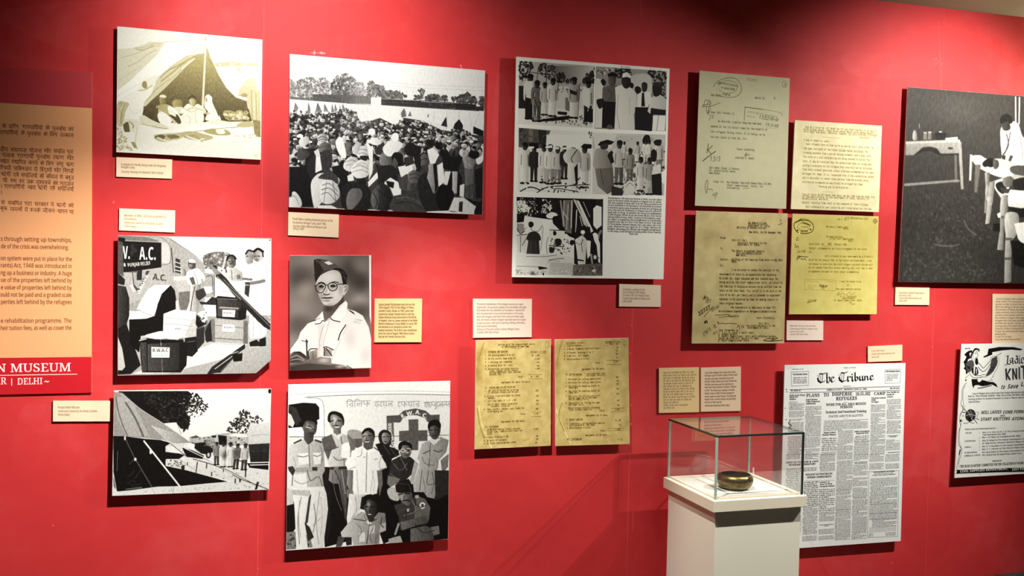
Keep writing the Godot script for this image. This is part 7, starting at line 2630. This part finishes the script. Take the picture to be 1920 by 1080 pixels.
# ---------------------------------------------------------------- printing: a small rasteriser that computes what is printed on a sheet
class Sheet:
	var w: int
	var h: int
	var u: float                       # pixels per unit; a sheet is 1000 units wide
	var px := PackedFloat32Array()     # tone, 0 black .. 255 white
	var rng := RandomNumberGenerator.new()
	var grain: PackedFloat32Array
	static var fonts := {}
	static var glyphs := {}
	static var grains := PackedFloat32Array()

	func _init(width: int, height: int, tone: float, noise_seed := 1) -> void:
		w = width
		h = height
		u = w / 1000.0
		px.resize(w * h)
		px.fill(tone)
		rng.seed = noise_seed
		if grains.is_empty():
			var r := RandomNumberGenerator.new()
			r.seed = 77
			grains.resize(65536)
			for i in 65536:
				grains[i] = r.randf() + r.randf() - 1.0
		grain = grains

	# a tone is "120", "120>60:90" (from 120 to 60 in direction 90 degrees, down) and "~12" adds mottling
	func tone_of(t: String) -> PackedFloat32Array:
		var out := PackedFloat32Array([0, 0, 0, 0])
		var a := t.split("~")
		if a.size() > 1:
			out[3] = float(a[1])
		var b := a[0].split(">")
		out[0] = float(b[0])
		out[1] = out[0]
		if b.size() > 1:
			var c := b[1].split(":")
			out[1] = float(c[0])
			out[2] = deg_to_rad(float(c[1])) if c.size() > 1 else PI / 2
		return out

	func fill(p: PackedVector2Array, t: PackedFloat32Array) -> void:
		var lo := p[0]
		var hi := p[0]
		for q in p:
			lo = lo.min(q)
			hi = hi.max(q)
		var x0 := maxi(0, floori(lo.x))
		var x1 := mini(w - 1, ceili(hi.x))
		var y0 := maxi(0, floori(lo.y))
		var y1 := mini(h - 1, ceili(hi.y))
		if x1 < x0 or y1 < y0:
			return
		var n := p.size()
		var cov := PackedFloat32Array()
		cov.resize(x1 - x0 + 2)
		var dir := Vector2(cos(t[2]), sin(t[2]))
		var mid := (lo + hi) / 2
		var span := absf(dir.x) * (hi.x - lo.x) + absf(dir.y) * (hi.y - lo.y) + 0.001
		var flat := t[0] == t[1]
		for y in range(y0, y1 + 1):
			cov.fill(0.0)
			for s in 4:
				var sy := y + (s + 0.5) / 4.0
				var xs: Array[float] = []
				var a := p[n - 1]
				for i in n:
					var b := p[i]
					if (a.y <= sy) != (b.y <= sy):
						xs.append(a.x + (sy - a.y) * (b.x - a.x) / (b.y - a.y))
					a = b
				xs.sort()
				for k in range(0, xs.size() - 1, 2):
					var l := clampf(xs[k], x0, x1 + 1)
					var r := clampf(xs[k + 1], x0, x1 + 1)
					if r <= l:
						continue
					var li := int(l)
					var ri := int(r)
					if li == ri:
						cov[li - x0] += (r - l) * 0.25
					else:
						cov[li - x0] += (li + 1 - l) * 0.25
						for x in range(li + 1, ri):
							cov[x - x0] += 0.25
						cov[ri - x0] += (r - ri) * 0.25
			for x in range(x0, x1 + 1):
				var c := cov[x - x0]
				if c > 0.003:
					var v := t[0]
					if not flat:
						v = lerpf(t[0], t[1], clampf(((x - mid.x) * dir.x + (y - mid.y) * dir.y) / span + 0.5, 0.0, 1.0))
					if t[3] > 0.0:
						v += t[3] * (grain[(y * 256 + x) & 65535] * 0.7 + grain[((y >> 1) * 256 + (x >> 1) + 77) & 65535] * 0.6 + grain[((y >> 2) * 256 + (x >> 1) + 999) & 65535] * 0.4)
					var i := y * w + x
					px[i] += (v - px[i]) * minf(c, 1.0)

	func ellipse(c: Vector2, rx: float, ry: float, ang: float, t: PackedFloat32Array) -> void:
		var p := PackedVector2Array()
		var n := clampi(int(maxf(rx, ry) * 2.0), 8, 28)
		var ca := cos(ang)
		var sa := sin(ang)
		for k in n:
			var e := Vector2(cos(TAU * k / n) * rx, sin(TAU * k / n) * ry)
			p.append(c + Vector2(e.x * ca - e.y * sa, e.x * sa + e.y * ca))
		fill(p, t)

	func soft(c: Vector2, rx: float, ry: float, tone: float, alpha: float) -> void:
		for y in range(maxi(0, floori(c.y - ry)), mini(h, ceili(c.y + ry) + 1)):
			var dy := (y + 0.5 - c.y) / ry
			for x in range(maxi(0, floori(c.x - rx)), mini(w, ceili(c.x + rx) + 1)):
				var dx := (x + 0.5 - c.x) / rx
				var q := 1.0 - dx * dx - dy * dy
				if q > 0.0:
					var i := y * w + x
					px[i] += (tone - px[i]) * alpha * q * q

	func stroke(p: PackedVector2Array, width: float, t: PackedFloat32Array) -> void:
		var r := maxf(width, 0.9) / 2
		var k := minf(1.0, width / 0.9)
		for s in p.size() - 1:
			var a := p[s]
			var b := p[s + 1]
			var d := b - a
			var l2 := maxf(d.length_squared(), 1e-6)
			for y in range(maxi(0, floori(minf(a.y, b.y) - r - 1)), mini(h, ceili(maxf(a.y, b.y) + r + 1))):
				var xa := minf(a.x, b.x)
				var xb := maxf(a.x, b.x)
				if absf(d.y) > 2.0:    # only the columns near the line in this row
					var q0 := a.x + clampf((y - 1.0 - r - a.y) / d.y, 0, 1) * d.x
					var q1 := a.x + clampf((y + 2.0 + r - a.y) / d.y, 0, 1) * d.x
					xa = minf(q0, q1)
					xb = maxf(q0, q1)
				for x in range(maxi(0, floori(xa - r - 1)), mini(w, ceili(xb + r + 1))):
					var q := Vector2(x + 0.5, y + 0.5)
					var f := clampf((q - a).dot(d) / l2, 0, 1)
					var c := clampf(r + 0.5 - q.distance_to(a + d * f), 0, 1) * k
					if c > 0.0:
						var i := y * w + x
						px[i] += (t[0] + t[3] * grain[i & 65535] - px[i]) * c

	static func smooth(p: PackedVector2Array, closed: bool) -> PackedVector2Array:
		var out := PackedVector2Array()
		var n := p.size()
		for i in (n if closed else n - 1):
			var a := p[(i - 1 + n) % n] if closed or i > 0 else p[0]
			var b := p[i]
			var c := p[(i + 1) % n]
			var d := p[(i + 2) % n] if closed or i + 2 < n else p[n - 1]
			var steps := clampi(int(b.distance_to(c) / 3.0), 2, 9)
			for k in steps:
				out.append(b.cubic_interpolate(c, a, d, float(k) / steps))
		if not closed:
			out.append(p[n - 1])
		return out

	func dabs(n: int, size: float, t0: float, t1: float, p: PackedVector2Array) -> void:
		var lo := p[0]
		var hi := p[0]
		for q in p:
			lo = lo.min(q)
			hi = hi.max(q)
		var made := 0
		for k in n * 12:
			var c := Vector2(rng.randf_range(lo.x, hi.x), rng.randf_range(lo.y, hi.y))
			if Geometry2D.is_point_in_polygon(c, p):
				ellipse(c, size * rng.randf_range(0.4, 1.1), size * rng.randf_range(0.25, 0.7), rng.randf() * PI, flat_tone(lerpf(t0, t1, rng.randf())))
				made += 1
				if made >= n:
					return

	func flat_tone(v: float) -> PackedFloat32Array:
		return PackedFloat32Array([v, v, 0, 0])

	# a crowd: turbaned, capped and bare heads over shoulders, larger towards the bottom of the region
	func crowd(n: int, s0: float, s1: float, p: PackedVector2Array) -> void:
		var lo := p[0]
		var hi := p[0]
		for q in p:
			lo = lo.min(q)
			hi = hi.max(q)
		var spots: Array[Vector2] = []
		for k in n * 12:
			var c := Vector2(rng.randf_range(lo.x, hi.x), lo.y + (hi.y - lo.y) * pow(rng.randf(), 1.5))
			if Geometry2D.is_point_in_polygon(c, p):
				spots.append(c)
				if spots.size() >= n:
					break
		spots.sort_custom(func(a, b): return a.y < b.y)
		for c in spots:
			var s := lerpf(s0, s1, (c.y - lo.y) / (hi.y - lo.y))
			var cloth: float = [30, 225, 60, 205, 90, 240, 40][rng.randi() % 7]
			ellipse(c + Vector2(0, s * 1.7), s * rng.randf_range(1.0, 1.45), s * 1.15, 0, PackedFloat32Array([cloth, cloth * 0.6, PI / 2 * rng.randf(), 10]))
			ellipse(c + Vector2(0, s * 1.9), s * 0.25, s * 0.8, rng.randf_range(-0.5, 0.5), flat_tone(clampf(cloth - 70, 15, 200)))
			ellipse(c + Vector2(s * 0.1, s * 0.35), s * 0.55, s * 0.68, 0, flat_tone(rng.randf_range(35, 110)))
			ellipse(c + Vector2(-s * 0.14, s * 0.4), s * 0.22, s * 0.4, 0, flat_tone(rng.randf_range(90, 180)))
			var kind := rng.randf()
			if kind < 0.5:
				var tt := rng.randf_range(150, 250) if rng.randf() < 0.7 else rng.randf_range(60, 130)
				ellipse(c + Vector2(0, -s * 0.15), s * 0.82, s * 0.52, rng.randf_range(-0.25, 0.25), PackedFloat32Array([tt, tt * 0.6, rng.randf(), 8]))
				ellipse(c + Vector2(s * 0.1, -s * 0.05), s * 0.6, s * 0.09, rng.randf_range(-0.4, 0.2), flat_tone(tt * 0.55))
			elif kind < 0.62:
				ellipse(c + Vector2(0, -s * 0.12), s * 0.62, s * 0.3, 0, flat_tone(235))
			else:
				ellipse(c + Vector2(0, -s * 0.08), s * 0.6, s * 0.42, 0, flat_tone(rng.randf_range(12, 40)))

	# a small standing figure: x, y of the feet, height, tones of head, shirt and legs
	func figure(c: Vector2, s: float, head: float, shirt: float, legs: float, lean: float) -> void:
		var k := s / 7.5
		var at := func(x: float, y: float) -> Vector2: return c + Vector2(x * k * 0.82 + lean * y * k, -y * k)
		fill(PackedVector2Array([at.call(-0.95, 3.6), at.call(1.0, 3.6), at.call(0.95, 0.2), at.call(0.25, 0.1), at.call(0.05, 3.0), at.call(-0.2, 0.1), at.call(-0.85, 0.2)]), PackedFloat32Array([legs, legs * 0.75, 0, 6]))
		fill(Sheet.smooth(PackedVector2Array([at.call(-1.25, 5.9), at.call(-0.3, 6.35), at.call(0.3, 6.35), at.call(1.25, 5.9), at.call(1.4, 4.2), at.call(1.05, 3.0), at.call(-1.05, 3.0), at.call(-1.4, 4.2)]), true), PackedFloat32Array([shirt, shirt * 0.72, 0, 8]))
		stroke(PackedVector2Array([at.call(0.75, 5.2), at.call(0.85, 3.3)]), k * 0.2, flat_tone(shirt * 0.5))
		stroke(PackedVector2Array([at.call(-0.8, 5.2), at.call(-0.85, 3.4)]), k * 0.16, flat_tone(shirt * 0.6))
		ellipse(at.call(0, 6.75), k * 0.52, k * 0.72, 0, PackedFloat32Array([minf(head + 70, 190), head, 0, 0]))
		ellipse(at.call(0.05, 7.1), k * 0.55, k * 0.42, 0, flat_tone(head))
		ellipse(at.call(-0.45, 0.1), k * 0.5, k * 0.2, 0, flat_tone(25))
		ellipse(at.call(0.6, 0.1), k * 0.5, k * 0.2, 0, flat_tone(25))

	static func font(called: String) -> RID:
		if not fonts.has(called):
			var f := SystemFont.new()
			f.font_names = PackedStringArray([{"serif": "Droid Serif", "serifbold": "Droid Serif", "mono": "Droid Sans Mono"}.get(called, "Droid Sans")])
			f.font_weight = 700 if called.ends_with("bold") else 400
			fonts[called] = [f, f.get_rids()[0]]
		return fonts[called][1]

	# one line of lettering as coverage: [width, height, baseline, values]
	func line_of(s: String, face: String, size: int, spread := 0.0) -> Array:
		var ts := TextServerManager.get_primary_interface()
		var rid := font(face)
		var list := []
		var pen := 2.0
		for k in s.length():
			var key := "%s %d %d" % [face, size, s.unicode_at(k)]
			if not glyphs.has(key):
				var gi := ts.font_get_glyph_index(rid, size, s.unicode_at(k), 0)
				ts.font_render_glyph(rid, Vector2i(size, 0), gi)
				var ti := ts.font_get_glyph_texture_idx(rid, Vector2i(size, 0), gi)
				var uv := ts.font_get_glyph_uv_rect(rid, Vector2i(size, 0), gi)
				var im: Image = null
				if ti >= 0 and uv.size.x > 0:
					im = ts.font_get_texture_image(rid, Vector2i(size, 0), ti).get_region(Rect2i(uv))
				glyphs[key] = [im.get_data() if im else PackedByteArray(), im.get_width() if im else 0, im.get_height() if im else 0, ts.font_get_glyph_offset(rid, Vector2i(size, 0), gi), ts.font_get_glyph_advance(rid, size, gi).x]
			var g: Array = glyphs[key]
			list.append([g, pen])
			pen += g[4] + spread
		var bw := int(pen) + 4
		var bh := int(size * 1.5) + 2
		var base := int(size * 1.1)
		var b := PackedFloat32Array()
		b.resize(bw * bh)
		for e in list:
			var g: Array = e[0]
			var data: PackedByteArray = g[0]
			var gw: int = g[1]
			var ox := int(round(e[1] + g[3].x))
			var oy := base + int(g[3].y)
			for y in g[2]:
				var yy: int = oy + y
				if yy < 0 or yy >= bh:
					continue
				for x in gw:
					var xx: int = ox + x
					if xx >= 0 and xx < bw:
						b[yy * bw + xx] = maxf(b[yy * bw + xx], data[(y * gw + x) * 2 + 1] / 255.0)
		return [bw, bh, base, b]

	# lettering with its baseline from x, y; size is the height of the em; width 0 keeps the natural width times stretch
	func text(s: String, face: String, x: float, y: float, size: float, width: float, tone: float, slant := 0.0, turn := 0.0, weight := 1.0, spread := 0.0) -> void:
		if s.is_empty():
			return
		var big := maxi(int(round(size)), 6)
		var sy := size / big
		var l := line_of(s, face, big, spread * big)
		var bw: int = l[0]
		var bh: int = l[1]
		var base: int = l[2]
		var b: PackedFloat32Array = l[3]
		var sx := sy if width == 0.0 else (width / (bw - 6.0) if width > 0 else -width * sy)
		var ca := cos(turn)
		var sa := sin(turn)
		var ww := bw * sx
		var corners := [Vector2(0, -base * sy), Vector2(ww, -base * sy), Vector2(0, (bh - base) * sy), Vector2(ww, (bh - base) * sy)]
		var lo := Vector2(1e9, 1e9)
		var hi := -lo
		for c in corners:
			var q := Vector2(x + c.x * ca - c.y * sa - slant * c.y, y + c.x * sa + c.y * ca)
			lo = lo.min(q)
			hi = hi.max(q)
		var taps := maxi(1, ceili(1.0 / maxf(sx, 0.05) - 0.3))
		for py in range(maxi(0, floori(lo.y)), mini(h, ceili(hi.y) + 1)):
			for pxx in range(maxi(0, floori(lo.x)), mini(w, ceili(hi.x) + 1)):
				var c := 0.0
				for k in taps:
					var dx := pxx + (k + 0.5) / taps - x
					var dy := py + 0.5 - y
					var ly := (-dx * sa + dy * ca)
					var lx := (dx * ca + dy * sa) + slant * ly
					var fx := lx / sx + 1.5
					var fy := ly / sy + base - 0.5
					var ix := floori(fx)
					var iy := floori(fy)
					if ix < 0 or iy < 0 or ix >= bw - 1 or iy >= bh - 1:
						continue
					fx -= ix
					fy -= iy
					var o := iy * bw + ix
					c += (b[o] * (1 - fx) + b[o + 1] * fx) * (1 - fy) + (b[o + bw] * (1 - fx) + b[o + bw + 1] * fx) * fy
				if c > 0.01:
					c = minf(1.0, c * weight / taps)
					var i := py * w + pxx
					px[i] += (tone - px[i]) * c

	func mottle(scale: float, amount: float, noise_seed: int, octaves := 4, tall := 1.0) -> void:
		var n := FastNoiseLite.new()
		n.seed = noise_seed
		n.frequency = 1.0 / scale
		n.fractal_octaves = octaves
		for y in h:
			for x in w:
				px[y * w + x] += amount * n.get_noise_2d(x, y * tall)

	# the slight unsharpness of a photograph
	func soften() -> void:
		for pass_on in 2:
			var step := 1 if pass_on == 0 else w
			var src := px.duplicate()
			for i in range(step, w * h - step):
				px[i] = src[i] * 0.56 + (src[i - step] + src[i + step]) * 0.22

	func grainy(amount: float) -> void:
		for i in w * h:
			px[i] += amount * grain[(i * 7 + (i >> 9) * 13) & 65535]

	# the drawing language: one command a line, coordinates in thousandths of the sheet's width
	func draw(what: String) -> void:
		for line in what.split("\n", false):
			var f := line.split(" ", false)
			if f.size() < 3:
				continue
			var at := {"P": 2, "S": 2, "L": 3, "C": 3, "E": 2, "B": 3, "F": 5, "K": 4, "M": 5, "N": 4}.get(f[0], 0) as int
			if at == 0:
				if f[0] == "X":         # X tone leading x0 y0 x1 y1: a column too fine to read
					micro(float(f[1]), float(f[2]) * u, float(f[3]) * u, float(f[4]) * u, float(f[5]) * u, float(f[6]) * u)
				if f[0] == "D":         # D x y size width tone slant words...: Indic lettering hung from its headline
					indic(" ".join(f.slice(7)), float(f[1]) * u, float(f[2]) * u, float(f[3]) * u, float(f[4]) * u, float(f[5]), float(f[6]))
				if f[0] == "W":         # W face x y size width tone slant turn words...
					text(" ".join(f.slice(9)), f[1], float(f[2]) * u, float(f[3]) * u, float(f[4]) * u, float(f[5]) * (u if float(f[5]) > 0 else 1.0), float(f[6]), float(f[7]), deg_to_rad(float(f[8])), {"mono": 2.2, "serif": 1.7, "serifbold": 1.5}.get(f[1], 1.2))
				continue
			var v := PackedFloat32Array()
			for k in range(at, f.size()):
				v.append(float(f[k]))
			var p := PackedVector2Array()
			for k in range(0, v.size() - 1, 2):
				p.append(Vector2(v[k], v[k + 1]) * u)
			match f[0]:
				"P": fill(p, tone_of(f[1]))
				"S": fill(Sheet.smooth(p, true), tone_of(f[1]))
				"L": stroke(p, float(f[2]) * u, tone_of(f[1]))
				"C": stroke(Sheet.smooth(p, false), float(f[2]) * u, tone_of(f[1]))
				"E": ellipse(p[0], v[2] * u, v[3] * u, deg_to_rad(v[4]) if v.size() > 4 else 0.0, tone_of(f[1]))
				"B": soft(p[0], v[2] * u, v[3] * u, float(f[1]), float(f[2]))
				"F": dabs(int(f[1]), float(f[2]) * u, float(f[3]), float(f[4]), p)
				"K": crowd(int(f[1]), float(f[2]) * u, float(f[3]) * u, p)
				"M": figure(p[0], v[2] * u, float(f[1]), float(f[2]), float(f[3]), float(f[4]))
				"N": nib(Sheet.smooth(p, false) if f[0] == "n" else p, float(f[2]) * u, deg_to_rad(float(f[3])), tone_of(f[1]))

	func micro(tone: float, lead: float, x0: float, y0: float, x1: float, y1: float) -> void:
		var y := y0 + lead * 0.3
		while y + lead * 0.55 < y1:
			var x := x0 + (lead * 0.8 if rng.randf() < 0.14 else 0.0)
			var stop := x1 if rng.randf() > 0.1 else lerpf(x0, x1, rng.randf_range(0.4, 0.95))
			while x < stop:
				var n := rng.randi_range(2, 9)
				for k in n:
					var cw := lead * rng.randf_range(0.24, 0.42)
					if x + cw > stop:
						break
					var up := y - (lead * 0.22 if rng.randf() < 0.25 else 0.0)
					var dark := rng.randf_range(0.55, 1.0)
					for yy in range(floori(up), ceili(y + lead * 0.5)):
						for xx in range(floori(x), ceili(x + cw * 0.7)):
							if xx >= 0 and yy >= 0 and xx < w and yy < h:
								var cov := clampf(minf(xx + 1.0, x + cw * 0.7) - maxf(xx, x), 0, 1) * clampf(minf(yy + 1.0, y + lead * 0.5) - maxf(yy, up), 0, 1)
								px[yy * w + xx] += (tone - px[yy * w + xx]) * cov * dark
					x += cw
				x += lead * 0.32
			y += lead

	# letters as pen strokes in a box 100 high under the headline: width, then strokes parted by /
	static var letters := {}
	const STROKES := """
क 92 46 45 30 30 12 40 12 62 28 70 46 55/46 45 62 30 82 38 80 62 70 72/46 0 46 100
ख 96 15 0 30 12 15 30 10 45 25 55 42 78/82 55 65 50 55 65 65 80 82 68/82 0 82 100
ग 72 20 0 20 60 12 72 25 75/58 0 58 100
घ 80 15 15 35 28 18 42 22 62 44 68 66 55/66 0 66 100
च 75 10 30 60 30/22 30 20 55 35 70 60 55/60 0 60 100
छ 86 20 10 40 28 20 45 35 70 65 65 70 42 50 40 45 60 78 95
ज 84 68 45 30 45 25 35/38 45 42 68 22 76 12 62/68 0 68 100
ण 90 15 0 15 50 28 62 42 50 42 0/75 0 75 100
त 68 55 45 30 45 15 60 32 88/55 0 55 100
थ 80 30 14 20 6 14 16 26 24 28 38 16 54 36 72 65 55/65 0 65 100
द 62 35 0 35 25 15 35 15 55 35 65 50 50/35 65 50 98
ध 78 12 15 25 28 45 18/25 28 15 52 36 70 64 58/64 0 64 100
न 72 58 48 25 48 17 40 12 52 22 60 26 48/58 0 58 100
प 70 15 0 15 45 33 62 56 55/56 0 56 100
ब 74 60 40 35 30 15 50 30 70 60 62/20 58 58 42/60 0 60 100
भ 82 15 12 28 20 24 55 12 64/24 48 66 48/66 0 66 100
म 74 18 0 18 60 10 70 22 74/18 60 60 60/60 0 60 100
य 74 15 10 30 20 28 38 15 50 30 68 60 58/60 0 60 100
र 52 25 0 38 15 30 35 14 42 42 92
ल 84 68 45 52 34 42 50 42 66/42 50 28 35 12 50 26 82/68 0 68 100
व 70 56 40 30 32 15 50 30 68 56 58/56 0 56 100
श 86 15 10 30 6 36 24 20 36 40 62 28 72/70 0 70 100
स 82 20 0 32 15 22 34 14 40 40 88/26 46 68 46/68 0 68 100
ह 68 35 0 35 22 15 28 18 42 46 40 44 56 25 64 26 80 50 96
ड 66 35 0 35 22 15 32 25 45 50 50 45 72 18 70
अ 95 12 15 32 12 35 32 22 40 40 55 32 75 10 68/36 45 80 45/80 0 80 100
उ 62 20 15 42 15 42 35 25 38 48 55 40 78 12 68
ए 64 18 0 18 28 30 45 48 40/48 0 48 42/32 46 52 94
इ 62 32 0 32 15 15 22 20 36 46 38 42 56 22 56 42 92
फ 92 15 0 15 45 33 62 56 55/56 48 74 36 84 52 76 68/56 0 56 100
ट 64 34 0 34 22 18 30 12 58 28 78 50 70
ई 62 32 0 32 15 15 22 20 36 46 38 42 56 22 56 42 92/32 0 16 -22 42 -32
1 46 30 12 38 30 26 42 14 34 22 22/36 36 42 95
4 54 14 5 40 40 44 80 26 92 12 76 44 5
7 56 16 5 12 60 30 92 46 70 34 50
9 50 34 10 18 22 34 40 18 60 44 95
ऋ 100 12 20 30 30 48 18/30 30 15 55 35 72 60 60/60 45 90 60 76 88/60 0 60 100
। 30 15 0 15 100
– 50 5 52 45 52
( 30 22 0 10 30 10 75 22 105
) 30 8 0 20 30 20 75 8 105
র 68 52 35 12 56 52 90/26 108 28 112/52 0 52 100
ব 68 52 35 12 56 52 90/52 0 52 100
ল 86 70 50 55 38 42 55 42 76/42 55 28 40 12 55 26 86/70 0 70 100
ফ 94 15 0 15 42 34 66 55 45/55 45 75 35 86 55 70 68/55 0 55 100
ও 84 58 5 30 10 14 40 20 78 48 94 70 70 60 44 40 48 42 66
য 78 15 12 30 30 15 55 35 76 60 62/36 108 38 112/60 0 60 100
এ 78 20 12 20 60 44 90 62 50 62 0/20 12 44 18 62 0
ম 80 18 0 22 58 12 72/20 62 64 50/64 0 64 100
ন 76 62 50 28 44 15 60 30 74/62 0 62 100
স 86 18 0 15 55 30 74 45 50 70 50/70 0 70 100
"""

	func indic(s: String, x: float, y: float, size: float, width: float, tone: float, slant: float) -> void:
		if letters.is_empty():
			for line in STROKES.split("\n", false):
				var f := line.split(" ", true, 2)
				var strokes := []
				for part in f[2].split("/"):
					var v := part.split_floats(" ")
					var p := PackedVector2Array()
					for k in range(0, v.size() - 1, 2):
						p.append(Vector2(v[k], v[k + 1]) / 100.0)
					strokes.append(p)
				letters[f[0]] = [float(f[1]) / 100.0, strokes]
		for pair in [["आ", "अ\u093e"], ["ओ", "अ\u094b"], ["औ", "अ\u094c"]]:
			s = s.replace(pair[0], pair[1])
		var out := []                     # strokes in units of size
		var bars := []
		var pen := 0.0
		for word in s.split(" ", false):
			var from := pen
			var i := 0
			while i < word.length():
				var parts := []
				while i < word.length() and letters.has(word[i]):
					parts.append(word[i])
					i += 1
					if i < word.length() and (word[i] == "\u094d" or word[i] == "\u09cd") and i + 1 < word.length() and letters.has(word[i + 1]) and not (word[i] == "\u09cd" and word[i + 1] == "\u09af"):
						i += 1
						continue
					break
				var marks := ""
				while i < word.length() and not letters.has(word[i]):
					marks += word[i]
					i += 1
					if marks.ends_with("\u09cd") and i < word.length():
						i += 1
				if parts.is_empty() and marks.is_empty():
					i += 1
					continue
				var reph: bool = parts.size() > 1 and parts[0] == "\u0930"
				if reph:
					parts.remove_at(0)
				if "\u093f" in marks or "\u09bf" in marks:
					out.append([Vector2(pen + 0.12, 0), Vector2(pen + 0.12, 1)])
					out.append([Vector2(pen + 0.12, 0), Vector2(pen + 0.2, -0.28), Vector2(pen + 0.55, -0.26), Vector2(pen + 0.78, 0)])
					pen += 0.26
				if "\u09c7" in marks:
					out.append([Vector2(pen + 0.28, 0.1), Vector2(pen + 0.1, 0.4), Vector2(pen + 0.12, 0.8), Vector2(pen + 0.3, 0.9), Vector2(pen + 0.32, 0.7)])
					pen += 0.4
				for k in parts.size():
					var g: Array = letters[parts[k]]
					var half: bool = k < parts.size() - 1
					var n: int = g[1].size()
					for q in (n - 1 if half and n > 1 else n):
						var line := []
						for v in g[1][q]:
							line.append(Vector2(pen + v.x * (0.8 if half else 1.0), v.y))
						out.append(line)
					pen += g[0] * (0.62 if half else 1.0)
				for m in marks:
					match m:
						"\u093e", "\u09be", "\u094b", "\u094c", "\u0940":
							out.append([Vector2(pen + 0.1, 0), Vector2(pen + 0.1, 1)])
							pen += 0.26
				var e := pen - 0.12
				for m in marks:
					match m:
						"\u0940": out.append([Vector2(e, 0), Vector2(e - 0.1, -0.28), Vector2(e - 0.4, -0.24), Vector2(e - 0.45, 0)])
						"\u0947", "\u094b": out.append([Vector2(e - 0.05, 0), Vector2(e - 0.3, -0.32)])
						"\u0948", "\u094c":
							out.append([Vector2(e - 0.05, 0), Vector2(e - 0.3, -0.32)])
							out.append([Vector2(e - 0.05, 0), Vector2(e - 0.15, -0.36)])
						"\u0902": out.append([Vector2(e - 0.02, -0.26), Vector2(e + 0.02, -0.24)])
						"\u0903":
							out.append([Vector2(e + 0.2, 0.3), Vector2(e + 0.22, 0.32)])
							out.append([Vector2(e + 0.2, 0.75), Vector2(e + 0.22, 0.77)])
							pen += 0.2
						"\u0941", "\u09c1": out.append([Vector2(e, 1.0), Vector2(e + 0.06, 1.14), Vector2(e - 0.1, 1.3), Vector2(e - 0.28, 1.2)])
						"\u0942": out.append([Vector2(e - 0.2, 1.05), Vector2(e - 0.3, 1.22), Vector2(e + 0.05, 1.32)])
						"\u093c": out.append([Vector2(e - 0.2, 1.1), Vector2(e - 0.18, 1.12)])
						"\u09cd": 
							out.append([Vector2(pen, 0.25), Vector2(pen + 0.18, 0.5), Vector2(pen + 0.05, 0.72), Vector2(pen + 0.3, 1.0)])
							pen += 0.3
				if reph:
					out.append([Vector2(e, 0), Vector2(e - 0.12, -0.22), Vector2(e + 0.1, -0.3)])
			if not word.begins_with("\u0964") and not word.begins_with("–"):
				bars.append([from, pen])
			pen += 0.45
		pen -= 0.45
		var sx := size if width <= 0.0 else width / maxf(pen, 0.1)
		var bold := size * 0.125
		for line in out:
			var p := PackedVector2Array()
			for v in line:
				p.append(Vector2(x + v.x * sx - slant * (v.y - 1.0) * size, y + v.y * size))
			stroke(Sheet.smooth(p, false) if p.size() > 2 else p, bold, flat_tone(tone))
		for b in bars:
			stroke(PackedVector2Array([Vector2(x + b[0] * sx + slant * size, y), Vector2(x + b[1] * sx + slant * size, y)]), bold, flat_tone(tone))

	# a broad-pen stroke: the edge of the pen, held at an angle, is carried along the line
	func nib(p: PackedVector2Array, width: float, ang: float, t: PackedFloat32Array) -> void:
		var e := Vector2(cos(ang), -sin(ang)) * width / 2
		for k in p.size() - 1:
			var a := p[k]
			var b := p[k + 1]
			fill(PackedVector2Array([a - e, a + e, b + e, b - e]), t)
			stroke(PackedVector2Array([a - e, a + e]), width * 0.14, t)
			stroke(PackedVector2Array([b - e, b + e]), width * 0.14, t)

	# the finished print: ink where the tone is 0, mid at the middle, paper where it is 255
	func image(ink: Color, mid: Color, paper: Color, contrast := 0.0) -> Image:
		var ramp := PackedByteArray()
		for i in 256:
			var e := i / 255.0
			var k := lerpf(e, e * e * (3.0 - 2.0 * e), contrast) * 255.0
			var c := ink.lerp(mid, k / 128.0) if k < 128 else mid.lerp(paper, (k - 128) / 127.0)
			ramp.append_array(PackedByteArray([c.r8, c.g8, c.b8]))
		var b := PackedByteArray()
		b.resize(w * h * 3)
		var o := 0
		for v in px:
			var k := clampi(int(v), 0, 255) * 3
			b[o] = ramp[k]
			b[o + 1] = ramp[k + 1]
			b[o + 2] = ramp[k + 2]
			o += 3
		return Image.create_from_data(w, h, false, Image.FORMAT_RGB8, b)
